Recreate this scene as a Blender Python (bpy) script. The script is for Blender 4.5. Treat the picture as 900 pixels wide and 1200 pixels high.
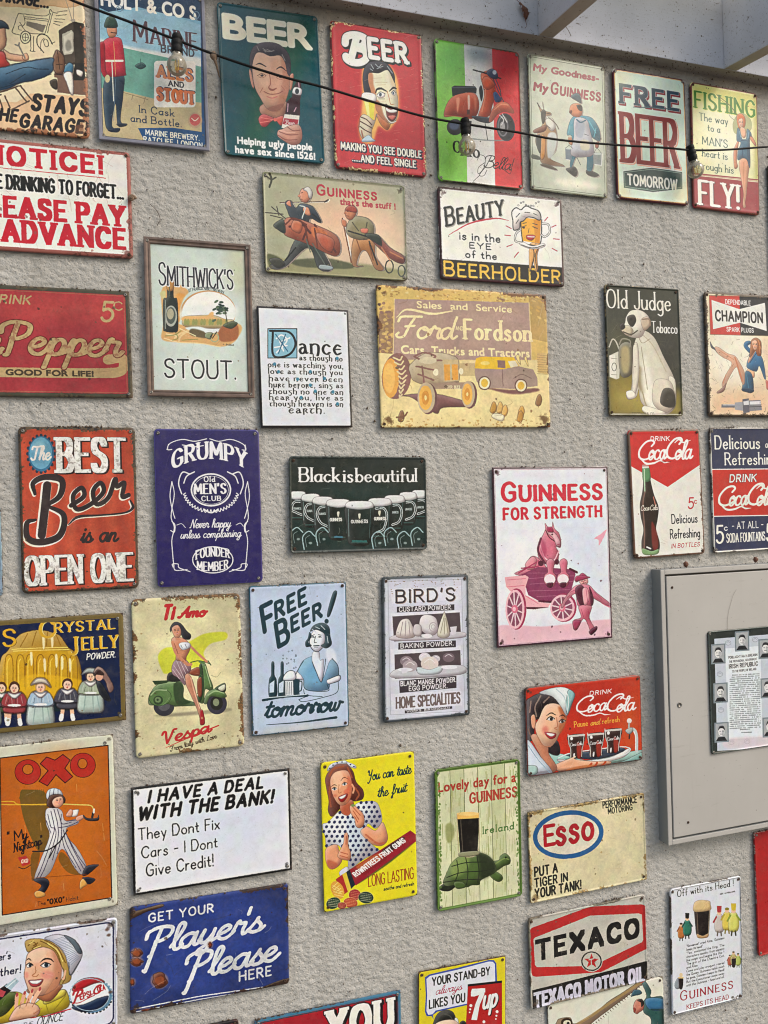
# A roughcast house wall hung with printed tin signs, seen from below at a slight angle.
import bpy, math, random, bmesh
import numpy as np
from mathutils import Vector, Matrix
PI = math.pi
random.seed(5)
scene = bpy.context.scene
for o in list(bpy.data.objects): bpy.data.objects.remove(o)
col = bpy.data.collections.new('scene'); scene.collection.children.link(col)

# ---------------------------------------------------------------- camera
cam = bpy.data.cameras.new('camera'); camo = bpy.data.objects.new('camera', cam); col.objects.link(camo)
cam.sensor_fit = 'VERTICAL'; cam.sensor_height = 36; cam.sensor_width = 27; cam.lens = 36*876.57/1200
cam.clip_start = .02; cam.clip_end = 3000
YAW, PITCH, ROLL = .29933, .0018, -.02882
fwd = Vector((math.sin(YAW)*math.cos(PITCH), math.cos(YAW)*math.cos(PITCH), math.sin(PITCH)))
rt = Vector((math.cos(YAW), -math.sin(YAW), 0)); up = rt.cross(fwd)
r2 = rt*math.cos(ROLL)+up*math.sin(ROLL); u2 = -rt*math.sin(ROLL)+up*math.cos(ROLL)
camo.matrix_world = Matrix(((r2.x, u2.x, -fwd.x, 0), (r2.y, u2.y, -fwd.y, -1.488), (r2.z, u2.z, -fwd.z, 0), (0, 0, 0, 1)))
scene.camera = camo

# ---------------------------------------------------------------- sky, sun, exposure
SUN_EL, SUN_AZ = math.radians(41), math.radians(-52)            # azimuth measured from the wall's normal, negative towards its right end
world = bpy.data.worlds.new('World'); scene.world = world; world.use_nodes = True
wn = world.node_tree; wn.nodes.clear()
sky = wn.nodes.new('ShaderNodeTexSky'); sky.sky_type = 'NISHITA'; sky.sun_disc = False
sky.sun_elevation = SUN_EL; sky.sun_rotation = math.pi+SUN_AZ; sky.air_density = 1.6; sky.dust_density = 4; sky.ozone_density = 1
bg = wn.nodes.new('ShaderNodeBackground'); bg.inputs[1].default_value = .15
wo = wn.nodes.new('ShaderNodeOutputWorld'); wn.links.new(sky.outputs[0], bg.inputs[0]); wn.links.new(bg.outputs[0], wo.inputs[0])
sl = bpy.data.lights.new('sun', 'SUN'); sl.energy = 1.4; sl.angle = math.radians(16); sl.color = (1, .97, .93)
so = bpy.data.objects.new('sun', sl); col.objects.link(so)
sd = Vector((-math.sin(SUN_AZ)*math.cos(SUN_EL), -math.cos(SUN_AZ)*math.cos(SUN_EL), math.sin(SUN_EL)))   # towards the sun
so.rotation_euler = sd.to_track_quat('Z', 'Y').to_euler(); so.location = (-2, -4, 5)
scene.view_settings.view_transform = 'Standard'; scene.view_settings.look = 'None'; scene.view_settings.exposure = 0.16; scene.view_settings.gamma = 1
scene.cycles.use_denoising = True; scene.cycles.pixel_filter_type = 'BLACKMAN_HARRIS'; scene.cycles.filter_width = 1.15; scene.cycles.max_bounces = 8; scene.cycles.transparent_max_bounces = 12

# ---------------------------------------------------------------- helpers
def tag(o, label=None, cat=None, group=None, kind=None):
    if label: o['label'] = label
    if cat: o['category'] = cat
    if group: o['group'] = group
    if kind: o['kind'] = kind
    return o
def obj(name, me, mat=None, parent=None, loc=None, rot=None):
    o = bpy.data.objects.new(name, me); col.objects.link(o)
    if mat is not None and me is not None and not me.materials: me.materials.append(mat)
    if parent: o.parent = parent
    if loc: o.location = loc
    if rot: o.rotation_euler = rot
    return o
def empty(name, loc, rot=(0, 0, 0)):
    o = bpy.data.objects.new(name, None); o.empty_display_size = .05; col.objects.link(o); o.location = loc; o.rotation_euler = rot; return o
def mesh(name, V, F, smooth=False):
    me = bpy.data.meshes.new(name); me.from_pydata([tuple(v) for v in V], [], F); me.update()
    if smooth: me.polygons.foreach_set('use_smooth', [True]*len(me.polygons))
    return me
def bmmesh(name, bm, smooth=False):
    bmesh.ops.recalc_face_normals(bm, faces=bm.faces)
    me = bpy.data.meshes.new(name); bm.to_mesh(me); bm.free()
    if smooth: me.polygons.foreach_set('use_smooth', [True]*len(me.polygons))
    return me
def box_bm(x0, x1, y0, y1, z0, z1, bev=.0, bm=None, seg=2):
    b = bmesh.new(); bmesh.ops.create_cube(b, size=1)
    for v in b.verts: v.co = Vector(((x0+x1)/2+v.co.x*(x1-x0), (y0+y1)/2+v.co.y*(y1-y0), (z0+z1)/2+v.co.z*(z1-z0)))
    if bev: bmesh.ops.bevel(b, geom=list(b.edges), offset=bev, segments=seg, affect='EDGES', profile=.5)
    if bm is None: return b
    me = bpy.data.meshes.new('t'); b.to_mesh(me); b.free(); bm.from_mesh(me); bpy.data.meshes.remove(me); return bm
def tube(pts, r, n=8, cap=True, rs=None):
    V, F = [], []; P = [Vector(p) for p in pts]
    for i, p in enumerate(P):
        t = (P[min(i+1, len(P)-1)]-P[max(i-1, 0)]).normalized(); a = t.cross(Vector((0, 1, 0)) if abs(t.y) < .9 else Vector((1, 0, 0))).normalized(); b = t.cross(a)
        q = r*(rs[i] if rs else 1)
        for k in range(n): V.append(p+a*q*math.cos(k*2*PI/n)+b*q*math.sin(k*2*PI/n))
        if i:
            for k in range(n): F.append(((i-1)*n+k, (i-1)*n+(k+1) % n, i*n+(k+1) % n, i*n+k))
    if cap: F += [tuple(range(n-1, -1, -1)), tuple(range((len(P)-1)*n, len(P)*n))]
    return V, F
def lathe(prof, n=16):                                          # (radius, z) profile about z
    V, F = [], []
    for r_, z in prof: V += [(r_*math.cos(k*2*PI/n), r_*math.sin(k*2*PI/n), z) for k in range(n)]
    for i in range(len(prof)-1):
        for k in range(n): F.append((i*n+k, i*n+(k+1) % n, (i+1)*n+(k+1) % n, (i+1)*n+k))
    return V, F
def lump(r, seed, squash=(1, 1, 1), sub=1, amp=.35):
    b = bmesh.new(); bmesh.ops.create_icosphere(b, subdivisions=sub, radius=r); q = random.Random(seed)
    for v in b.verts: v.co = Vector([c*s*(1+amp*(q.random()-.5)*2) for c, s in zip(v.co, squash)])
    return b

class NT:                                                       # small node-tree builder
    def __init__(s, name):
        s.m = bpy.data.materials.new(name); s.m.use_nodes = True; s.t = s.m.node_tree; s.t.nodes.clear()
        s.out = s.n('OutputMaterial'); s.p = s.n('BsdfPrincipled'); s.l(s.p.outputs[0], s.out.inputs[0]); s.tc = s.n('TexCoord')
    def n(s, t, **k):
        q = s.t.nodes.new('ShaderNode'+t)
        for a, b in k.items(): setattr(q, a, b)
        return q
    def l(s, a, b): s.t.links.new(a, b)
    def noise(s, sc, det=4, rough=.6, vec=None, dist=0, w=0):
        q = s.n('TexNoise'); q.inputs['Scale'].default_value = sc; q.inputs['Detail'].default_value = det; q.inputs['Roughness'].default_value = rough; q.inputs['Distortion'].default_value = dist
        s.l(vec or s.tc.outputs['Object'], q.inputs['Vector']); return q.outputs['Fac']
    def voro(s, sc, vec=None, feat='F1'):
        q = s.n('TexVoronoi', feature=feat); q.inputs['Scale'].default_value = sc; s.l(vec or s.tc.outputs['Object'], q.inputs['Vector']); return q.outputs['Distance']
    def map(s, sc=(1, 1, 1), rot=(0, 0, 0), src=None):
        q = s.n('Mapping'); q.inputs['Scale'].default_value = sc; q.inputs['Rotation'].default_value = rot; s.l(src or s.tc.outputs['Object'], q.inputs['Vector']); return q.outputs[0]
    def ramp(s, f, a, b, c0=0., c1=1.):
        q = s.n('MapRange'); q.inputs['From Min'].default_value = a; q.inputs['From Max'].default_value = b; q.inputs['To Min'].default_value = c0; q.inputs['To Max'].default_value = c1; q.clamp = True; s.l(f, q.inputs[0]); return q.outputs[0]
    def mix(s, f, a, b, mode='MIX'):
        q = s.n('Mix', data_type='RGBA', blend_type=mode)
        for v, i in ((f, 0), (a, 6), (b, 7)):
            if hasattr(v, 'is_linked') or hasattr(v, 'links'): s.l(v, q.inputs[i])
            else: q.inputs[i].default_value = v if i == 0 else (*v, 1)
        return q.outputs[2]
    def math(s, op, a, b=0.):
        q = s.n('Math', operation=op)
        for v, i in ((a, 0), (b, 1)):
            if hasattr(v, 'links'): s.l(v, q.inputs[i])
            else: q.inputs[i].default_value = v
        return q.outputs[0]
    def bump(s, h, st, dist=.001, base=None):
        q = s.n('Bump'); q.inputs['Strength'].default_value = st; q.inputs['Distance'].default_value = dist; s.l(h, q.inputs['Height'])
        if base: s.l(base, q.inputs['Normal'])
        return q.outputs[0]
    def set(s, **k):
        for a, v in k.items():
            i = s.p.inputs[a.replace('_', ' ')]
            if hasattr(v, 'links'): s.l(v, i)
            else: i.default_value = (*v, 1) if isinstance(v, tuple) and len(v) == 3 else v
        return s.m

# ---------------------------------------------------------------- materials of the setting
t = NT('roughcast')
g = t.noise(900, 3); sp = t.noise(260, 3, .7); blot = t.noise(3.2, 5, .65); mid = t.noise(22, 4, .6)
c = t.mix(t.ramp(blot, .3, .7), (.465, .449, .424), (.54, .527, .503))
c = t.mix(t.ramp(mid, .35, .7, 0, .45), c, (.40, .39, .37))
c = t.mix(t.ramp(g, .35, .75, 0, .35), c, (.63, .62, .60))
c = t.mix(t.ramp(sp, .63, .67, 0, .75), c, (.10, .088, .075))
c = t.mix(t.ramp(t.noise(95, 3, .75), .665, .70, 0, .8), c, (.11, .095, .08)); c = t.mix(t.ramp(t.noise(1.1, 4, .55), .35, .68, 0, .5), c, (.46, .435, .39))
st_ = t.noise(1, 4, .6, vec=t.map((14, 14, 1.2))); c = t.mix(t.ramp(st_, .5, .75, 0, .45), c, (.32, .30, .265))
spx = t.n('SeparateXYZ'); t.l(t.tc.outputs['Object'], spx.inputs[0])
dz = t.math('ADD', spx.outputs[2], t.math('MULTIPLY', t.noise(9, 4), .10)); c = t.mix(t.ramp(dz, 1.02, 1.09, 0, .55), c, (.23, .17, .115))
pits = t.ramp(t.voro(150, vec=t.map((1, 1, 1))), 0, .35)
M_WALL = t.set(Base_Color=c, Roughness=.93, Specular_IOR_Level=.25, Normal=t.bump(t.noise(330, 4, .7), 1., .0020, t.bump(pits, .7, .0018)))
t = NT('painted_timber')
c = t.mix(t.ramp(t.noise(7, 5), .35, .7), (.56, .58, .66), (.47, .49, .56)); c = t.mix(t.ramp(t.noise(1, 4, .75, vec=t.map((40, 60, 90), (0, .6, 0))), .62, .68, 0, .85), c, (.09, .07, .055)); c = t.mix(t.ramp(t.noise(240, 3, .7), .62, .66, 0, .8), c, (.14, .12, .10))
c = t.mix(t.ramp(t.noise(3, 3, .6, vec=t.map((1, 1, 7))), .6, .8, 0, .35), c, (.36, .33, .30))
M_TIMBER = t.set(Base_Color=c, Roughness=.62, Normal=t.bump(t.noise(1, 4, .6, vec=t.map((30, 300, 300))), .25, .001))
t = NT('bare_timber')
c = t.mix(t.ramp(t.noise(9, 5), .3, .7), (.30, .265, .225), (.38, .34, .295)); c = t.mix(t.ramp(t.noise(90, 4, .7), .62, .68, 0, .8), c, (.08, .055, .04))
M_BARE = t.set(Base_Color=c, Roughness=.8, Normal=t.bump(t.noise(120, 4), .3, .001))
t = NT('translucent_sheet')
c = t.mix(t.ramp(t.noise(5, 5), .3, .7), (.90, .89, .78), (.82, .82, .72)); c = t.mix(t.ramp(t.noise(70, 4, .7), .63, .68, 0, .8), c, (.10, .09, .06))
tl = t.n('BsdfTranslucent'); t.l(c, tl.inputs[0]); mx = t.n('MixShader'); mx.inputs[0].default_value = .35; t.set(Base_Color=c, Roughness=.5); t.l(tl.outputs[0], mx.inputs[1]); t.l(t.p.outputs[0], mx.inputs[2]); t.l(mx.outputs[0], t.out.inputs[0]); M_DECK = t.m
t = NT('patio_concrete'); c = t.mix(t.ramp(t.noise(2.5, 6), .3, .7), (.13, .125, .12), (.18, .175, .165)); M_GROUND = t.set(Base_Color=c, Roughness=.9, Normal=t.bump(t.noise(60, 5), .3, .004))

# ---------------------------------------------------------------- ground
gp = mesh('ground', [(-1500, -1500, -1.72), (1500, -1500, -1.72), (1500, 1500, -1.72), (-1500, 1500, -1.72)], [(0, 1, 2, 3)])
tag(obj('ground', gp, M_GROUND), kind='structure')

# ---------------------------------------------------------------- roughcast wall: a real relief sheet in front of the masonry
def np_noise(nx, nz, sx, sz, rng):                              # value noise on a grid, cell sizes in samples
    gx, gz = int(nx/sx)+3, int(nz/sz)+3; G = rng.random((gz, gx)); x = np.arange(nx)/sx; z = np.arange(nz)/sz
    xi, zi = x.astype(int), z.astype(int); fx, fz = x-xi, z-zi; fx = fx*fx*(3-2*fx); fz = (fz*fz*(3-2*fz))[:, None]
    return (G[zi][:, xi]*(1-fx)+G[zi][:, xi+1]*fx)*(1-fz)+(G[zi+1][:, xi]*(1-fx)+G[zi+1][:, xi+1]*fx)*fz
STEP = .0027
xs = np.concatenate([np.linspace(-4, -.56, 24), np.arange(-.55, 1.86, STEP), np.linspace(1.88, 6, 24)])
zs = np.concatenate([np.linspace(-1.75, -1.47, 8), np.arange(-1.46, 1.06, STEP), np.linspace(1.07, 1.40, 8)])
rng = np.random.default_rng(3); nx, nz = len(xs), len(zs)
def sheared(a, b):                                              # trowel-thrown ridges lean down to the right
    n = np_noise(nx+nz, nz, a, b, rng); idx = (np.arange(nx)[None, :]+(np.arange(nz)[:, None]*.8).astype(int)) % (nx+nz); return n[np.arange(nz)[:, None], idx]
h = 1.0*(1-np.abs(2*sheared(3.9, 1.8)-1))**1.5+.75*np_noise(nx, nz, 1.2, 1.1, rng)+.6*np_noise(nx, nz, 2.6, 2.0, rng)+.2*np_noise(nx, nz, 9, 7, rng)
h = np.clip((h-.55)/1.5, 0, 1)*.0029
X, Z = np.meshgrid(xs, zs); Y = -h; V = np.stack([X, Y, Z], -1).reshape(-1, 3)
i0 = (np.arange(nz-1)[:, None]*nx+np.arange(nx-1)[None, :]).ravel(); F = np.stack([i0, i0+1, i0+nx+1, i0+nx], 1)
me = bpy.data.meshes.new('render_coat'); me.vertices.add(len(V)); me.vertices.foreach_set('co', V.ravel()); me.loops.add(F.size); me.loops.foreach_set('vertex_index', F.ravel())
me.polygons.add(len(F)); me.polygons.foreach_set('loop_start', np.arange(0, F.size, 4)); me.polygons.foreach_set('loop_total', np.full(len(F), 4)); me.polygons.foreach_set('use_smooth', np.ones(len(F), bool)); me.update()
wall = empty('house_wall', (0, 0, -1.72)); tag(wall, 'rough grey-beige rendered house wall behind all the tin signs', 'wall')
o = obj('render_coat', me, M_WALL, wall, (0, 0, 1.72))
obj('masonry', bmmesh('masonry', box_bm(-4, 6, .002, .25, 0, 3.10)), M_WALL, wall)

# ---------------------------------------------------------------- eaves: wall plate, rafters, boards
eave = empty('roof_eave', (.6, 0, 1.036)); tag(eave, 'white painted timber roof eave with rafters along the top of the wall', 'eave')
def two_tone(bm, name, under):                                  # bare weathered underside, painted faces
    me = bmmesh(name, bm); me.materials.append(M_TIMBER); me.materials.append(M_BARE)
    for p in me.polygons: p.material_index = 1 if p.normal.z < -.7 else 0
    return me
obj('wall_plate', two_tone(box_bm(-4.6, 5.4, -.033, .0, 0, .172, .0015), 'wall_plate', 1), None, eave)
SL = math.tan(math.radians(10)); n_ = 0
for cx in (-1.47, -1.01, -.55, -.09, .37, .852, 1.347, 1.83, 2.31):
    b = bmesh.new(); w = .0185; y0, y1 = -.0335, -.235
    P = [(x, y, z) for x in (cx-w, cx+w) for (y, z) in ((y0, .0), (y1, (y1-y0)*SL), (y1, .165+(y1-y0)*SL), (y0, .165))]
    vs = [b.verts.new(p) for p in P]
    for f in ((0, 1, 2, 3), (7, 6, 5, 4), (0, 4, 5, 1), (1, 5, 6, 2), (2, 6, 7, 3), (3, 7, 4, 0)): b.faces.new([vs[i] for i in f])
    bmesh.ops.bevel(b, geom=list(b.edges), offset=.0012, segments=1, affect='EDGES')
    me = two_tone(b, 'rafter', 1)
    for v in me.vertices: v.co.x -= .6
    me.update(); obj('rafter', me, None, eave)
V, F = [], []                                                   # corrugated translucent sheet over the rafters
for i in range(601):
    x = -4.6+i/60
    for y in (.02, -.15): V.append((x, y, .1725+.006*(1+math.sin(x*2*PI/.076))+(y+.0335)*SL))
    if i: a = 2*i; F.append((a-2, a-1, a+1, a))
obj('roof_sheet', mesh('roof_sheet', V, F, True), M_DECK, eave)
# ---------------------------------------------------------------- flat print: vector painter that rasterises into generated textures
def hx(c):
    if isinstance(c, str):
        return np.array([int(c[i:i+2], 16)/255 for i in (0, 2, 4)])
    return np.array(c, float)
def catmull(p, closed=False, n=6):
    p = np.asarray(p, float)
    if len(p) < 3 and not closed: return p
    if closed: q = np.vstack([p[-1:], p, p[:2]])
    else: q = np.vstack([2*p[:1]-p[1:2], p, 2*p[-1:]-p[-2:-1]])
    t = np.linspace(0, 1, n, endpoint=False)[:, None]
    out = []
    for i in range(len(q)-3):
        a, b, c, d = q[i:i+4]
        out.append(.5*((2*b)+(-a+c)*t+(2*a-5*b+4*c-d)*t*t+(-a+3*b-3*c+d)*t**3))
    out = np.vstack(out)
    return out if closed else np.vstack([out, p[-1:]])
def vnoise(w, h, s, rng):          # smooth value noise, feature size s pixels
    gw, gh = int(w/s)+3, int(h/s)+3
    g = rng.random((gh, gw)); y = np.arange(h)/s; x = np.arange(w)/s
    yi = y.astype(int); xi = x.astype(int); fy = y-yi; fx = x-xi
    fy = (fy*fy*(3-2*fy))[:, None]; fx = (fx*fx*(3-2*fx))[None]
    a = g[yi][:, xi]; b = g[yi][:, xi+1]; c = g[yi+1][:, xi]; d = g[yi+1][:, xi+1]
    return (a*(1-fx)+b*fx)*(1-fy)+(c*(1-fx)+d*fx)*fy
def fbm(w, h, s, rng, o=4):
    t = 0; a = 1; n = 0
    for i in range(o):
        t = t+a*vnoise(w, h, max(s, 1.01), rng); n += a; a *= .55; s /= 2.1
    return t/n
def sst(a, b, x):
    t = np.clip((x-a)/(b-a), 0, 1); return t*t*(3-2*t)
C16 = np.array([(math.cos(i*PI/7), math.sin(i*PI/7)) for i in range(14)])
RECT = np.array([(1, 1), (-1, 1), (-1, -1), (1, -1)], float)
def stroke_polys(P, rx, ry=None, taper=None, rect=False):
    ry = rx if ry is None else ry
    P = np.asarray(P, float); R = np.array([rx, ry]); out = []
    n = len(P); tt = np.ones(n) if taper is None else np.interp(np.linspace(0, 1, n), np.linspace(0, 1, len(taper)), taper)
    base = RECT if rect else C16
    for i in range(n):
        out.append(P[i]+base*R*tt[i])
    for i in range(n-1):
        a, b = P[i], P[i+1]; d = (b-a)
        if abs(d).max() < 1e-9: continue
        if rect:
            nn = np.array([-d[1], d[0]]); c = np.where(nn >= 0, 1., -1.)*R
            ca, cb = c*tt[i], c*tt[i+1]
        else:
            u = d/R; u /= np.hypot(*u); c = np.array([-u[1], u[0]])*R
            ca, cb = c*tt[i], c*tt[i+1]
        out.append(np.array([a+ca, b+cb, b-cb, a-ca]))
    return out
_G = {}
def glyph_sans(ch):
    if ch not in _G:
        cu = bpy.data.curves.new('g', 'FONT'); cu.body = ch; cu.size = 1; cu.resolution_u = 8
        ob = bpy.data.objects.new('g', cu); bpy.context.scene.collection.objects.link(ob)
        bpy.context.view_layer.update()
        me = ob.to_mesh(); me.calc_loop_triangles()
        v = np.array([q.co[:2] for q in me.vertices]); tr = [v[list(t.vertices)] for t in me.loop_triangles]
        bpy.data.objects.remove(ob); bpy.data.curves.remove(cu)
        _G[ch] = (tr, (v[:, 0].min(), v[:, 0].max()) if len(tr) else (0, .22))
    return _G[ch]
SK = {}
def _sk(d, s):
    for ln in s.strip().split('\n'):
        ch, r = ln[0], ln[2:]; w, st = r.split('|'); L = []
        for q in st.split(';'):
            q = q.strip()
            if not q: continue
            smo = q[0] == '~'; pts = [tuple(float(z)/100 for z in p.split(',')) for p in q.lstrip('~').split()]
            L.append((smo, pts))
        d[ch] = (float(w)/100, L)
_sk(SK, '''
A 72|0,0 36,100 72,0;13,33 59,33
B 60|0,0 0,100;~0,100 22,100 44,97 54,78 44,56 22,53 0,53;~22,53 46,50 60,28 48,4 22,0 0,0
C 66|~66,80 52,97 34,101 10,86 0,50 10,14 34,-1 52,3 66,20
D 64|0,0 0,100;~0,100 22,100 46,94 64,50 46,6 22,0 0,0
E 50|50,100 0,100 0,0 50,0;0,52 40,52
F 48|48,100 0,100 0,0;0,50 38,50
G 68|~66,80 52,97 34,101 10,86 0,50 10,14 34,-1 54,4 66,16;66,14 66,46 42,46
H 64|0,0 0,100;64,0 64,100;0,52 64,52
I 4|2,0 2,100
J 42|~42,100 42,60 42,20 34,2 18,-1 4,6 0,18
K 60|0,0 0,100;60,100 0,42;20,60 62,0
L 48|0,100 0,0 48,0
M 80|0,0 4,100 40,24 76,100 80,0
N 66|0,0 0,100 66,0 66,100
O 72|~36,101 12,90 0,50 12,10 36,-1 60,10 72,50 60,90 36,101
P 56|0,0 0,100;~0,100 22,100 44,96 56,74 44,50 22,46 0,46
Q 72|~36,101 12,90 0,50 12,10 36,-1 60,10 72,50 60,90 36,101;44,24 72,-8
R 60|0,0 0,100;~0,100 22,100 44,96 55,75 44,53 22,50 0,50;26,50 60,0
S 56|~54,82 44,97 28,101 8,94 3,76 12,60 30,52 48,42 56,24 46,6 28,-1 10,4 0,20
T 64|0,100 64,100;32,100 32,0
U 64|~0,100 0,60 0,28 12,4 32,-1 52,4 64,28 64,60 64,100
V 70|0,100 35,0 70,100
W 96|0,100 24,0 48,90 72,0 96,100
X 66|0,0 66,100;0,100 66,0
Y 66|0,100 33,46 66,100;33,46 33,0
Z 58|2,100 58,100 0,0 58,0
0 56|~28,101 8,88 0,50 8,12 28,-1 48,12 56,50 48,88 28,101
1 24|0,80 20,100 20,0
2 52|~2,78 12,96 28,101 46,92 50,74 40,50 18,24 0,0;0,0 52,0
3 52|~2,84 14,98 30,101 46,90 46,66 32,54 22,53;~22,53 40,50 52,30 44,8 26,-1 10,3 0,16
4 56|42,0 42,100 0,28 56,28
5 52|48,100 10,100 6,56;~6,56 24,64 44,56 52,32 42,8 24,-1 8,4 0,16
6 54|~44,96 26,86 8,60 0,30 10,6 28,-1 46,8 54,30 44,52 26,58 8,46
7 50|0,100 50,100 16,0
8 54|~27,101 8,92 6,72 27,54 50,34 48,8 27,-1 6,8 4,34 27,54 48,72 46,92 27,101
9 54|~10,4 28,14 46,40 54,70 44,94 26,101 8,92 0,70 10,48 28,42 46,54
! 4|2,100 2,32;2,4 2,0
. 4|2,3 2,0
, 6|4,4 0,-14
' 6|4,102 0,78
" 20|4,102 0,80;18,102 14,80
- 34|0,42 34,42
& 74|~72,0 48,28 20,66 18,88 34,101 48,88 42,68 16,48 0,26 8,4 28,-2 50,10 66,40
a 46|~44,48 24,52 6,42 0,24 8,4 24,-1 38,8 44,24;44,52 44,0
b 46|0,0 0,100;~0,24 8,44 24,52 40,42 46,25 38,6 22,-1 6,8 0,24
c 42|~42,42 26,52 8,44 0,25 8,6 26,-1 42,9
d 46|46,0 46,100;~46,24 38,44 24,52 6,42 0,25 8,6 24,-1 38,8 46,24
e 44|~2,27 22,28 43,30 38,46 24,52 6,43 0,24 9,4 26,-1 42,9
f 32|~34,94 24,101 14,92 12,78 12,40 12,0;0,50 30,50
g 46|~46,24 38,44 24,52 6,42 0,25 8,6 24,-1 38,8 46,24;~46,52 46,10 44,-20 26,-32 4,-24
h 44|0,0 0,100;~0,32 12,48 28,52 42,42 44,24 44,0
i 4|2,0 2,52;2,74 2,78
j 16|~14,52 14,10 12,-20 0,-30;14,74 14,78
k 42|0,0 0,100;40,52 0,20;14,32 42,0
l 4|2,0 2,100
m 72|0,0 0,52;~0,34 10,48 22,52 34,44 36,28 36,0;~36,34 46,48 58,52 70,44 72,28 72,0
n 44|0,0 0,52;~0,32 12,48 28,52 42,42 44,24 44,0
o 48|~24,52 7,44 0,25 7,6 24,-1 41,6 48,25 41,44 24,52
p 46|0,-32 0,52;~0,24 8,44 24,52 40,42 46,25 38,6 22,-1 6,8 0,24
q 46|46,-32 46,52;~46,24 38,44 24,52 6,42 0,25 8,6 24,-1 38,8 46,24
r 30|0,0 0,52;~0,28 8,44 18,51 30,50
s 38|~36,42 26,51 12,50 4,40 12,30 28,24 37,12 26,0 12,-1 0,8
t 30|~12,82 12,50 12,16 18,2 30,2;0,52 28,52
u 44|~0,52 0,26 4,6 18,-1 34,6 44,24;44,52 44,0
v 44|0,52 22,0 44,52
w 64|0,52 16,0 32,46 48,0 64,52
x 42|0,0 42,52;0,52 42,0
y 44|0,52 24,0;44,52 16,-32
z 38|2,52 38,52 0,0 38,0
? 46|~0,80 10,98 26,101 44,88 42,68 24,50 22,30;22,4 22,0
~ 50|~0,40 12,48 25,42 38,36 50,44
''')
UN = dict(SK)
_sk(UN, '''
a 46|~4,46 18,52 32,44 36,20 40,3 48,4;~36,30 16,31 2,16 10,0 26,3 36,18
e 44|~42,44 22,52 2,26 18,-1 42,7;2,28 38,28
g 46|0,52 48,52;~20,52 10,32 34,22 42,0 26,-26 2,-18
t 38|0,52 40,52;~20,52 6,26 14,0 36,5
d 48|~4,94 28,74 46,42 42,8 22,-1 2,14 4,38 22,50 42,44
n 46|0,0 0,52;~0,44 22,54 44,44 44,10 38,-10
h 46|0,0 0,100;~0,44 22,54 44,44 44,10 38,-10
r 36|0,-16 0,52;~0,40 16,54 32,44 18,26;18,26 38,2
f 34|4,-20 4,52;~4,44 14,56 30,52;4,26 26,26
u 46|~0,52 4,10 20,-1 42,14;42,52 42,2 50,2
''')
SC = dict(SK)
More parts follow.
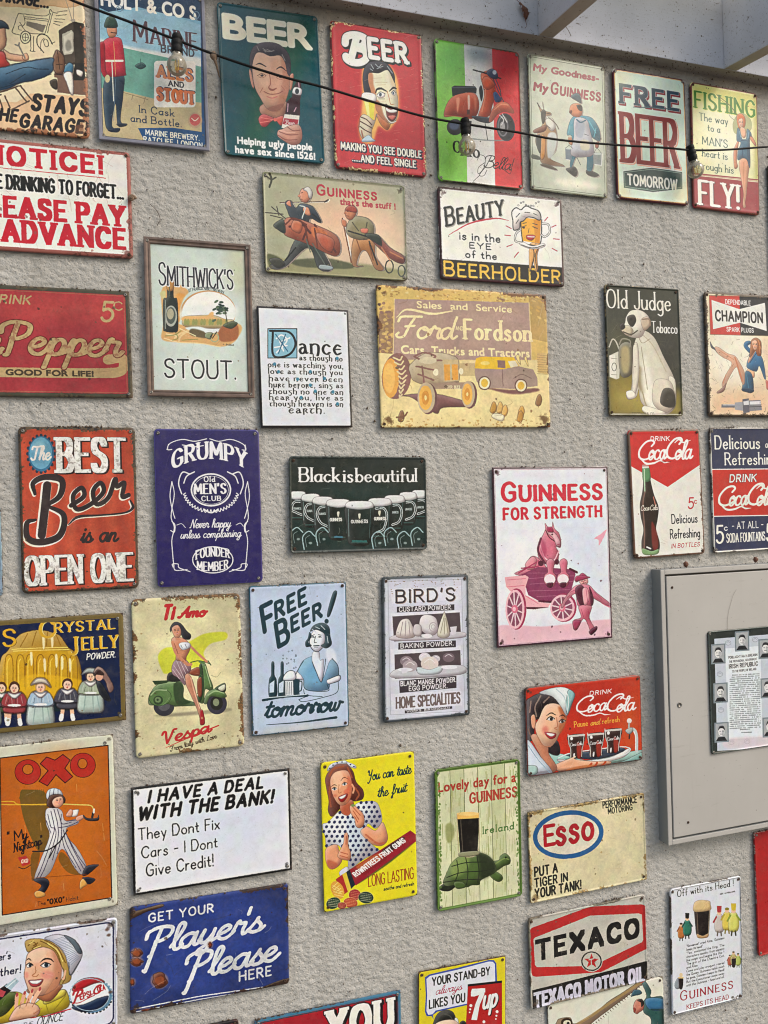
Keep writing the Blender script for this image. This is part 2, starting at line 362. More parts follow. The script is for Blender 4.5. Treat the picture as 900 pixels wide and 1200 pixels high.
_sk(SC, '''
a 48|~40,44 24,51 6,38 2,16 12,0 26,6 40,44;~42,50 37,16 40,2 48,4 56,14
b 44|~0,14 16,46 30,86 24,101 14,90 10,40 12,10 24,-1 38,12 38,36 30,48;~30,48 34,40 46,40 54,44
c 42|~36,42 28,50 12,46 2,24 8,4 24,-1 38,8 48,20
d 48|~38,44 24,51 6,38 2,16 12,0 26,6 40,44;~52,102 44,60 38,16 42,2 50,4 58,14
e 40|~4,20 22,26 34,38 28,50 14,46 3,24 8,4 24,-1 38,10 46,20
f 34|~0,12 22,44 38,86 32,101 22,90 14,30 4,-30 -4,-40 -8,-28 8,-6 30,8 40,18
g 46|~40,44 24,51 6,38 2,16 12,0 26,6 40,44;~42,50 34,0 24,-38 6,-44 0,-30 20,-10 44,6 54,16
h 46|~0,14 16,46 30,86 24,101 14,88 6,30 2,0;~4,18 18,44 32,50 36,38 30,14 34,0 44,4 52,14
i 20|~0,14 10,34 14,50 8,16 12,1 20,3 28,14;18,72 19,76
j 20|~0,14 10,34 14,50 6,0 -6,-36 -20,-42 -24,-28 -4,-8 22,14;18,72 19,76
k 44|~0,14 16,46 30,86 24,101 14,88 6,30 2,0;~5,20 24,46 36,46 30,30 10,24;~14,25 26,16 32,1 42,3 50,14
l 22|~0,14 16,46 30,86 24,101 14,88 8,34 10,4 20,0 30,14
m 70|~0,14 8,44 14,48 8,24 2,0;~6,24 20,46 32,48 32,34 26,0;~30,24 44,46 56,48 56,34 50,10 56,0 66,4 74,14
n 46|~0,14 8,44 14,48 8,24 2,0;~6,24 20,46 32,48 34,34 28,10 34,0 44,4 52,14
o 42|~26,50 10,42 2,22 8,2 22,-1 36,14 38,36 26,50 18,44 28,36 50,42
p 46|~0,16 12,46 14,40 4,-10 -4,-44;~8,20 20,44 34,48 40,30 30,4 14,0 10,8;~22,-1 40,6 52,16
q 46|~40,44 24,51 6,38 2,16 12,0 26,6 40,44;~42,50 32,-10 28,-42 40,-30 54,16
r 36|~0,16 10,48 16,56 20,46 34,44 28,20 30,2 38,4 44,14
s 34|~0,14 18,44 22,54 20,44 32,22 26,2 12,-1 2,6;~12,-1 30,2 42,14
t 28|~0,14 12,40 24,84;~24,84 14,40 8,12 14,0 26,4 34,14;4,58 36,60
u 46|~0,14 10,44 12,48 4,16 8,1 20,2 36,30 40,48;~40,48 36,16 38,1 46,3 54,14
v 42|~0,16 8,46 14,46 12,16 16,0 28,14 36,46 34,50 50,44
w 62|~0,16 8,46 12,44 6,14 12,0 24,12 32,44;~32,44 28,12 34,0 46,12 54,46 52,50 68,44
x 40|~2,42 12,50 18,30 26,2 38,6 46,16;36,48 2,2
y 46|~0,14 10,44 12,48 4,16 8,3 20,4 36,30 40,48;~40,48 30,-6 18,-38 2,-42 0,-28 20,-10 52,14
z 38|~2,42 14,50 32,46 4,4 16,8 24,-10 10,-40 -4,-34 10,-10 44,14
C 70|~56,70 66,88 54,101 26,92 2,52 6,12 30,-2 56,8 74,22
P 60|~30,94 22,50 14,0 8,-6;~-6,66 -2,90 26,102 58,92 56,64 34,48 20,50
B 66|~30,94 22,50 12,0;~-8,64 -4,90 26,102 58,94 54,66 26,54;~26,54 58,48 66,22 48,2 20,-3 0,6 -4,16
F 62|~50,90 34,50 22,10 4,-2 -6,8 0,20;~-4,72 4,92 30,96 74,98;~22,50 52,54
N 66|~-6,4 6,10 22,80 26,98;~26,98 36,50 46,0;~46,0 56,60 70,100 80,96
V 54|~-4,78 4,98 14,92 14,50 16,0;~16,0 36,50 52,96 66,98
Y 56|~0,84 10,98 16,80 14,56 28,50 44,66 52,96;~52,100 42,50 28,0 6,-30 -4,-20
T 60|~-2,76 6,96 36,94 70,100;~40,94 32,50 24,4 6,-2 -4,10
A 66|~-6,4 10,4 40,66 58,100;~58,100 52,50 52,4 66,6;~18,36 36,42 58,42
L 56|~52,80 50,98 36,94 24,50 14,8 0,4 6,16 26,4 52,0 62,12
R 64|~30,94 22,50 12,0;~-8,64 -4,90 26,102 56,94 52,66 26,52;~26,52 40,30 50,2 68,8
''')
class Art:
    def __init__(s, name, wcm, hcm, bg, k=None):
        s.name = name; s.Hg = None; s.us = 1; seed = sum(map(ord, name))
        s.H_ = 100.*hcm/wcm; s.k = k or wcm*27/100
        s.W = int(100*s.k); s.H = int(s.H_*s.k)
        s.im = np.zeros((s.H, s.W, 3))+hx(bg); s.ht = np.full((s.H, s.W), .5)
        s.rng = np.random.default_rng(seed+77); s.M = np.array([[1., 0, 0], [0, 1, 0]]); s.st = []
    def push(s, x=0, y=0, sx=1, sy=None, rot=0):
        sy = sx if sy is None else sy; s.st.append(s.M.copy()); r = math.radians(rot); c, q = math.cos(r), math.sin(r)
        L = np.array([[c*sx, -q*sy], [q*sx, c*sy]]); T = np.array([x, y])
        s.M = np.hstack([s.M[:, :2] @ L, (s.M[:, :2] @ T + s.M[:, 2])[:, None]])
    def pop(s): s.M = s.st.pop()
    def tp(s, p):
        p = np.asarray(p, float) @ s.M[:, :2].T+s.M[:, 2]
        if s.Hg is not None:
            q = np.hstack([p, np.ones((len(p), 1))]) @ s.Hg.T; p = q[:, :2]/q[:, 2:]
        return p*s.k
    def v(s, x0, y0, sc):
        """draw in the frame of a tracing whose origin is (x0, y0) and whose scale is sc"""
        q = (np.array(Q[s.name])-[x0, y0])*sc; d = np.array([(0, 0), (100, 0), (100, s.H_), (0, s.H_)], float); A = []
        for (x, y), (u, w) in zip(q, d): A += [[x, y, 1, 0, 0, 0, -u*x, -u*y], [0, 0, 0, x, y, 1, -w*x, -w*y]]
        s.Hg = np.append(np.linalg.solve(np.array(A), d.ravel()), 1).reshape(3, 3)
        s.us = 100/np.linalg.norm(q[1]-q[0])
    def T(s, t, x, y, h, col, font='sans', w=None, b=0, out=None, sh=None, arc=0, **k):
        H, us = s.Hg, s.us
        def f(a, c): q = H @ [a, c, 1.]; return q[:2]/q[2]
        p = f(x, y); al = k.get('al', 'l'); sg = {'l': 1, 'c': .5, 'r': -1}[al]
        dx = f(x+(w or h)*sg, y)-p if al != 'c' else f(x+(w or h)/2, y)-f(x-(w or h)/2, y)
        kx = abs(dx[0])/(w or h); ky = abs((f(x, y-h)-p)[1])/h
        s.Hg = None; s.us = 1
        s.text(t, p[0], p[1], h*ky, col, font, w=w*kx if w else None, b=b*us, out=(out[0]*us, out[1]) if out else None,
               sh=(sh[0]*us, sh[1]*us, sh[2]) if sh else None, arc=arc*ky, **k)
        s.Hg, s.us = H, us
    def cov(s, polys, orient=True, pad=2):
        P = []
        for q in polys:
            q = s.tp(q)
            if orient:
                a = np.dot(q[:, 0], np.roll(q[:, 1], -1))-np.dot(q[:, 1], np.roll(q[:, 0], -1))
                if a < 0: q = q[::-1]
            P.append(q)
        A = np.vstack(P); B = np.vstack([np.roll(q, -1, 0) for q in P])
        x0 = max(0, int(A[:, 0].min())-pad); x1 = min(s.W, int(A[:, 0].max())+pad+2)
        y0 = max(0, int(A[:, 1].min())-pad); y1 = min(s.H, int(A[:, 1].max())+pad+2)
        if x1 <= x0 or y1 <= y0: return None
        S = 4
        ya, yb = A[:, 1]*S-.5, B[:, 1]*S-.5; d = np.where(yb > ya, 1, -1)
        lo = np.ceil(np.minimum(ya, yb)); hi = np.ceil(np.maximum(ya, yb))
        lo = np.clip(lo, y0*S, y1*S).astype(int); hi = np.clip(hi, y0*S, y1*S).astype(int)
        n = hi-lo; tot = n.sum()
        if tot == 0: return None
        idx = np.repeat(np.arange(len(n)), n); off = np.arange(tot)-np.repeat(np.cumsum(n)-n, n)
        r = lo[idx]+off; t = (r-ya[idx])/(yb[idx]-ya[idx]+1e-12)
        x = np.clip(A[idx, 0]+(B[idx, 0]-A[idx, 0])*t, x0, x1-.001)-x0
        xi = x.astype(int); fx = x-xi; row = r//S-y0; Wd = x1-x0+1; sd = d[idx]/S
        acc = np.bincount(row*Wd+xi, sd*(1-fx), (y1-y0)*Wd)+np.bincount(row*Wd+xi+1, sd*fx, (y1-y0)*Wd+1)[:(y1-y0)*Wd]
        m = np.abs(np.cumsum(acc.reshape(y1-y0, Wd), 1))[:, :-1]
        return [y0, x0, np.minimum(m, 1)]
    def grow(s, m, p):
        y0, x0, a = m; ny, nx = max(0, y0-p), max(0, x0-p); ey, ex = min(s.H, y0+a.shape[0]+p), min(s.W, x0+a.shape[1]+p)
        b = np.zeros((ey-ny, ex-nx)); b[y0-ny:y0-ny+a.shape[0], x0-nx:x0-nx+a.shape[1]] = a
        return [ny, nx, b]
    def blur(s, m, r):
        r = r*s.k*s.us; p = int(r*2)+1; m = s.grow(m, p); a = m[2]; q = max(1, int(r))
        for _ in range(2):
            for ax in (0, 1):
                w = 2*q+1; pd = [(0, 0), (0, 0)]; pd[ax] = (q+1, q); c = np.cumsum(np.pad(a, pd), ax)
                a = (np.take(c, range(w, c.shape[ax]), ax)-np.take(c, range(0, c.shape[ax]-w), ax))/w
        m[2] = a; return m
    def dil(s, m, r):
        R = r*s.k*s.us
        if R < .3: return m
        p = int(R)+2; m = s.grow(m, p); a = m[2]; o = a.copy(); h, w = a.shape
        for rr, n in ((R, 16), (R*.55, 8)):
            for i in range(n):
                dx, dy = int(round(rr*math.cos(i*2*PI/n))), int(round(rr*math.sin(i*2*PI/n)))
                ys, yd = (slice(max(0, -dy), h-max(0, dy)), slice(max(0, dy), h-max(0, -dy)))
                xs, xd = (slice(max(0, -dx), w-max(0, dx)), slice(max(0, dx), w-max(0, -dx)))
                o[yd, xd] = np.maximum(o[yd, xd], a[ys, xs])
        m[2] = o; return m
    def shift(s, m, dx, dy):
        return [m[0]+int(round(dy*s.k*s.us)), m[1]+int(round(dx*s.k*s.us)), m[2]]
    def paint(s, m, col, a=1., emb=0, grad=None, tex=0):
        if m is None: return
        y0, x0, q = m
        cy, cx = max(0, -y0), max(0, -x0); q = q[cy:, cx:]; y0 += cy; x0 += cx
        q = q[:max(0, s.H-y0), :max(0, s.W-x0)]
        if q.size == 0: return
        h, w = q.shape; c = hx(col)
        if grad is not None:                                   # (col2, p0, p1)
            g0, g1 = s.tp([grad[1]])[0], s.tp([grad[2]])[0]; d = g1-g0
            Y, X = np.mgrid[y0:y0+h, x0:x0+w]; t = np.clip(((X-g0[0])*d[0]+(Y-g0[1])*d[1])/(d@d+1e-9), 0, 1)[..., None]
            c = hx(col)*(1-t)+hx(grad[0])*t
        if tex:
            q = q*np.clip(1-tex*sst(.5, .75, fbm(w, h, 2.2*s.k, s.rng, 3)), 0, 1)
        qa = (q*a)[..., None]; v = s.im[y0:y0+h, x0:x0+w]; v[:] = v*(1-qa)+c*qa
        if emb: s.ht[y0:y0+h, x0:x0+w] += emb*q
    # shapes -------------------------------------------------
    def fill(s, pts, col, a=1, sm=True, blur=0, grad=None, emb=0, tex=0):
        p = catmull(pts, True) if sm else np.asarray(pts, float)
        m = s.cov([p]);
        if m is None: return
        if blur: m = s.blur(m, blur)
        s.paint(m, col, a, emb, grad, tex)
        if sm and not blur and a == 1: s.model(m, p, col)
    def model(s, m, p, col):                                    # airbrushed form shading of a drawn shape, as the printer's artist put it
        y, x = np.nonzero(m[2] > .5)
        if len(y) < 60: return
        d = min(np.ptp(y), np.ptp(x)); r = max(1.2, .16*d)/s.k/s.us; c = hx(col); L = c.mean(); sh = .9*r
        for sg, cc, al in ((1, c*[.42, .34, .36], .62), (-1, 1-(1-c)*.45, .5 if L < .8 else .2)):
            b = s.blur([m[0], m[1], m[2].copy()], r); b = s.shift(b, -sg*sh*.7, -sg*sh); full = np.zeros((s.H, s.W)); ya, xa = max(0, b[0]), max(0, b[1]); q = b[2][ya-b[0]:, xa-b[1]:][:s.H-ya, :s.W-xa]
            full[ya:ya+q.shape[0], xa:xa+q.shape[1]] = q; h, w = m[2].shape; g = full[m[0]:m[0]+h, m[1]:m[1]+w]
            s.paint([m[0], m[1], m[2]*np.clip(1-g*1.15, 0, 1)], np.clip(cc, 0, 1), al)
        s.paint(s.cov(stroke_polys(np.vstack([p, p[:1]]), .0016*s.W/s.k/s.us*(.5+min(1, d/60)))), c*[.3, .25, .28], .45)
    def poly(s, pts, col, **k): s.fill(pts, col, sm=False, **k)
    def rect(s, x0, y0, x1, y1, col, r=0, **k):
        if r:
            p = []
            for cx, cy, a in ((x1-r, y0+r, -90), (x1-r, y1-r, 0), (x0+r, y1-r, 90), (x0+r, y0+r, 180)):
                for j in range(6): t = math.radians(a+18*j); p.append((cx+r*math.cos(t), cy+r*math.sin(t)))
        else: p = [(x0, y0), (x1, y0), (x1, y1), (x0, y1)]
        s.fill(p, col, sm=False, **k)
    def ell(s, cx, cy, rx, ry, col, rot=0, blur=0, a=1, grad=None, emb=0, w=0):
        t = np.linspace(0, 2*PI, 40, endpoint=False); c, q = math.cos(math.radians(rot)), math.sin(math.radians(rot))
        x, y = rx*np.cos(t), ry*np.sin(t); p = np.stack([cx+x*c-y*q, cy+x*q+y*c], 1)
        if w: s.line(np.vstack([p, p[:1]]), w, col, sm=False, a=a, emb=emb); return
        m = s.cov([p])
        if m is None: return
        if blur: m = s.blur(m, blur)
        s.paint(m, col, a, emb, grad)
    def line(s, pts, w, col, sm=True, a=1, taper=None, blur=0, emb=0, closed=False, rect=False):
        p = catmull(pts, closed) if sm else np.asarray(pts, float)
        if closed: p = np.vstack([p, p[:1]])
        m = s.cov(stroke_polys(p, w/2, None, taper, rect))
        if m is None: return
        if blur: m = s.blur(m, blur)
        s.paint(m, col, a, emb)
    def lines(s, L, w, col, **k):
        for p in L: s.line(p, w, col, **k)
    def border(s, ins, w, col, r=3, a=1, tex=0):
        x1, y1 = 100-ins, s.H_-ins
        p = []
        for cx, cy, an in ((x1-r, ins+r, -90), (x1-r, y1-r, 0), (ins+r, y1-r, 90), (ins+r, ins+r, 180)):
            for j in range(6): t = math.radians(an+18*j); p.append((cx+r*math.cos(t), cy+r*math.sin(t)))
        p.append(p[0]); s.paint(s.cov(stroke_polys(p, w/2)), col, a, tex=tex)
    def text(s, t, x, y, h, col, font='sans', w=None, b=0, sl=0, rot=0, al='l', out=None, sh=None, arc=0, big=1, wt=.16, con=1,
             ser=0, sp=None, cond=1, rectpen=False, emb=0, a=1, tex=0, grad=None, warp=None, sett=None, inl=None):
        """baseline at (x,y); h cap height; w fitted width; b extra weight; sl slant; arc rise of the middle"""
        items = []; cx = 0.
        D = SK if font == 'sk' else UN if font == 'un' else SC
        sp = sp if sp is not None else (.10+1.6*b/h if font == 'sans' else (.12+wt if font in ('sk', 'un') else 0.02))
        for i, ch in enumerate(t):
            bg = big if (i == 0 or t[i-1] == ' ') and ch != ' ' else 1
            if ch == ' ': cx += .34*cond+.1; continue
            if font == 'sans':
                tr, (l, r_) = glyph_sans(ch); z = 1/.729
                items.append(([(q-[l, 0])*z*[bg*cond, bg]+[cx, 0] for q in tr], None)); cx += (r_-l)*z*bg*cond+sp*(.8 if bg == 1 else 1)
            else:
                gw, L = D.get(ch, D['-'])
                for smo, pts in L:
                    p = catmull(pts, False, 5) if smo else np.array(pts)
                    items.append((p*[bg*cond, bg]+[cx, 0], smo))
                cx += gw*bg*cond+sp*(bg**.5)
        W = cx-sp; kx = (w/(W*h) if w else 1.0)
        polys = []
        for p, smo in items:
            if font == 'sans': polys += [q*[kx, 1] for q in p]
            else:
                q = p*[kx, 1]; polys += stroke_polys(q, wt/2, wt/2*con, None, rectpen)
                if ser and font in ('sk', 'un'):
                    tk = sett or wt*.32*max(con, .5)
                    for e, nb in ((0, 1), (-1, -2)):
                        v = q[e]; d = q[nb]-v
                        if smo and abs(d[0]) > abs(d[1])*.6: continue
                        yy = v[1]
                        if abs(d[1]) > abs(d[0])*.8 and (min(abs(yy), abs(yy-1), abs(yy-.52), abs(yy-big), abs(yy+.32)) < .03) and len(q) != 2 or (len(q) == 2 and abs(d[1]) > abs(d[0])*.8 and abs(d[1]) > .3 and min(abs(yy), abs(yy-1), abs(yy-.52), abs(yy-big), abs(yy+.32)) < .03):
                            up = 1 if d[1] < 0 else -1
                            edge = yy+up*(wt/2*con if rectpen else wt/2*con*.6)
                            hs = wt/2+ser*.6; polys.append(v*[1, 0]+np.array([(-hs, edge), (hs, edge), (hs, edge-up*2*tk), (-hs, edge-up*2*tk)]))
        Wk = W*kx
        ox = {'l': 0, 'c': -Wk/2, 'r': -Wk}[al]
        r = math.radians(rot); c_, s_ = math.cos(r), math.sin(r); P2 = []
        for q in polys:
            q = np.array(q, float); u = q[:, 0]/max(Wk, 1e-6); X = (q[:, 0]+ox+q[:, 1]*sl)*h; Y = -q[:, 1]*h
            if warp: X, Y = warp(u, X, Y)
            Y = Y-arc*4*u*(1-u)
            P2.append(np.stack([x+X*c_-Y*s_, y+X*s_+Y*c_], 1))
        if not P2: return
        m = s.cov(P2)
        if m is None: return
        if b: m = s.dil(m, b)
        if sh:
            for z in np.linspace(0, 1, max(2, int(max(abs(sh[0]), abs(sh[1]))*s.k/1.5)))[1:]:
                mm = s.dil([m[0], m[1], m[2].copy()], out[0]) if out else m
                s.paint(s.shift(mm, sh[0]*z, sh[1]*z), sh[2], a)
        if out: s.paint(s.dil([m[0], m[1], m[2].copy()], out[0]), out[1], a)
        s.paint(m, col, a, emb, grad, tex)
    def face(s, x, y, h, rot=0, lip='b02c34', turn=0., skin='b06c4c', beard=None, smile=1):  # small printed face: h is brow-to-chin height
        s.push(x, y, h/100, rot=rot); t = turn*8
        for e in (-1, 1):
            cx = e*21+t; s.ell(cx, -2, 10, 5.5, 'efe8e0'); s.ell(cx+turn*2, -2, 5, 5.5, '2c2420'); s.line([(cx-12, -1), (cx, -8), (cx+12, -2)], 3.6, '38221c'); s.line([(cx-13, -15), (cx, -21), (cx+13, -16)], 5, '4a2c20', taper=[.4, 1, .5])
            s.ell(cx+e*5, 16, 12, 9, 'd87464', blur=4, a=.45)
        s.line([(t*1.4+2, -6), (t*1.6+5, 14), (t*1.5+7, 19), (t*1.3-4, 21)], 4, skin, a=.8); s.ell(t+3, 24, 10, 3, skin, blur=2, a=.6)
        s.fill([(t-16, 34), (t, 31), (t+17, 33), (t+8, 44), (t-6, 45)], lip)
        if smile: s.line([(t-11, 36), (t, 38), (t+12, 35)], 4, 'f8f0ec')
        s.ell(t+2, 54, 12, 4, skin, blur=3, a=.5); s.pop()
    def dash(s, x0, y0, x1, y1, h, col, a=.8):                  # lettering too small to read: a row of uneven marks
        n = max(3, int(abs(x1-x0)/h*1.5)); t = 0.
        for i in range(n):
            if s.rng.random() < .16: continue
            u, w = (i+.1)/n, (i+.75)/n; y = y0+(y1-y0)*u; k = .35+.5*s.rng.random()
            s.line([(x0+(x1-x0)*u, y+h*k/2), (x0+(x1-x0)*(u+w)/2, y-h*k/2), (x0+(x1-x0)*w, y+h*k/2)], h*.28, col, sm=False, a=a)
    def finish(s, warp=.055, mot=.06):                           # ink spread, mottled ink film, local contrast of an old litho print
        W, H, k, rng = s.W, s.H, s.k, s.rng; dx = (fbm(W, H, 1.6*k, rng, 3)-.5)*warp*k*6; dy = (fbm(W, H, 1.6*k, rng, 3)-.5)*warp*k*6
        Y, X = np.mgrid[0:H, 0:W]; xi = np.clip((X+dx).round().astype(int), 0, W-1); yi = np.clip((Y+dy).round().astype(int), 0, H-1); s.im = s.im[yi, xi]
        m = (fbm(W, H, .8*k, rng, 3)-.5)+(fbm(W, H, 3*k, rng, 3)-.5)*.8; lum = s.im.mean(2); s.im *= (1+mot*2.2*m*(1.15-lum))[..., None]
        for c in range(3): s.im[..., c] *= 1+.03*(vnoise(W, H, 5*k, rng)-.5)
        for r, a in ((.7, .25), (3.5, .14)):
            b = s.im.copy(); q = max(1, int(r*k)); w = 2*q+1
            for _ in range(2):
                for ax in (0, 1):
                    pd = [(0, 0)]*3; pd[ax] = (q+1, q); c = np.cumsum(np.pad(b, pd, mode='edge'), ax); b = (np.take(c, range(w, c.shape[ax]), ax)-np.take(c, range(0, c.shape[ax]-w), ax))/w
            s.im = np.clip(s.im+a*(s.im-b), .02, .97)
    # wear -------------------------------------------------
    def wear(s, edge=2., amt=.5, col='6a4630', spots=20, scr=12, dirt=.15, col2='3a2a22', r=4, chips=None, cc='e8e0d0'):
        W, H, k, rng = s.W, s.H, s.k, s.rng
        n1 = fbm(W, H, 6*k, rng); n2 = fbm(W, H, 1.4*k, rng, 3); n3 = fbm(W, H, 22*k, rng, 3)
        s.im *= (1+dirt*(n3-.5)*1.2+dirt*.5*(n2-.5))[..., None]
        Y, X = np.mgrid[0:H, 0:W]; ax = np.minimum(X, W-1-X)/k; ay = np.minimum(Y, H-1-Y)/k
        qx, qy = np.maximum(r-ax, 0), np.maximum(r-ay, 0)
        d = np.where((qx > 0) & (qy > 0), r-np.hypot(qx, qy), np.minimum(ax, ay))
        if amt:
            wv = d/edge+(n1-.5)*3.6*amt+(n2-.5)*3.2*amt+np.clip((n3-.47)*11, -.5, 2.2)*min(1, amt*1.6)
            m = 1-sst(.35, .75, wv)
            cm = (hx(col)*(1-sst(.45, .6, n2)[..., None])+hx(col2)*sst(.45, .6, n2)[..., None])
            s.im = s.im*(1-m[..., None]*.92)+cm*m[..., None]*.92; s.ht -= .05*m
            for cx, cy in ((4, 4), (96, 4), (4, s.H_-4), (96, s.H_-4)):
                if rng.random() < .6:
                    q = 1.2+3.2*rng.random()*amt; hl = 1-sst(.3, 1.1, np.hypot(X/k-cx, (Y/k-cy)*(.75 if rng.random() < .5 else 1))/q+(n2-.5)*1.5)
                    s.im = s.im*(1-hl[..., None]*.75)+hx(col)*.8*hl[..., None]*.75
        for i in range(spots):
            x, y = rng.random()*100, rng.random()*s.H_; q = rng.random()**4*.8+.12
            p = [(x+q*(.6+.8*rng.random())*math.cos(t), y+q*(.6+.8*rng.random())*math.sin(t)) for t in np.linspace(0, 2*PI, 7)[:-1]]
            s.fill(p, col2 if rng.random() < .6 else col, a=.6)
        for i in range(scr):
            x, y = rng.random()*100, rng.random()*s.H_; an = rng.random()*6.3; L = 2+rng.random()**2*14
            s.line([(x, y), (x+L*.5*math.cos(an)+rng.normal(), y+L*.5*math.sin(an)), (x+L*math.cos(an), y+L*math.sin(an))], .12+.2*rng.random(), cc if rng.random() < .5 else col, a=.3)
        if chips:
            m = sst(chips, chips+.03, n1*.55+n2*.45+.15*np.exp(-d/3)); s.im = s.im*(1-m[..., None])+hx(cc)*m[..., None]
# each print drawn on tracing paper: corners of the sheet in the drawing frame
Q = {
    'garage': [[-196.9, -69.5], [97.7, -23.2], [105.9, 165.4], [-187.9, 136.5]],
    'holt': [[110.2, -21.6], [238.6, -0.5], [244.9, 179.6], [116.8, 166.1]],
    'green': [[253.3, 5.3], [371.0, 22.6], [379.7, 194.3], [262.5, 183.9]],
    'red': [[384.9, 27.1], [492.3, 44.3], [498.6, 209.9], [391.4, 199.1]],
    'ciao': [[506.7, 47.5], [606.3, 64.2], [611.3, 224.2], [511.8, 213.5]],
    'goodness': [[615.9, 65.3], [705.4, 81.2], [709.0, 234.5], [619.6, 223.9]],
    'freebeer': [[714.6, 82.5], [798.9, 95.8], [804.5, 242.9], [720.5, 234.6]],
    'fishing': [[805.8, 98.1], [884.0, 112.0], [887.4, 254.1], [809.3, 244.8]],
    'notice': [[-56.6, 159.4], [152.4, 181.3], [156.3, 305.0], [-52.5, 291.3]],
    'golf': [[306.2, 203.1], [472.3, 220.1], [475.9, 330.9], [309.9, 320.4]],
    'beauty': [[510.8, 220.2], [655.5, 235.1], [658.9, 337.8], [514.4, 328.4]],
    'pepper': [[-58.0, 332.6], [151.5, 343.1], [155.8, 467.1], [-53.4, 464.8]],
    'smith': [[168.3, 279.8], [292.4, 289.5], [297.1, 467.2], [173.2, 464.8]],
    'dance': [[300.0, 360.0], [406.6, 365.0], [411.5, 501.5], [305.0, 501.6]],
    'ford': [[439.0, 335.7], [637.1, 346.7], [642.8, 501.1], [445.2, 501.6]],
    'judge': [[705.5, 334.7], [791.8, 340.3], [797.0, 488.2], [710.9, 487.7]],
    'champion': [[821.9, 342.7], [900.2, 347.7], [905.2, 489.2], [827.0, 488.9]],
    'best': [[22.0, 500.6], [158.2, 501.8], [162.8, 688.6], [26.8, 695.5]],
    'grumpy': [[179.9, 503.3], [302.6, 504.2], [307.2, 681.6], [184.6, 688.0]],
    'black': [[337.6, 534.8], [497.2, 536.1], [499.0, 643.7], [339.3, 648.5]],
    'coke5': [[732.8, 504.4], [816.3, 503.1], [822.8, 648.6], [739.6, 654.8]],
    'delicious': [[828.0, 501.7], [906.1, 501.4], [911.4, 642.8], [833.5, 647.8]],
    'strength': [[574.9, 548.0], [709.1, 546.8], [714.8, 746.8], [580.9, 758.4]],
    'jelly': [[-67.1, 731.1], [144.3, 717.2], [148.2, 842.0], [-63.0, 864.3]],
    'tiamo': [[153.7, 702.1], [280.2, 694.5], [285.7, 872.5], [159.3, 887.6]],
    'fbblue': [[290.8, 686.5], [404.2, 680.9], [408.0, 849.7], [294.7, 862.0]],
    'birds': [[445.9, 675.8], [546.8, 672.5], [548.4, 836.6], [447.5, 846.0]],
    'pause': [[612.3, 804.6], [747.2, 789.9], [750.4, 889.2], [615.7, 909.3]],
    'oxo': [[-17.4, 875.4], [132.6, 859.0], [138.6, 1057.4], [-11.2, 1083.2]],
    'deal': [[153.5, 921.4], [338.3, 898.4], [341.2, 1016.8], [156.5, 1047.3]],
    'rowntree': [[374.3, 892.3], [483.2, 878.7], [487.5, 1046.6], [378.7, 1066.6]],
    'lovely': [[507.2, 900.2], [606.7, 887.5], [610.1, 1047.6], [510.6, 1066.2]],
    'esso': [[616.0, 950.4], [751.5, 927.6], [755.1, 1028.4], [619.7, 1056.6]],
    'players': [[151.9, 1061.1], [336.9, 1032.9], [337.8, 1149.4], [152.6, 1184.9]],
    'pepsi': [[-75.6, 1104.4], [137.7, 1072.2], [137.8, 1198.6], [-75.8, 1239.4]],
    'texaco': [[616.0, 1073.7], [751.7, 1044.8], [755.1, 1145.0], [619.5, 1179.2]],
    'croc': [[639.4, 1175.3], [773.7, 1141.4], [777.1, 1241.9], [642.9, 1281.1]],
    'head': [[781.9, 1039.9], [864.0, 1024.0], [866.9, 1166.8], [784.8, 1187.6]],
    'redsign': [[880.7, 974.3], [956.1, 959.7], [960.7, 1099.3], [885.4, 1118.4]],
    'seven': [[488.6, 1136.1], [590.2, 1117.3], [590.0, 1280.4], [488.2, 1305.3]],
    'you': [[297.7, 1192.7], [467.8, 1157.4], [469.2, 1270.6], [299.0, 1312.8]],
    'tiny': [[84.6, 1227.2], [278.9, 1191.2], [277.7, 1312.6], [82.9, 1356.5]],
    'lsliver': [[-229.6, 598.7], [1.8, 593.5], [4.7, 697.8], [-226.5, 710.3]],
    'rsliver': [[896.6, 195.0], [970.2, 203.5], [975.9, 340.7], [902.6, 336.5]],
    'repub': [[829.3, 740.2], [909.6, 732.8], [913.9, 872.2], [833.8, 884.3]],
}
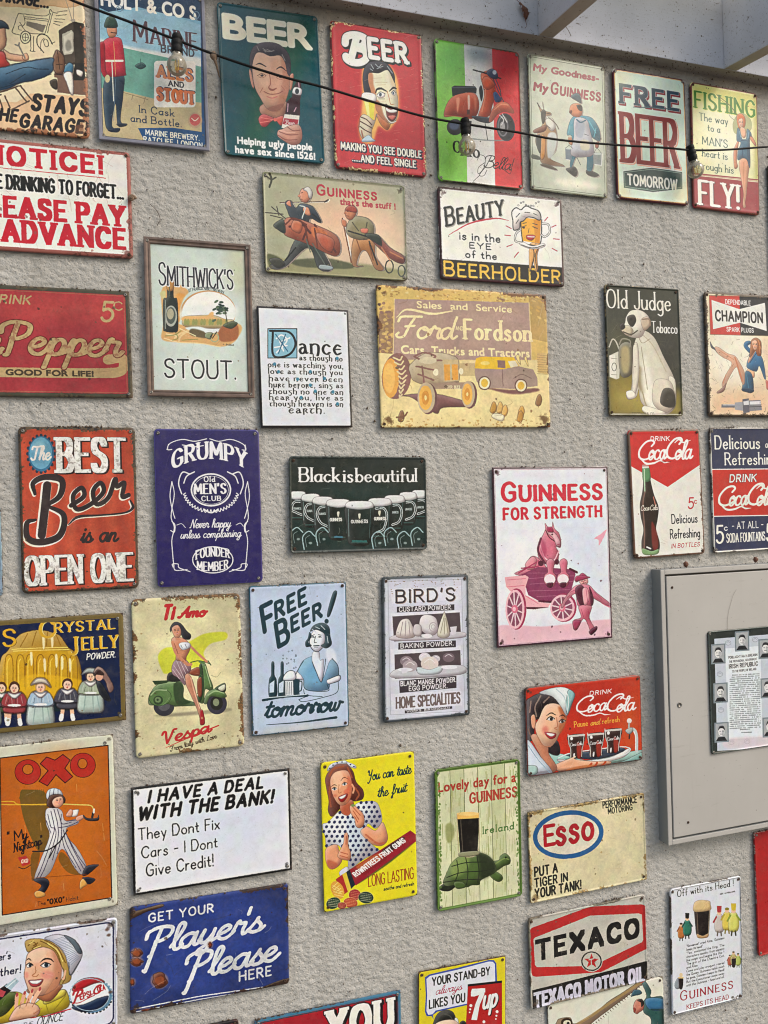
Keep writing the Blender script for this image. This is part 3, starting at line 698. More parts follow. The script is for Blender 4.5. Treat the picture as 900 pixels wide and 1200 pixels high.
# centre x, centre z, width, height (m), tilt (degrees)
SIGNS = {
    'garage': (-.2952, .8572, .400, .300, .8), 'holt': (.0222, .8615, .200, .300, .37), 'green': (.2487, .8597, .2008, .2984, 1.31),
    'red': (.4716, .8580, .1998, .3007, .55), 'ciao': (.6989, .8565, .2015, .3033, .12), 'goodness': (.9163, .8577, .1956, .3019, -.37),
    'freebeer': (1.1369, .8595, .1984, .3000, .62), 'fishing': (1.3491, .8573, .1975, .3007, -.39),
    'notice': (-.1731, .5921, .300, .200, .18), 'golf': (.3732, .5846, .2978, .1994, .21), 'beauty': (.7455, .5940, .2978, .1976, .24),
    'pepper': (-.1811, .3295, .300, .200, .37), 'smith': (.0964, .3846, .1996, .3003, -.09), 'dance': (.2998, .2967, .1861, .2397, .40),
    'ford': (.6514, .3268, .3943, .2947, .49), 'judge': (1.1001, .3588, .2013, .2999, .38), 'champion': (1.3741, .3595, .200, .300, .37),
    'best': (-.1288, .0241, .1998, .3013, -.18), 'grumpy': (.1038, .0220, .1983, .3001, -.13), 'black': (.4054, .0206, .2906, .1945, -.77),
    'coke5': (1.1512, .0289, .1984, .2974, 1.07), 'delicious': (1.3781, .0335, .200, .300, .54),
    'strength': (.8486, -.1029, .2874, .3912, -.05), 'jelly': (-.2084, -.2715, .300, .200, .17), 'tiamo': (.0569, -.2966, .2009, .2980, .12),
    'fbblue': (.2721, -.2829, .1963, .2946, -.36), 'birds': (.5413, -.2838, .1936, .3010, -1.18), 'pause': (.9152, -.4881, .2964, .1966, .16),
    'oxo': (-.1895, -.5537, .215, .316, .11), 'deal': (.0952, -.6001, .2984, .2015, -.22), 'rowntree': (.4064, -.6478, .1988, .3003, -.20),
    'lovely': (.6492, -.6926, .1991, .2993, -.51), 'esso': (.9153, -.7627, .2983, .1996, .39),
    'players': (.0849, -.8227, .2979, .1970, -1.22), 'pepsi': (-.2362, -.8309, .300, .200, -1.46), 'texaco': (.9076, -.9921, .2983, .1979, .27),
    'croc': (.9511, -1.1930, .300, .200, .25), 'head': (1.2257, -1.0434, .2012, .2942, -.67), 'redsign': (1.4746, -.9514, .200, .300, .22),
    'seven': (.5975, -1.1111, .200, .300, -1.90), 'you': (.3107, -1.0847, .300, .200, -1.00), 'tiny': (-.0220, -1.0669, .300, .200, -2.18),
    'lsliver': (-.4100, -.0478, .300, .160, 0.), 'rsliver': (1.5780, .6860, .200, .300, .9),
    'repub': (1.3313, -.4418, .200, .2875, .1),
}
# ---------------------------------------------------------------- the prints
SK_, SKD, SKL = 'e6b494', 'b4705a', 'f8dcc4'                    # printed skin: base, shade, light
def tree_fig(A, x, y, h, cols):                                 # small standing figure drawn as a few colour patches
    c1, c2, c3 = cols; A.push(x, y, h/100)
    A.fill([(-6, 96), (-10, 60), (-16, 40), (-14, 18), (0, 12), (14, 18), (16, 42), (9, 60), (9, 97), (2, 97), (0, 62), (-2, 97)], c1)
    A.fill([(-14, 20), (-24, 40), (-14, 52), (-10, 38)], c2); A.fill([(14, 20), (26, 34), (18, 52), (12, 38)], c2)
    A.ell(0, 4, 7, 9, c3); A.fill([(-8, 0), (-4, -10), (6, -9), (8, 1), (0, -3)], '3a2a20'); A.pop()

def a_garage(A):
    A.v(0, 0, 7.058)
    A.poly([(-1500, -500), (760, -500), (760, -200), (700, 60), (560, 90), (420, 78), (300, 108), (150, 90), (-1500, 70)], 'dcb88c')
    A.poly([(-1500, 880), (150, 870), (260, 800), (720, 820), (760, 1180), (-1500, 1100)], 'e0bc94')
    A.line([(300, 108), (420, 78), (560, 92), (700, 60)], 6, 'caa070')
    A.T('WHAT HAPPENS IN THE GARAGE...', 400, 92, 84, '38302e', 'sk', w=1650, al='r', wt=.24, sl=.18)
    A.T('STAYS', 276, 928, 118, '38302e', 'sk', w=440, wt=.27, sl=.2)
    A.T('IN THE', 140, 1028, 92, '38302e', 'sk', w=380, al='r', wt=.25, sl=.2)
    A.T('GARAGE!', 176, 1070, 100, '38302e', 'sk', w=540, wt=.26, sl=.2)
    k = '4a4038'
    # sketched car with its engine out
    A.lines([[(120, 260), (160, 150), (200, 148), (390, 160), (420, 110), (440, 130), (480, 140)], [(120, 260), (112, 300), (170, 320)],
             [(205, 160), (215, 220), (195, 250)], [(215, 185), (400, 205)], [(215, 170), (400, 190)], [(440, 140), (400, 300)], [(425, 140), (380, 300)],
             [(170, 215), (240, 300), (380, 310)], [(480, 130), (560, 118)], [(470, 160), (555, 150)], [(460, 185), (540, 190)], [(455, 205), (520, 215)], [(450, 225), (500, 240)],
             [(430, 390), (460, 375)], [(262, 330), (262, 450)], [(285, 330), (285, 450)], [(255, 452), (300, 456)]], 5, k)
    A.fill([(228, 205), (385, 240), (360, 300), (225, 240)], '8a8070', sm=False); A.ell(218, 338, 42, 50, 'e8dcb8'); A.ell(218, 338, 42, 50, k, w=7); A.ell(218, 338, 24, 30, k, w=5)
    A.lines([[(218, 308), (218, 368)], [(194, 338), (242, 338)], [(180, 240), (160, 250), (165, 275), (185, 280)]], 4, k)
    A.line([(370, 465), (320, 400), (315, 340), (350, 312), (400, 330), (440, 392)], 8, k); A.line([(345, 450), (345, 380), (370, 345)], 4, k); A.ell(388, 385, 18, 34, k, w=5, rot=-20)
    # television
    A.fill([(492, 280), (610, 205), (700, 225), (722, 560), (540, 560), (500, 470)], '40382f', sm=False); A.fill([(492, 280), (610, 205), (625, 540), (540, 560), (500, 470)], '564c42', sm=False)
    A.fill([(520, 310), (600, 275), (612, 300), (612, 450), (600, 470), (535, 480), (522, 440)], 'b8b4a4', sm=False); A.fill([(530, 330), (598, 290), (604, 450), (540, 468)], 'd0ccbc', sm=False)
    A.fill([(545, 400), (565, 360), (590, 372), (596, 430), (560, 450)], '7c7a70', a=.7, blur=6)
    A.lines([[(600, 190), (540, 0)], [(612, 190), (612, 0)]], 5, 'a09888'); A.ell(608, 198, 18, 12, 'b0a898')
    A.poly([(455, 625), (725, 660), (725, 815), (480, 790), (480, 670), (455, 665)], '7d6050'); A.line([(455, 640), (715, 672)], 8, '4c3a30')
    A.poly([(600, 690), (625, 545), (700, 550), (712, 690)], '33302c'); A.fill([(528, 600), (575, 545), (612, 570), (600, 640), (560, 650)], '4a7890'); A.fill([(530, 640), (600, 630), (612, 800), (585, 795), (560, 720)], 'ece6d8'); A.fill([(640, 600), (690, 620), (680, 660), (640, 640)], 'e4ded0')
    A.fill([(420, 700), (470, 685), (478, 760), (440, 750)], '4c4236')
    # boots, jeans, arm
    A.fill([(440, 540), (455, 470), (480, 440), (530, 490), (540, 560), (520, 640), (460, 625)], '7c5c46'); A.lines([[(480, 450), (500, 600)], [(470, 560), (520, 560)]], 5, '3c2c22')
    A.fill([(-300, 600), (0, 590), (200, 545), (430, 505), (445, 560), (430, 630), (300, 690), (180, 715), (40, 770), (-300, 800)], '38607e')
    A.lines([[(0, 760), (180, 710), (300, 690), (430, 640)], [(-10, 585), (200, 545), (420, 508)], [(60, 640), (220, 585), (330, 600), (410, 600)], [(90, 720), (220, 640)]], 6, '20303e')
    A.fill([(40, 440), (90, 470), (200, 490), (235, 500), (230, 530), (140, 535), (60, 510)], 'dcae8c'); A.fill([(195, 490), (225, 470), (245, 500), (238, 525), (200, 520)], 'dcae8c')
    A.lines([[(215, 510), (165, 410)], [(165, 410), (135, 400)], [(165, 410), (168, 385)]], 12, '8a8478')
    A.fill([(-200, 460), (20, 450), (60, 520), (70, 575), (-200, 600)], 'd05048'); A.fill([(-60, 250), (40, 225), (55, 300), (60, 380), (30, 440), (-60, 450)], 'dcae8c')
    A.fill([(-80, 250), (0, 200), (60, 225), (82, 270), (40, 262), (-60, 280)], '40505a')
    A.lines([[(-200, 820), (0, 790), (180, 735)], [(-200, 850), (20, 810)]], 12, '5a463a'); A.lines([[(0, 830), (30, 915)], [(50, 820), (90, 915)], [(140, 760), (230, 870)], [(180, 740), (275, 860)], [(105, 930), (250, 862)]], 12, '6a5446', sm=False)
    A.wear(1.5, .5, 'a06a4c', spots=70, scr=14, dirt=.14)

def a_holt(A):
    A.v(0, 0, 3.4615)
    A.poly([(390, 30), (835, 60), (850, 330), (395, 330)], '7cacc4'); A.poly([(395, 60), (620, 50), (840, 120), (840, 270), (640, 260), (398, 180)], '90b8cc')
    A.fill([(400, 170), (500, 195), (600, 215), (830, 250), (830, 290), (540, 260), (400, 220)], 'd8dcd8', blur=6)
    A.poly([(395, 195), (500, 205), (700, 250), (845, 290), (850, 440), (700, 440), (395, 370)], '6ea494'); A.fill([(398, 200), (470, 205), (500, 230), (400, 225)], '4e7a50')
    A.poly([(400, 365), (500, 380), (620, 410), (850, 430), (850, 640), (395, 640)], 'bcac84'); A.lines([[(480, 380), (600, 415)], [(540, 395), (535, 415)], [(590, 405), (583, 430)]], 2, '7c6c50')
    A.fill([(548, 278), (575, 265), (592, 280), (570, 292)], '30504c'); A.line([(570, 250), (572, 280)], 2, '30504c')
    A.poly([(380, -140), (860, -80), (830, 100), (700, 75), (560, 40), (440, 60), (380, 30)], '24405c'); A.poly([(812, 60), (850, 60), (860, 640), (818, 640)], '24507c')
    A.poly([(560, 530), (700, 528), (835, 548), (835, 640), (700, 612), (590, 590)], '24507c'); A.poly([(380, -140), (402, -140), (412, 600), (385, 600)], '30506c')
    A.T('HOLT & CO S', 412, 32, 58, 'f0ece0', 'sans', w=378, b=2.5); A.T("'", 782, 20, 40, 'f0ece0', 'sk', wt=.2)
    A.T('MARINE', 545, 178, 68, '5a4248', 'sk', w=250, big=1.25, wt=.15, ser=.1, con=.5, sh=(3, 3, 'a0b8c4')); A.T('BRAND', 655, 222, 28, '4a4248', 'sk', w=130, wt=.2)
    A.rect(625, 258, 792, 446, 'e8e4dc', r=14); A.T('ALES', 640, 322, 44, 'd0885c', 'sk', w=136, wt=.26, ser=.12, sh=(3, -3, '3c4c6c')); A.T('AND', 684, 358, 20, '3a3a44', 'sk', w=60, wt=.22, ser=.1)
    A.T('STOUT', 640, 415, 46, 'd0784c', 'sk', w=144, wt=.27, ser=.1, sh=(3, -3, '3c3c4c'))
    A.T('In Cask', 566, 466, 28, '2c3c4c', 'sk', w=138, wt=.14, ser=.1); A.T('and Bottle.', 532, 502, 28, '2c3c4c', 'sk', w=202, wt=.14, ser=.1)
    A.T('MARINE BREWERY.', 592, 556, 20, 'e4e0d4', 'sk', w=214, wt=.18, rot=0); A.T('RATCLIFF. LONDON', 584, 584, 20, 'e4e0d4', 'sk', w=234, wt=.18)
    A.ell(790, 498, 29, 32, 'b89c7c'); A.ell(790, 496, 22, 24, 'c05c54'); A.lines([[(776, 490), (790, 500), (804, 488)]], 3, 'e8d8c0')
    # guardsman
    A.fill([(427, 500), (425, 340), (500, 315), (500, 400), (490, 500), (515, 515), (480, 520), (470, 430), (455, 520), (485, 535), (445, 540)], '243848'); A.line([(470, 330), (462, 500)], 2, '6a8090')
    A.fill([(440, 535), (486, 530), (480, 546), (450, 545)], '1c2430'); A.fill([(475, 512), (515, 512), (510, 522), (485, 524)], '1c2430')
    A.fill([(408, 200), (440, 165), (485, 165), (500, 200), (510, 300), (505, 318), (425, 318), (412, 260)], 'c42c3c'); A.fill([(405, 190), (425, 190), (430, 290), (440, 320), (420, 320), (403, 260)], 'a4202c')
    A.line([(432, 258), (498, 258)], 9, 'e8e0c8', sm=False); A.line([(462, 180), (470, 320)], 2, 'e0b070'); A.ell(437, 330, 10, 16, 'c8b890'); A.line([(455, 262), (462, 420)], 4, 'dcd8c8')
    A.fill([(436, 120), (470, 118), (474, 150), (456, 165), (440, 155)], 'c88c6c'); A.line([(452, 143), (474, 146)], 5, '5a3a28'); A.fill([(424, 118), (434, 85), (455, 78), (472, 95), (476, 122), (440, 124)], '2c4438')
    A.lines([[(480, 40), (500, 55)], [(790, 80), (800, 95)]], 4, '8098a8'); A.ell(485, 47, 12, 12, '6c88a0', w=3); A.ell(795, 72, 12, 14, '6c88a0', w=3)
    A.rect(-0, -0, 0.1, .1, 'ffffff'); A.Hg = None; A.us = 1
    A.border(1.6, 3.2, '8f8f9c', r=2); A.border(3.4, .5, '3a3f52', r=2); A.border(.3, .6, '4c4c54', r=2)
    A.wear(.8, .3, '7a6a5a', spots=25, scr=26, dirt=.2)

def a_green(A):
    A.v(240, 0, 3.214)
    A.poly([(230, 20), (430, 60), (300, 420), (180, 620), (130, 600)], '0c5238', blur=40)
    A.T('BEER', 72, 150, 92, 'f4ecd4', 'sans', w=322, b=6, sp=.13)
    A.T('Helping ugly people', 122, 548, 27, 'f4f4f0', 'sans', w=276, b=1.6); A.T('have sex since 1526!', 114, 582, 27, 'f4f4f0', 'sans', w=296, b=1.6)
    A.v(290, 40, 8.57)
    A.fill([(140, 730), (380, 700), (360, 860), (330, 900), (140, 830)], 'b07c64')
    A.fill([(12, 395), (30, 385), (60, 560), (40, 545), (20, 470)], 'd09c84'); A.fill([(420, 440), (455, 430), (440, 560), (415, 580)], 'c08870')
    A.fill([(45, 270), (100, 200), (330, 215), (400, 300), (415, 480), (400, 620), (350, 740), (270, 795), (190, 770), (120, 660), (70, 560), (45, 420)], 'd8a488')
    A.fill([(330, 240), (405, 320), (415, 480), (400, 620), (340, 750), (270, 795), (320, 640), (350, 480)], 'b87c64', a=.75, blur=10)
    A.fill([(60, 300), (200, 250), (230, 400), (190, 560), (120, 520)], 'ecc4a4', a=.6, blur=14); A.fill([(190, 770), (270, 740), (360, 720), (300, 800)], '8c5848', blur=5, a=.7)
    A.fill([(20, 360), (20, 240), (60, 150), (150, 110), (290, 120), (390, 200), (425, 300), (420, 430), (395, 420), (370, 310), (320, 240), (220, 245), (140, 210), (80, 220), (45, 320), (40, 400)], '30242c')
    A.lines([[(90, 150), (110, 190)], [(150, 170), (200, 200), (260, 190)], [(190, 180), (240, 200)], [(160, 190), (180, 205)], [(340, 230), (370, 290)]], 9, '9c9490', a=.8)
    A.line([(80, 330), (120, 320), (180, 350)], 16, '3c2420', taper=[.3, 1, .5]); A.line([(285, 375), (330, 355), (390, 400)], 16, '3c2420', taper=[.5, 1, .3])
    A.lines([[(95, 440), (140, 420), (180, 440)], [(285, 455), (320, 440), (365, 460)]], 6, '5c342c'); A.ell(140, 440, 16, 11, '4c3838'); A.ell(325, 455, 16, 11, '4c3838'); A.lines([[(105, 452), (140, 462), (175, 450)], [(290, 470), (330, 478), (360, 466)]], 4, 'a06454')
    A.line([(215, 420), (225, 520), (205, 560), (240, 585), (285, 570)], 9, '9c5c4c', a=.8); A.fill([(205, 555), (245, 575), (285, 560), (260, 590), (220, 588)], '8c4c40', a=.8)
    A.line([(160, 600), (220, 625), (300, 620), (345, 595)], 8, '8c4c44'); A.line([(190, 650), (240, 665), (290, 650)], 10, 'c4746c'); A.lines([[(150, 560), (120, 610)], [(330, 540), (370, 590)]], 6, 'a86c58')
    A.fill([(105, 870), (150, 825), (230, 850), (270, 875), (230, 900), (180, 950), (130, 940)], 'c04848'); A.fill([(270, 870), (340, 840), (360, 880), (330, 940), (290, 900)], 'd05c50'); A.lines([[(130, 860), (250, 880)], [(120, 910), (240, 890)]], 7, 'e8847c'); A.ell(272, 880, 18, 18, 'd86c60')
    A.fill([(490, 490), (530, 490), (535, 600), (520, 690), (520, 850), (370, 840), (385, 700), (440, 650), (450, 560)], '381c24', sm=False); A.lines([[(505, 500), (510, 560)], [(480, 760), (460, 800)], [(400, 720), (395, 800)]], 10, 'b890a0')
    A.fill([(445, 590), (470, 555), (535, 575), (525, 635), (450, 620)], 'd8dcdc'); A.ell(490, 597, 20, 28, '303840')
    A.poly([(365, 825), (515, 840), (495, 1010), (335, 960)], 'e4dcd4'); A.poly([(362, 865), (505, 880), (490, 950), (345, 925)], 'a83040'); A.T('Beer', 375, 925, 42, 'f0d4d0', 'sc', w=90, wt=.1)
    A.fill([(300, 990), (340, 975), (420, 940), (500, 930), (535, 980), (540, 1060), (510, 1120), (430, 1130), (340, 1080), (295, 1040)], 'c48c78')
    A.lines([[(310, 1000), (400, 1030), (500, 1030)], [(300, 1035), (380, 1080), (490, 1080)], [(390, 950), (450, 990), (520, 985)]], 9, '7c4840', a=.8); A.lines([[(320, 985), (400, 1010), (470, 1005)], [(400, 945), (450, 960)]], 10, 'e0b09c', a=.8)
    A.wear(.9, .4, '0c3c34', spots=16, scr=8, dirt=.06, col2='16302c')

def a_red(A):
    A.v(400, 60, 10)
    o = [(230, 300), (270, 180), (400, 150), (520, 180), (620, 320), (650, 480), (650, 760), (610, 860), (520, 950), (420, 900), (380, 1000), (340, 1100), (230, 1080), (190, 900), (220, 780), (235, 560)]
    A.fill(o, 'f0a860', blur=26); A.fill(o, 'f8c070', blur=12, a=.8)
    A.v(240, 0, 3.214)
    A.T('B', 530, 240, 100, 'f0f4ec', 'sc', w=72, wt=.28, out=(3, '1c2c30'), sh=(4, 5, '1c2c30'), sl=.08); A.T('EER', 618, 226, 68, 'f0f4ec', 'sk', w=136, wt=.25, ser=.08, sl=-.05, out=(3, '1c2c30'), sh=(4, 5, '1c2c30'))
    A.T('MAKING YOU SEE DOUBLE', 510, 568, 25, 'f4ecd8', 'sk', w=298, wt=.2, out=(2, '28283c'), sh=(3, 3, '28283c')); A.T('.....AND FEEL SINGLE', 552, 612, 24, 'f4ecd8', 'sk', w=236, wt=.2, out=(2, '28283c'), sh=(3, 3, '28283c'))
    A.v(400, 60, 10)
    A.fill([(400, 760), (540, 880), (560, 880), (520, 950), (440, 880)], 'c87850')
    A.fill([(300, 290), (420, 270), (560, 260), (610, 400), (625, 500), (645, 600), (640, 780), (600, 865), (540, 870), (450, 800), (390, 700), (380, 600), (310, 520)], 'e8e4c8')
    A.fill([(380, 600), (440, 640), (480, 780), (540, 868), (450, 810), (390, 710)], 'b06848', a=.8, blur=8); A.fill([(300, 290), (350, 300), (360, 420), (390, 540), (310, 520)], 'c88c68', blur=8)
    A.fill([(560, 280), (605, 400), (600, 460), (560, 400)], 'd8c8a4', blur=8); A.lines([[(380, 400), (450, 395), (520, 400)], [(400, 430), (500, 425)], [(360, 350), (460, 345)]], 4, 'c0a880')
    A.fill([(235, 330), (260, 220), (330, 160), (450, 155), (540, 200), (600, 300), (608, 400), (590, 370), (540, 270), (500, 255), (420, 290), (340, 285), (300, 300), (300, 400), (330, 530), (260, 520), (240, 430)], '1c2030')
    A.lines([[(330, 190), (360, 240)], [(380, 185), (420, 220), (450, 190)], [(400, 240), (470, 210)], [(320, 240), (350, 260)], [(520, 210), (580, 290)]], 9, 'a8b4bc', a=.85)
    A.line([(385, 520), (400, 480), (450, 470), (510, 500)], 26, '20222c', taper=[.4, 1, .5]); A.line([(545, 500), (590, 460), (625, 470)], 24, '20222c', taper=[.4, 1, .6])
    A.fill([(400, 540), (440, 510), (490, 530), (480, 570), (420, 575)], 'f4f4f0'); A.ell(440, 540, 16, 22, '50606c'); A.fill([(565, 520), (590, 495), (615, 520), (600, 550)], 'f4f4f0'); A.ell(590, 522, 11, 18, '50606c')
    A.lines([[(400, 540), (440, 508), (495, 530)], [(565, 520), (592, 492), (618, 515)], [(420, 590), (490, 590)]], 6, '302c30'); A.line([(520, 500), (545, 590), (560, 650), (600, 650)], 8, 'c08860')
    A.fill([(500, 650), (560, 690), (640, 690), (625, 800), (575, 850), (520, 800)], '702c30'); A.fill([(505, 690), (560, 715), (630, 700), (628, 740), (560, 750), (515, 730)], 'f8f8f0'); A.fill([(530, 790), (580, 780), (620, 790), (580, 835)], 'd07068'); A.line([(490, 660), (480, 740), (520, 820), (570, 865), (620, 850)], 8, 'f4f0dc')
    A.poly([(235, 560), (380, 580), (360, 840), (300, 850)], 'e4dc58'); A.poly([(250, 600), (300, 600), (320, 830), (300, 830)], 'f0ec98'); A.fill([(220, 560), (240, 520), (300, 515), (375, 535), (395, 590), (360, 630), (240, 610)], 'f4f4ec')
    A.fill([(200, 820), (240, 770), (300, 790), (370, 840), (390, 770), (400, 780), (370, 880), (340, 960), (340, 1060), (300, 1080), (230, 1050), (190, 940)], 'e0d4bc')
    A.lines([[(210, 800), (280, 830), (340, 890)], [(205, 850), (260, 880), (345, 930)], [(205, 910), (260, 950), (330, 985)]], 12, '5c3c34'); A.lines([[(220, 960), (240, 1040)], [(200, 830), (190, 920)]], 16, 'a05c50', a=.8); A.fill([(230, 1060), (300, 1010), (350, 1050), (380, 1080), (240, 1090)], 'c4d8e8')
    A.Hg = None; A.us = 1
    for i in range(46):
        x, y = A.rng.random()*94+3, A.rng.random()*142+4; A.line([(x, y), (x+5*A.rng.random()+2, y-1.6)], .35, 'e8a090', a=.4)
    A.border(.8, 1.4, '5c2a2c', r=5, a=.8); A.wear(1.8, .6, 'e4cc98', spots=14, scr=8, dirt=.05, col2='5a2828')

def a_ciao(A):
    A.v(490, 0, 3.4304)
    A.poly([(40, 140), (178, 160), (192, 770), (60, 770)], '7cc444'); A.poly([(40, 140), (178, 160), (182, 330), (60, 400)], '4ea040', blur=36, a=.8); A.poly([(80, 300), (180, 300), (190, 700), (90, 700)], '9cdc68', blur=30, a=.6)
    A.poly([(178, 160), (290, 200), (304, 780), (192, 760)], 'e0e0dc'); A.poly([(178, 160), (290, 190), (290, 260), (185, 260)], '74848c', blur=24)
    A.poly([(290, 190), (430, 200), (430, 800), (304, 780)], 'd43c40'); A.poly([(290, 190), (430, 200), (430, 330), (300, 330)], 'a82c34', blur=30, a=.7)
    A.v(500, 100, 7.5); k = '20242c'
    A.line([(330, 480), (520, 500), (700, 500)], 12, '8c9494', a=.8)
    A.ell(235, 385, 72, 70, k); A.ell(228, 370, 45, 40, '4c5c78', blur=6); A.poly([(300, 330), (380, 330), (375, 440), (310, 435)], '262a30')
    A.ell(680, 385, 82, 122, k, rot=-6); A.ell(655, 375, 48, 92, '6c6c74'); A.ell(655, 375, 36, 78, '2c3038'); A.ell(650, 380, 22, 44, '98989c'); A.lines([[(625, 280), (660, 320), (640, 370)], [(650, 270), (690, 340)]], 9, 'c8c8c8'); A.ell(680, 385, 76, 116, '484c58', w=4)
    A.poly([(205, 35), (230, 22), (410, 28), (425, 50), (420, 95), (400, 85), (330, 82), (212, 115)], '1c242c'); A.line([(210, 40), (410, 38)], 8, '46525c')
    R, RD, RL = 'd85838', '98341f', 'f4a080'
    A.fill([(140, 290), (160, 190), (215, 120), (300, 90), (390, 85), (430, 120), (445, 190), (430, 270), (380, 312), (300, 300), (220, 290)], R, grad=(RD, (280, 90), (290, 330)))
    A.fill([(245, 135), (275, 130), (270, 200), (255, 260), (248, 190)], RL, blur=5, a=.9); A.fill([(345, 120), (362, 110), (366, 200), (352, 240)], 'fcd8c8', blur=4, a=.9); A.fill([(400, 110), (425, 140), (425, 200), (410, 250)], RL, blur=8, a=.5)
    A.rect(338, 232, 364, 275, '5c3028'); A.line([(150, 285), (260, 292), (380, 312)], 6, 'f08860', a=.6)
    A.fill([(460, -60), (490, -100), (545, -100), (575, 0), (590, 90), (560, 200), (530, 290), (440, 290), (470, 190), (490, 90)], R, grad=('b84428', (460, 0), (600, 60))); A.line([(475, -60), (500, 80), (470, 250)], 10, RL, a=.6)
    A.fill([(445, 60), (465, 20), (480, 90), (465, 160)], '2c343c'); A.fill([(380, 290), (440, 290), (560, 310), (530, 350), (430, 330)], '303844')
    A.fill([(530, 330), (560, 230), (620, 170), (690, 170), (745, 235), (745, 262), (660, 250), (600, 280), (560, 335)], R, grad=(RD, (620, 170), (600, 330))); A.line([(580, 230), (640, 185), (700, 190)], 9, RL, a=.8)
    A.lines([[(560, -60), (610, 60), (660, 160)], [(580, -60), (630, 60), (640, 150)]], 8, '3a4450'); A.fill([(570, 90), (600, 80), (640, 150), (590, 165)], '2c4474')
    A.v(490, 0, 3.4304)
    A.lines([[(215, 290), (280, 308), (325, 325)]], 6, '20242c'); A.fill([(268, 300), (290, 285), (310, 300), (312, 325), (285, 322)], '38405c'); A.ell(300, 300, 8, 9, 'b8bcc8'); A.fill([(250, 340), (260, 318), (280, 322), (300, 350), (270, 370)], R)
    A.line([(262, 505), (272, 570)], 3, k)
    A.T('C', 137, 618, 44, '1c2420', 'sk', w=24, wt=.2, con=.4, ser=0); A.T('iao', 168, 632, 58, '1c2420', 'sk', w=70, wt=.16, con=.4, ser=.1)
    A.T('Bella!', 258, 678, 48, '1c1c20', 'sc', w=108, wt=.075, sl=.35); A.lines([[(232, 650), (240, 630), (262, 640), (258, 680), (236, 705), (236, 680), (262, 660)], [(262, 680), (240, 710), (258, 712), (270, 690)], [(340, 690), (362, 705), (368, 680), (352, 684)], [(215, 735), (240, 712)]], 2.2, '1c1c20')
    A.Hg = None; A.us = 1; A.border(.8, 1.2, '5a5a44', r=6, a=.8); A.wear(1.1, .6, '4c4a3c', spots=110, scr=60, dirt=.18, cc='d8dcd0')

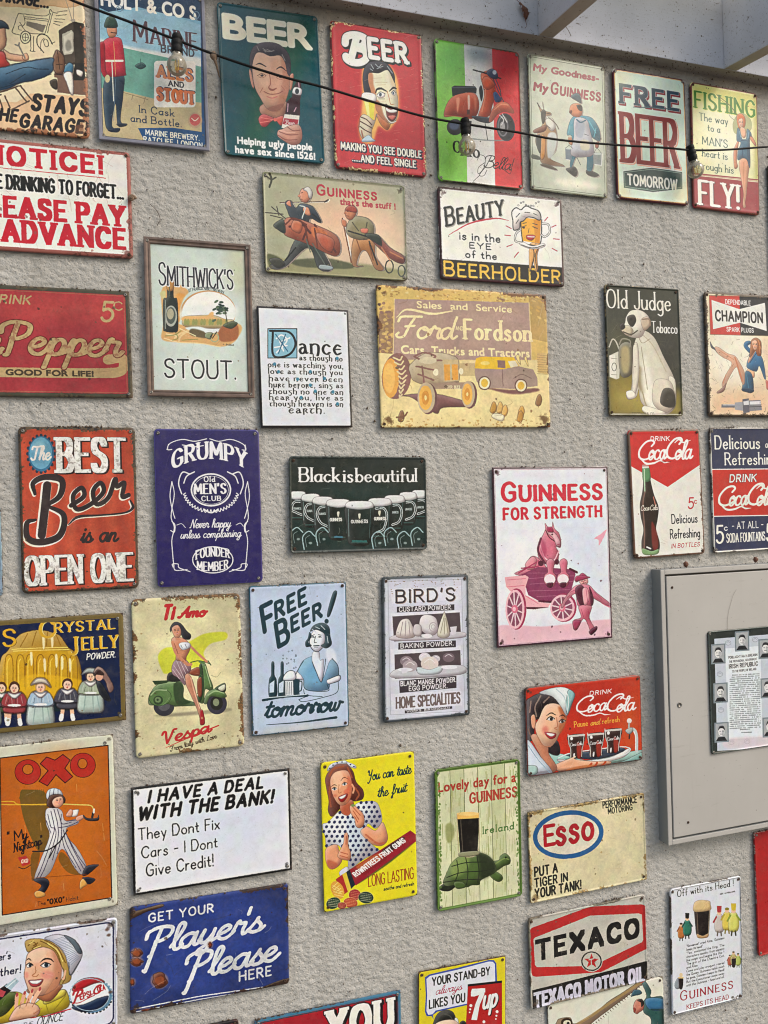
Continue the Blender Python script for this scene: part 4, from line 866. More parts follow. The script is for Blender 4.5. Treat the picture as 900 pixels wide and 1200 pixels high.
def a_goodness(A):
    A.ell(50, 75, 55, 70, 'd4d8c8', blur=10, a=.8); A.ell(60, 142, 30, 5, 'f0ecd8', blur=3)
    A.v(490, 0, 3.4304)
    A.T('My Goodness-', 455, 292, 28, '9c4450', 'sans', w=258, b=1.8, sl=.16, sp=.16); A.T('My Guinness', 456, 372, 34, '9c4450', 'sans', w=0.01, b=0) if 0 else None
    A.T('My', 456, 372, 34, '9c4450', 'sans', w=54, b=2.2, sl=.16); A.T('GUINNESS', 526, 384, 32, '9c4450', 'sk', w=194, wt=.27, sl=.12, big=1.35)
    A.v(610, 100, 8.89)
    for off, cc in ((6, 'f4f4e4'), (0, None)):                  # plain zoo animal, plain keeper: white cut-out rim first
        q = (lambda c: cc or c); g = off*1.3
        A.push(g, g)
        A.fill([(150, 200), (185, 260), (215, 275), (205, 195), (222, 280), (290, 310), (285, 335), (240, 345), (250, 400), (330, 450), (355, 560), (340, 700), (280, 780), (420, 850), (400, 862), (200, 830), (180, 700), (140, 640), (140, 560), (200, 440), (215, 380), (190, 310)], q('a8845c'))
        A.fill([(190, 840), (250, 840), (350, 890), (330, 900), (200, 860)], q('5c5444'))
        A.fill([(480, 880), (540, 870), (570, 930), (540, 970), (450, 900)], q('383c3c')); A.fill([(665, 900), (760, 930), (790, 960), (740, 975), (665, 945)], q('383c3c'))
        A.fill([(505, 370), (560, 340), (690, 350), (750, 400), (800, 500), (800, 600), (740, 580), (700, 560), (740, 740), (720, 900), (665, 900), (660, 760), (560, 760), (510, 870), (490, 860), (500, 760), (510, 560), (460, 540), (470, 460)], q('2c8098'))
        A.fill([(490, 310), (495, 240), (540, 212), (600, 225), (620, 290), (600, 345), (540, 350)], q('d0845c')); A.fill([(500, 145), (540, 110), (590, 120), (610, 210), (560, 185)], q('3c5460'))
        A.poly([(440, 670), (520, 680), (505, 800), (445, 790)], q('748490')); A.poly([(730, 720), (820, 725), (815, 850), (735, 840)], q('8c9494'))
        A.pop()
    A.fill([(190, 310), (215, 280), (240, 300), (230, 400), (205, 420)], '44443c'); A.fill([(140, 560), (180, 540), (200, 640), (180, 730), (145, 650)], '3c4440'); A.fill([(260, 540), (340, 520), (355, 620), (320, 740), (260, 770)], 'c8ccc8', blur=6)
    A.fill([(200, 540), (240, 600), (230, 760), (190, 780)], 'c88c4c'); A.fill([(115, 490), (220, 440), (250, 440), (230, 500), (130, 520)], '7c4c38'); A.fill([(240, 380), (310, 370), (340, 460), (300, 500), (250, 440)], 'd8d8cc'); A.lines([[(270, 360), (340, 420), (375, 480)], [(250, 440), (285, 470)]], 10, '6c6458'); A.lines([[(150, 205), (180, 255)], [(225, 310), (280, 320)]], 7, '3c342c'); A.fill([(100, 740), (170, 760), (180, 795), (100, 780)], '5c6458')
    A.fill([(540, 370), (660, 380), (700, 500), (740, 720), (640, 770), (500, 740), (530, 560)], 'b8bcc4'); A.fill([(560, 400), (640, 410), (620, 560), (550, 540)], 'a0a8b8', blur=6); A.fill([(600, 600), (680, 600), (690, 690), (610, 690)], 'd0ccb0', blur=5)
    A.fill([(560, 230), (610, 235), (615, 290), (580, 280)], '302c28'); A.fill([(485, 290), (510, 285), (505, 318), (485, 312)], '703428'); A.lines([[(560, 380), (600, 410), (650, 390)]], 14, '206078'); A.lines([[(760, 470), (740, 560)], [(690, 400), (760, 520)], [(490, 440), (475, 520)]], 8, '5cb0c0')
    A.fill([(470, 570), (510, 570), (515, 640), (480, 630)], 'c08868'); A.fill([(755, 620), (790, 610), (785, 670), (755, 670)], '9c5844'); A.ell(480, 680, 40, 10, 'c4ccc8'); A.ell(775, 735, 42, 10, 'c4ccc8'); A.lines([[(480, 570), (480, 660)], [(445, 680), (480, 650), (520, 680)], [(740, 730), (770, 680), (815, 725)]], 4, '4c5454'); A.lines([[(640, 530), (680, 545)], [(560, 770), (600, 850)]], 6, '203c48')
    A.Hg = None; A.us = 1; A.border(3.2, .6, '4c5444', r=3, a=.9); A.border(1, 1.2, '8c907c', r=3); A.wear(.7, .3, '8c8468', spots=40, scr=16, dirt=.08)

def a_freebeer(A):
    A.v(680, 0, 4)
    A.T('FREE', 180, 488, 78, '26485a', 'sk', w=262, wt=.26, ser=.15, con=.75, rectpen=True, sh=(6, 7, '8c2c34'), out=(1.5, 'e0ece0')); A.lines([[(235, 513), (320, 516), (405, 521)], [(300, 512), (340, 518)]], 4, '546c74')
    A.T('BEER', 188, 760, 215, '860c1c', 'sk', w=252, wt=.12, ser=.05, con=.8, sett=.03, rectpen=True, sh=(5, 4, 'e8a48c'), out=(2, 'f8e8d8'))
    A.poly([(190, 812), (322, 795), (465, 815), (466, 893), (328, 908), (192, 888)], '1c4444'); A.line([(196, 818), (322, 802), (460, 820), (460, 887), (328, 901), (198, 882)], 2, '9cb8ac', sm=False, closed=True)
    A.T('TOMORROW', 212, 872, 46, 'f0f0dc', 'sk', w=228, wt=.19); A.dash(228, 890, 312, 894, 7, '8cb0a4')
    A.Hg = None; A.us = 1; A.ell(0, 0, 26, 22, 'ecdfae', blur=8, a=.6); A.ell(100, 150, 20, 26, 'ecd8a0', blur=8, a=.7); A.ell(0, 150, 20, 16, 'ecd8a0', blur=6, a=.6)
    A.border(2.2, 1.1, 'e0b070', r=6, a=.9); A.border(.7, 2.2, '5c2430', r=7); A.wear(1.4, .6, '642a30', spots=26, scr=30, dirt=.05, col2='4a2028')

def a_fishing(A):
    A.v(680, 0, 4)
    A.poly([(500, 380), (830, 430), (830, 850), (500, 820)], 'f0ecac'); A.fill([(570, 520), (780, 500), (780, 820), (570, 800)], 'fbf8d8', blur=60); A.poly([(500, 380), (830, 430), (830, 540), (500, 470)], 'dcd868', blur=24, a=.8); A.poly([(800, 430), (840, 430), (840, 860), (808, 850)], 'b0a850', blur=10, a=.8)
    A.poly([(500, 823), (840, 858), (840, 1060), (500, 1000)], 'a03440'); A.line([(500, 826), (840, 862)], 4, 'f4e4c0', sm=False); A.line([(500, 819), (840, 852)], 6, 'a03440', sm=False)
    A.T('FISHING', 526, 512, 74, '4c8c34', 'sk', w=276, wt=.19, ser=.12, con=.6, out=(2.5, 'e4ec88'))
    for t, x, y, h, w in (('The way', 545, 572, 34, 132), ('to a', 585, 622, 32, 56), ("MAN'S", 560, 684, 36, 116), ('heart is', 560, 740, 34, 116), ('through his', 528, 796, 34, 176)):
        A.T(t, x, y, h, '3c6450', 'sk', w=w, wt=.13, ser=.09, con=.6)
    A.T('FLY!', 548, 962, 108, 'f4f0e4', 'sk', w=180, wt=.19, ser=.12, con=.6, sh=(4, 3, '5c1c28'))
    A.v(850, 100, 7.5)
    A.fill([(40, 360), (70, 290), (130, 260), (200, 320), (205, 400), (150, 440), (60, 440)], 'b0b484', a=.9); A.line([(-100, 100), (20, 200), (90, 300)], 6, '6c6c50'); A.line([(-110, 120), (0, 200), (10, 280), (50, 320)], 3, '6c6c50')
    A.fill([(95, 700), (130, 650), (190, 660), (175, 820), (160, 980), (150, 1040), (155, 1080), (135, 1085), (130, 1040), (135, 960), (115, 840)], 'eaaa88'); A.line([(138, 690), (138, 860), (142, 1030)], 6, 'c07858', a=.7)
    A.fill([(75, 520), (95, 500), (80, 600), (75, 680), (85, 730), (55, 740), (48, 600)], 'dc9474'); A.fill([(185, 440), (215, 470), (245, 530), (235, 545), (190, 480)], 'dc9474')
    A.fill([(75, 290), (110, 265), (148, 300), (150, 370), (120, 400), (90, 390)], 'dc7c4c'); A.fill([(92, 320), (125, 310), (132, 360), (115, 392), (98, 375)], 'f4c4a8'); A.face(111, 345, 52, 8, turn=.6, skin='c88460'); A.fill([(110, 385), (150, 400), (155, 460), (135, 480), (110, 440)], 'f0bc9c')
    A.fill([(80, 400), (100, 400), (120, 480), (140, 490), (160, 480), (165, 400), (200, 430), (205, 470), (190, 480), (195, 700), (185, 735), (165, 670), (130, 655), (85, 670), (85, 600), (110, 520), (75, 500)], '3c6c88'); A.lines([[(115, 500), (190, 505)], [(130, 560), (125, 650)], [(170, 560), (175, 650)]], 6, '244864'); A.lines([[(100, 420), (110, 470)], [(180, 430), (175, 480)]], 7, '7ca8bc')
    A.Hg = None; A.us = 1; A.border(.9, 2, '7c3c34', r=6, a=.95); A.wear(1.4, .5, '844438', spots=36, scr=16, dirt=.08)

def a_notice(A):
    A.v(0, 0, 3.4615); R = 'c8283a'
    A.T('NOTICE!', 412, 710, 64, R, 'sk', w=460, al='r', wt=.27, ser=.15, con=.85, rectpen=True); A.line([(-60, 684), (430, 731)], 3, R, sm=False)
    A.T("IF YOU'RE DRINKING TO FORGET...", 500, 814, 50, '22221f', 'sk', w=690, al='r', wt=.19, ser=.05)
    A.T('PLEASE PAY', 500, 921, 72, R, 'sk', w=600, al='r', wt=.25, ser=.13, con=.8, rectpen=True); A.T('IN ADVANCE', 503, 1014, 74, R, 'sk', w=620, al='r', wt=.25, ser=.12, con=.8, rectpen=True)
    A.Hg = None; A.us = 1; A.border(1.1, 2.2, 'a4655c', r=3); A.wear(1.9, .5, 'a06058', spots=60, scr=70, dirt=.05, col2='6c4038', cc='908880')

def a_golf(A):
    A.poly([(0, 0), (100, 0), (100, 67), (0, 67)], 'b0b096'); A.ell(62, 34, 40, 24, 'e8c0a0', blur=9); A.ell(80, 42, 18, 20, 'ecd0b0', blur=7, a=.7); A.ell(10, 30, 14, 34, 'a8a888', blur=6, a=.7)
    A.v(260, 160, 4.09)
    A.poly([(210, 570), (330, 600), (500, 600), (700, 620), (870, 650), (870, 700), (215, 650)], '98946c', blur=5); A.fill([(330, 600), (500, 590), (620, 620), (600, 640), (380, 630)], '4c5038', a=.8, blur=3); A.fill([(215, 570), (270, 585), (290, 620), (230, 630)], '5c6040', blur=3)
    A.T('GUINNESS', 453, 286, 35, 'b83848', 'sk', w=280, wt=.27, big=1.3); A.T("that's the stuff !", 562, 334, 30, 'b84450', 'sans', w=262, b=1.4)
    A.line([(225, 185), (235, 215), (225, 250)], 10, '4c4c3c'); A.line([(212, 200), (235, 215), (256, 205)], 7, '4c4c3c')
    for g, cc in ((5, 'f4ecd4'), (0, None)):
        q = lambda c: cc or c
        A.push(g*1.2, g*.4)
        A.fill([(230, 620), (300, 600), (350, 500), (420, 490), (470, 540), (520, 640), (460, 640), (410, 540), (300, 630), (240, 640)], q('343834')); A.line([(275, 325), (500, 320)], 4, q('5c4438')); A.line([(488, 322), (505, 312)], 7, q('4c3c34'))
        A.fill([(370, 310), (375, 265), (410, 255), (425, 290), (400, 325)], q('d89474')); A.fill([(300, 325), (325, 315), (350, 350), (375, 330), (430, 345), (470, 410), (460, 420), (420, 400), (400, 440), (330, 400), (310, 360)], q('343c44'))
        A.fill([(290, 430), (320, 395), (440, 430), (550, 490), (545, 580), (400, 520), (300, 480)], q('a8583c')); A.fill([(630, 490), (720, 500), (730, 580), (770, 640), (730, 640), (690, 560), (660, 560), (640, 620), (670, 625), (620, 620)], q('b87c44'))
        A.fill([(590, 445), (620, 395), (680, 395), (720, 430), (720, 480), (690, 500), (640, 500), (600, 480)], q('8c8460')); A.fill([(585, 380), (590, 350), (625, 340), (640, 370), (620, 405), (598, 405)], q('c8805c'))
        A.fill([(700, 490), (740, 480), (800, 540), (865, 580), (860, 615), (800, 590)], q('8c4c40')); A.line([(572, 400), (615, 610)], 6, q('7c4c30')); A.pop()
    A.lines([[(205, 372), (290, 380)], [(235, 345), (300, 400)], [(230, 385), (290, 400)], [(260, 345), (270, 385)]], 5, '4c443c'); A.fill([(245, 430), (290, 405), (300, 470), (260, 450)], '3c443c'); A.lines([[(330, 400), (400, 440), (385, 500)], [(440, 430), (520, 560)], [(320, 440), (380, 430), (420, 470)], [(480, 460), (540, 560)]], 10, '5c2c24'); A.fill([(430, 440), (500, 470), (470, 510), (430, 480)], 'd07848', a=.8)
    A.fill([(305, 330), (322, 315), (328, 345)], 'd89474'); A.fill([(385, 350), (410, 350), (420, 385), (395, 380)], 'd89474'); A.line([(370, 340), (395, 350), (380, 400)], 5, 'c8ccc8'); A.fill([(385, 262), (410, 250), (430, 275), (424, 305), (412, 300), (405, 275)], 'd8d4cc'); A.fill([(368, 285), (360, 296), (372, 300)], 'd89474'); A.lines([[(376, 280), (384, 276)], [(370, 308), (382, 310)]], 3, '5c3024'); A.fill([(588, 365), (580, 376), (590, 380)], 'c8805c'); A.lines([[(594, 368), (604, 366)], [(592, 388), (604, 390)]], 3, '5c3024'); A.fill([(340, 410), (380, 425), (370, 470), (330, 450)], 'c46c48'); A.fill([(450, 470), (530, 500), (520, 560), (470, 530)], 'b4583c'); A.lines([[(395, 440), (410, 520)], [(440, 450), (455, 540)], [(300, 430), (340, 400), (400, 430)]], 8, '6c3424'); A.lines([[(640, 500), (660, 560)], [(700, 520), (720, 600)]], 5, '7c4c2c'); A.lines([[(620, 420), (650, 460)], [(690, 420), (680, 470)]], 5, '4c4834'); A.lines([[(370, 510), (310, 590)], [(430, 520), (490, 620)], [(400, 500), (420, 560)]], 5, '586058'); A.fill([(588, 362), (600, 342), (632, 345), (640, 372)], 'a44c3c'); A.fill([(570, 405), (590, 415), (590, 440), (572, 432)], 'c8805c'); A.fill([(660, 450), (695, 450), (690, 470), (665, 468)], 'd07860')
    A.lines([[(600, 460), (700, 490)], [(430, 380), (470, 415)], [(350, 540), (300, 600)], [(700, 510), (740, 620)]], 7, '24241f'); A.fill([(680, 475), (745, 480), (760, 530), (720, 510)], '34382c'); A.ell(797, 630, 18, 30, '343830', w=6); A.ell(855, 650, 16, 26, '50544c', w=6); A.lines([[(760, 540), (800, 600)], [(800, 560), (860, 590)]], 6, 'b87858')
    A.fill([(225, 595), (270, 590), (300, 620), (260, 635)], '3c3c30'); A.fill([(470, 620), (525, 630), (520, 645), (465, 640)], '94a0a0')
    A.Hg = None; A.us = 1; A.border(.5, .7, '6c7054', r=3, a=.8); A.wear(.5, .3, '746c50', spots=30, scr=10, dirt=.06)

def a_beauty(A):
    A.v(490, 0, 3.4304); k = '303838'
    A.poly([(60, 1045), (590, 1082), (600, 1200), (70, 1160)], '2a2624'); A.ell(470, 930, 80, 90, 'fcf8ec', blur=20)
    A.T('BEAUTY', 108, 914, 56, k, 'sk', w=236, wt=.2, ser=.06, con=.75, sl=.2, big=1.25, rot=-15, sh=(3, 3, 'a8a49c')); A.line([(118, 950), (200, 905), (300, 885), (355, 893)], 7, 'c04050', taper=[.3, 1, .3])
    A.T('is in the', 160, 968, 32, k, 'sk', w=160, wt=.16); A.T('EYE', 200, 1003, 22, k, 'sk', w=84, wt=.2); A.T('of the', 184, 1040, 28, k, 'sk', w=122, wt=.16)
    A.T('BEERHOLDER', 100, 1112, 50, 'e8b44c', 'sk', w=462, wt=.17, con=1, ser=.03, big=1.1, warp=lambda u, X, Y: (X, Y))
    A.fill([(440, 990), (470, 990), (462, 1030), (445, 1090), (438, 1085)], 'e8b06c'); A.fill([(460, 990), (482, 990), (470, 1030), (472, 1090), (462, 1092), (455, 1030)], 'e0a45c'); A.lines([[(445, 990), (458, 1030), (442, 1095)], [(480, 990), (462, 1035), (470, 1098)]], 3, k)
    A.poly([(402, 880), (485, 890), (480, 985), (412, 975)], 'f0b040'); A.poly([(455, 890), (485, 890), (480, 985), (462, 983)], 'd89030'); A.line([(402, 880), (412, 977), (440, 990), (482, 985), (488, 890)], 4, k)
    A.line([(490, 905), (515, 910), (520, 940), (500, 958), (486, 950)], 8, k); A.line([(490, 905), (515, 910), (520, 940), (500, 958), (486, 950)], 4, 'e8e8e0'); A.line([(404, 930), (385, 945), (382, 975), (408, 982)], 8, k); A.line([(404, 930), (385, 945), (382, 975), (408, 982)], 4, 'e8e8e0')
    A.fill([(400, 990), (415, 980), (450, 995), (495, 985), (498, 998), (450, 1008)], 'f4f4ec'); A.line([(405, 990), (450, 1003), (497, 992)], 3, k)
    foam = [(375, 930), (372, 895), (368, 860), (385, 842), (405, 850), (425, 835), (450, 845), (475, 855), (485, 880), (478, 892), (455, 882), (430, 880), (415, 895), (402, 900), (398, 925)]
    A.fill(foam, 'f8f8f0'); A.line(foam, 4, k, closed=True); A.lines([[(385, 880), (400, 865)], [(420, 860), (440, 862)], [(385, 905), (395, 890)], [(455, 865), (470, 872)]], 3, k)
    for i in range(9): A.ell(395+i*10, 832-8*math.sin(i)-3*(i % 3), 3, 3, k, w=1.5)
    A.lines([[(413, 918), (425, 914)], [(452, 918), (470, 925)], [(412, 905), (426, 902)], [(452, 905), (470, 910)]], 3, k); A.fill([(425, 955), (440, 950), (462, 955), (450, 972), (432, 970)], 'b83038'); A.line([(432, 958), (458, 959)], 4, 'f8f0f0'); A.line([(437, 925), (434, 942)], 2, k); A.fill([(408, 918), (420, 920), (416, 926)], '202428')
    A.lines([[(345, 915), (365, 925)], [(340, 952), (362, 954)], [(348, 998), (370, 990)], [(378, 1040), (394, 1020)], [(500, 895), (512, 880)], [(528, 920), (545, 912)], [(535, 966), (558, 968)], [(530, 1005), (550, 1015)]], 4, 'b84858')
    A.dash(508, 1078, 560, 1081, 5, '444444')
    A.Hg = None; A.us = 1; A.border(.9, 1.5, '4c3034', r=3); A.wear(1.1, .4, '54343a', spots=26, scr=14, dirt=.05)

def a_pepper(A):
    A.v(0, 270, 3)
    A.fill([(0, 240), (250, 230), (440, 260), (440, 330), (200, 320), (0, 330)], 'b84642', blur=30, a=.7); G = 'b4966c'
    A.T('DRINK', -32, 258, 28, G, 'sk', w=138, wt=.2, sl=.2); A.T('5', 358, 322, 66, G, 'sk', w=38, wt=.14, sl=.1); A.T('C', 402, 284, 28, G, 'sk', w=28, wt=.14)
    A.line([(-200, 500), (0, 502), (330, 505), (420, 500), (436, 470), (425, 452), (380, 458)], 34, G); A.line([(-200, 500), (0, 502), (330, 505), (418, 500)], 30, G, sm=False)
    A.T('Dr.Pepper', 418, 445, 104, G, 'sc', w=580, al='r', wt=.155, con=.75, sl=.12, out=(3, '6c2420'), warp=lambda u, X, Y: (X, Y), tex=.35)
    A.T('GOOD FOR LIFE!', 24, 511, 20, '4c3c2c', 'sans', w=304, b=1.4)
    A.Hg = None; A.us = 1; A.border(3.2, .4, '9c6c50', r=.5, a=.7); A.border(1.2, 2.6, '4a4438', r=1); A.wear(1.6, .5, '5a4c3a', spots=60, scr=40, dirt=.25, cc='8c2c28')

def a_smith(A):
    A.poly([(8, 8), (92, 8), (92, 142), (8, 142)], 'c8d4cc'); A.ell(50, 80, 40, 60, 'd4e0d8', blur=10, a=.7); A.ell(88, 20, 10, 30, 'c4c49c', blur=6, a=.6)
    A.v(180, 340, 8.18)
    A.fill([(80, 480), (90, 330), (75, 20), (180, -60), (330, 20), (280, 110), (250, 340), (800, 330), (790, 480), (660, 550), (440, 520), (240, 510)], 'd8a464', a=.9, blur=4); A.fill([(215, 60), (300, 60), (260, 120), (250, 300), (225, 300)], 'dc9c50', blur=6)
    A.ell(520, 225, 265, 210, 'c89c6c'); A.ell(525, 225, 252, 198, 'f4f4ec'); A.fill([(290, 180), (500, 150), (760, 150), (760, 290), (290, 290)], 'e8ece8', blur=16)
    A.fill([(290, 270), (400, 255), (520, 250), (600, 260), (680, 290), (760, 300), (760, 370), (600, 380), (300, 360)], 'c0b07c'); A.fill([(285, 265), (350, 262), (500, 258), (540, 225), (570, 225), (580, 275), (680, 290), (640, 310), (290, 305)], 'e4b474', blur=4)
    for x in range(290, 700, 26): A.fill([(x, 300), (x+12, 285), (x+26, 300), (x+22, 340), (x, 345)], '8c9454' if x % 3 else 'b8a058', blur=2, a=.8)
    A.fill([(300, 375), (420, 360), (560, 385), (760, 360), (640, 410), (420, 415)], 'e4ecec', blur=4); A.fill([(360, 380), (480, 410), (500, 470), (350, 440)], '6c5c40', blur=4); A.fill([(620, 400), (700, 330), (800, 350), (790, 480), (640, 500)], 'a4643c', blur=4); A.fill([(660, 350), (740, 310), (800, 330), (740, 380)], '4c5438')
    for i in range(26):
        x, y = 650+A.rng.normal()*34, 190+A.rng.normal()*32; A.ell(x, y, 22, 11, ['3c5040', '5c7054', '2c4038'][i % 3], rot=A.rng.random()*60-30)
    A.line([(680, 200), (700, 330)], 8, '3c3c2c'); A.ell(580, 465, 38, 40, 'a4ac88', w=9); A.fill([(500, 420), (560, 420), (540, 480), (490, 460)], '8c9470'); A.lines([[(540, 460), (560, 430)], [(600, 410), (560, 470)]], 9, '2c3428')
    A.line([(240, 500), (260, 450), (330, 400), (250, 430), (200, 470)], 16, 'e8c890'); A.lines([[(100, 470), (240, 510), (440, 520), (640, 555)], [(120, 430), (220, 450)], [(250, 380), (400, 450)]], 9, 'f0d8a4'); A.lines([[(110, 450), (200, 440), (260, 400)], [(270, 490), (420, 480)], [(200, 400), (230, 470), (180, 490)]], 9, '8c8c4c', a=.8); A.fill([(60, 40), (110, 20), (110, 110), (80, 90)], 'c8c48c', blur=4)
    A.fill([(128, -80), (185, -80), (190, 80), (225, 110), (232, 380), (190, 415), (110, 405), (92, 370), (92, 110), (128, 80)], '2c3028'); A.fill([(125, -110), (188, -110), (186, 10), (130, 10)], 'b8884c'); A.ell(165, 260, 58, 100, 'a8aca0'); A.ell(165, 255, 44, 80, '545c54'); A.ell(160, 240, 32, 52, 'b0ac90'); A.line([(112, 110), (112, 380)], 8, '8c9488'); A.line([(150, -60), (150, 70)], 8, '5c604c')
    A.v(0, 270, 3)
    A.T("SMITHWICK'S", 560, 195, 66, '2e2e34', 'sk', w=256, wt=.085, ser=.03, big=1.15, out=(1.5, 'eef2ec'), sh=(2, 2, 'eef2ec')); A.T('ST FRANCIS ABBEY BREWERY', 662, 222, 10, '545c5c', 'sk', w=124, wt=.16, arc=12)
    A.T('STOUT.', 580, 518, 62, '2e2e30', 'sk', w=246, wt=.105, out=(2, 'eef2ec'), sh=(2, 3, 'eef2ec')); A.dash(782, 404, 826, 407, 7, '5c5448')
    A.Hg = None; A.us = 1; A.wear(0, 0, '7c7058', spots=24, scr=20, dirt=.06)

def a_dance(A):
    A.v(290, 320, 2.432); k = '26282c'; B_ = '5c9cb8'
    A.rect(56, 162, 138, 245, '8cbcd0'); A.line([(56, 162), (138, 162), (138, 245), (56, 245)], 2.5, k, sm=False, closed=True); A.line([(70, 170), (72, 238), (115, 236), (134, 205), (116, 172), (62, 168)], 6, k)
    A.lines([[(80, 190), (95, 180), (110, 195), (95, 215), (80, 230)], [(85, 185), (100, 225)], [(75, 215), (110, 210)], [(90, 200), (118, 188)]], 4, 'f0f4f4'); A.lines([[(78, 178), (112, 226)], [(86, 232), (106, 178)]], 3, '2c6c8c')
    A.T('ance', 146, 232, 52, k, 'un', w=116, wt=.15, con=.5, ser=.05)
    for t, x, y, w in (('as though no', 146, 251, 120), ('one is watching you,', 57, 270, 211), ('love as though you', 58, 289, 208), ('have never been', 60, 309, 206), ('hurt before, sing as', 60, 327, 208), ('though no one can', 60, 346, 208), ('hear you, live as', 61, 363, 207), ('though heaven is on', 62, 381, 206)):
        A.T(t, x, y, 17, k, 'un', w=w, wt=.19, con=.45, ser=.05)
    A.T('earth.', 116, 401, 24, k, 'un', w=100, wt=.18, con=.45, ser=.05)
    for x, y in ((75, 262), (86, 284), (252, 246), (176, 284), (216, 303), (176, 322), (190, 339), (150, 357), (253, 375), (240, 341), (140, 305)): A.ell(x, y, 4.5, 5, '4488a4', a=.9)
    A.Hg = None; A.us = 1; A.border(.9, 2.2, '2c2a30', r=.5); A.wear(1.3, .5, '2e2a2c', spots=14, scr=4, dirt=.03)

def a_ford(A):
    A.v(290, 320, 2.432); W_ = 'f0e0b4'
    A.poly([(350, 30), (860, 60), (860, 250), (350, 250)], 'd8b868'); A.poly([(370, 120), (410, 110), (412, 235), (370, 235)], '8c6c54'); A.poly([(795, 70), (850, 80), (850, 200), (800, 190)], 'b09054')
    for i in range(60): A.ell(372+A.rng.random()*40, 90+A.rng.random()*140, 5, 4, ['7c5c58', 'b89458', 'd8b870'][i % 3], a=.8)
    for i in range(50): A.ell(700+A.rng.random()*145, 64+A.rng.random()*26*(1+i % 3), 7, 3, ['8c6450', 'c8a050', 'e0c070'][i % 3], rot=30, a=.7)
    A.poly([(414, 78), (796, 88), (802, 250), (410, 250)], 'a48888'); A.line([(414, 78), (410, 250)], 3, 'd8c090', sm=False); A.line([(796, 88), (804, 250)], 3, 'd8c090', sm=False)
    A.T('Sales  and  Service', 478, 103, 20, W_, 'sans', w=268, b=.6); A.T('Ford', 424, 186, 62, W_, 'sc', w=158, wt=.13, con=.8, sl=.14); A.line([(420, 130), (450, 108), (520, 120), (578, 112)], 7, W_, taper=[.3, 1, .5])
    A.T('AND', 588, 166, 11, W_, 'sk', w=20, wt=.14); A.T('Fordson', 614, 190, 54, W_, 'sk', w=186, wt=.19, ser=.1, con=.6); A.T('Cars, Trucks and Tractors', 434, 232, 24, W_, 'sans', w=362, b=1.1)
    A.v(440, 410, 4.39)
    A.poly([(0, 20), (120, 30), (200, 110), (440, 60), (880, 60), (880, 420), (0, 420)], 'e8d8a0'); A.poly([(400, 130), (880, 130), (880, 300), (400, 330)], 'ecdca4', blur=16)
    for i in range(26): A.line([(425+i*3, 75), (425+i*3, 138)], 1.5, 'a08868'); 
    A.poly([(820, 20), (875, 20), (875, 130), (825, 120)], 'd0b070')
    for i in range(9): A.line([(820, 30+i*12), (875, 34+i*12)], 2, '9c7c50')
    P = '7c5458'
    A.fill([(120, 240), (300, 230), (500, 290), (340, 300), (300, 330), (180, 250)], '6c404c'); A.ell(100, 140, 75, 118, P, rot=6); A.ell(70, 150, 42, 100, 'e0a048'); A.ell(62, 150, 30, 76, 'f0b860')
    for i in range(9): A.lines([[(95+i*4-abs(i-4)*3, 45+i*24), (125-abs(i-4)*3+4, 58+i*24), (152-abs(i-4)*6, 40+i*24)]], 8, 'd8c8a0')
    A.fill([(170, 80), (260, 20), (400, 40), (420, 110), (410, 180), (320, 200), (200, 170), (170, 130)], 'b8a890'); A.lines([[(190, 40), (240, 20), (300, 40), (240, 60), (190, 40)], [(200, 90), (300, 110)], [(210, 130), (290, 160)], [(230, 90), (240, 170)], [(300, 60), (330, 60)]], 9, P); A.ell(260, 60, 45, 18, 'd0c8b0')
    A.poly([(335, 55), (415, 55), (420, 165), (340, 168)], 'c8b48c'); A.poly([(342, 80), (372, 80), (374, 160), (345, 162)], 'e49c3c'); A.poly([(382, 80), (412, 80), (415, 158), (386, 160)], 'e49c3c'); A.ell(300, 120, 14, 18, 'f0ecd0'); A.ell(430, 115, 12, 16, 'f0ecd0')
    A.poly([(280, 175), (470, 170), (475, 205), (285, 205)], '9c8478'); A.T('KXR 822', 352, 202, 14, 'f0e4c0', 'sk', w=72, wt=.18)
    for x, y, rx, ry in ((252, 250, 48, 80), (466, 232, 38, 70)): A.ell(x+8, y+4, rx, ry, '5c3844'); A.ell(x, y, rx-3, ry-2, 'b8a890'); A.ell(x-4, y, rx*.7, ry*.78, 'e8b050'); A.ell(x-4, y, rx*.4, ry*.45, 'd08c34'); A.ell(x-4, y, rx*.14, ry*.16, 'f0dc90')
    A.fill([(560, 200), (700, 210), (810, 200), (825, 215), (700, 232)], '6c444c', blur=3)
    A.poly([(500, 130), (505, 50), (530, 40), (700, 42), (730, 90), (800, 105), (822, 150), (822, 190), (770, 195), (700, 205), (580, 200), (510, 170)], '9c8484'); A.poly([(500, 100), (505, 50), (530, 40), (700, 42), (728, 88), (640, 105)], 'e8bc20'); A.poly([(670, 62), (708, 60), (724, 88), (684, 96)], 'e8e0c8'); A.poly([(615, 58), (655, 60), (658, 100), (618, 96)], '7c5c5c'); A.ell(552, 73, 24, 10, 'f0d870')
    for x, y in ((550, 175), (737, 188)): A.ell(x, y, 33, 36, '5c3c44'); A.ell(x, y, 27, 30, 'ece4c8'); A.ell(x, y, 18, 21, 'e0b440')
    A.lines([[(640, 105), (645, 190)], [(700, 150), (740, 130), (790, 150)]], 4, '6c5058'); A.fill([(712, 45), (725, 30), (735, 80)], 'f0d890'); A.fill([(755, 50), (765, 40), (775, 90)], 'f0d890')
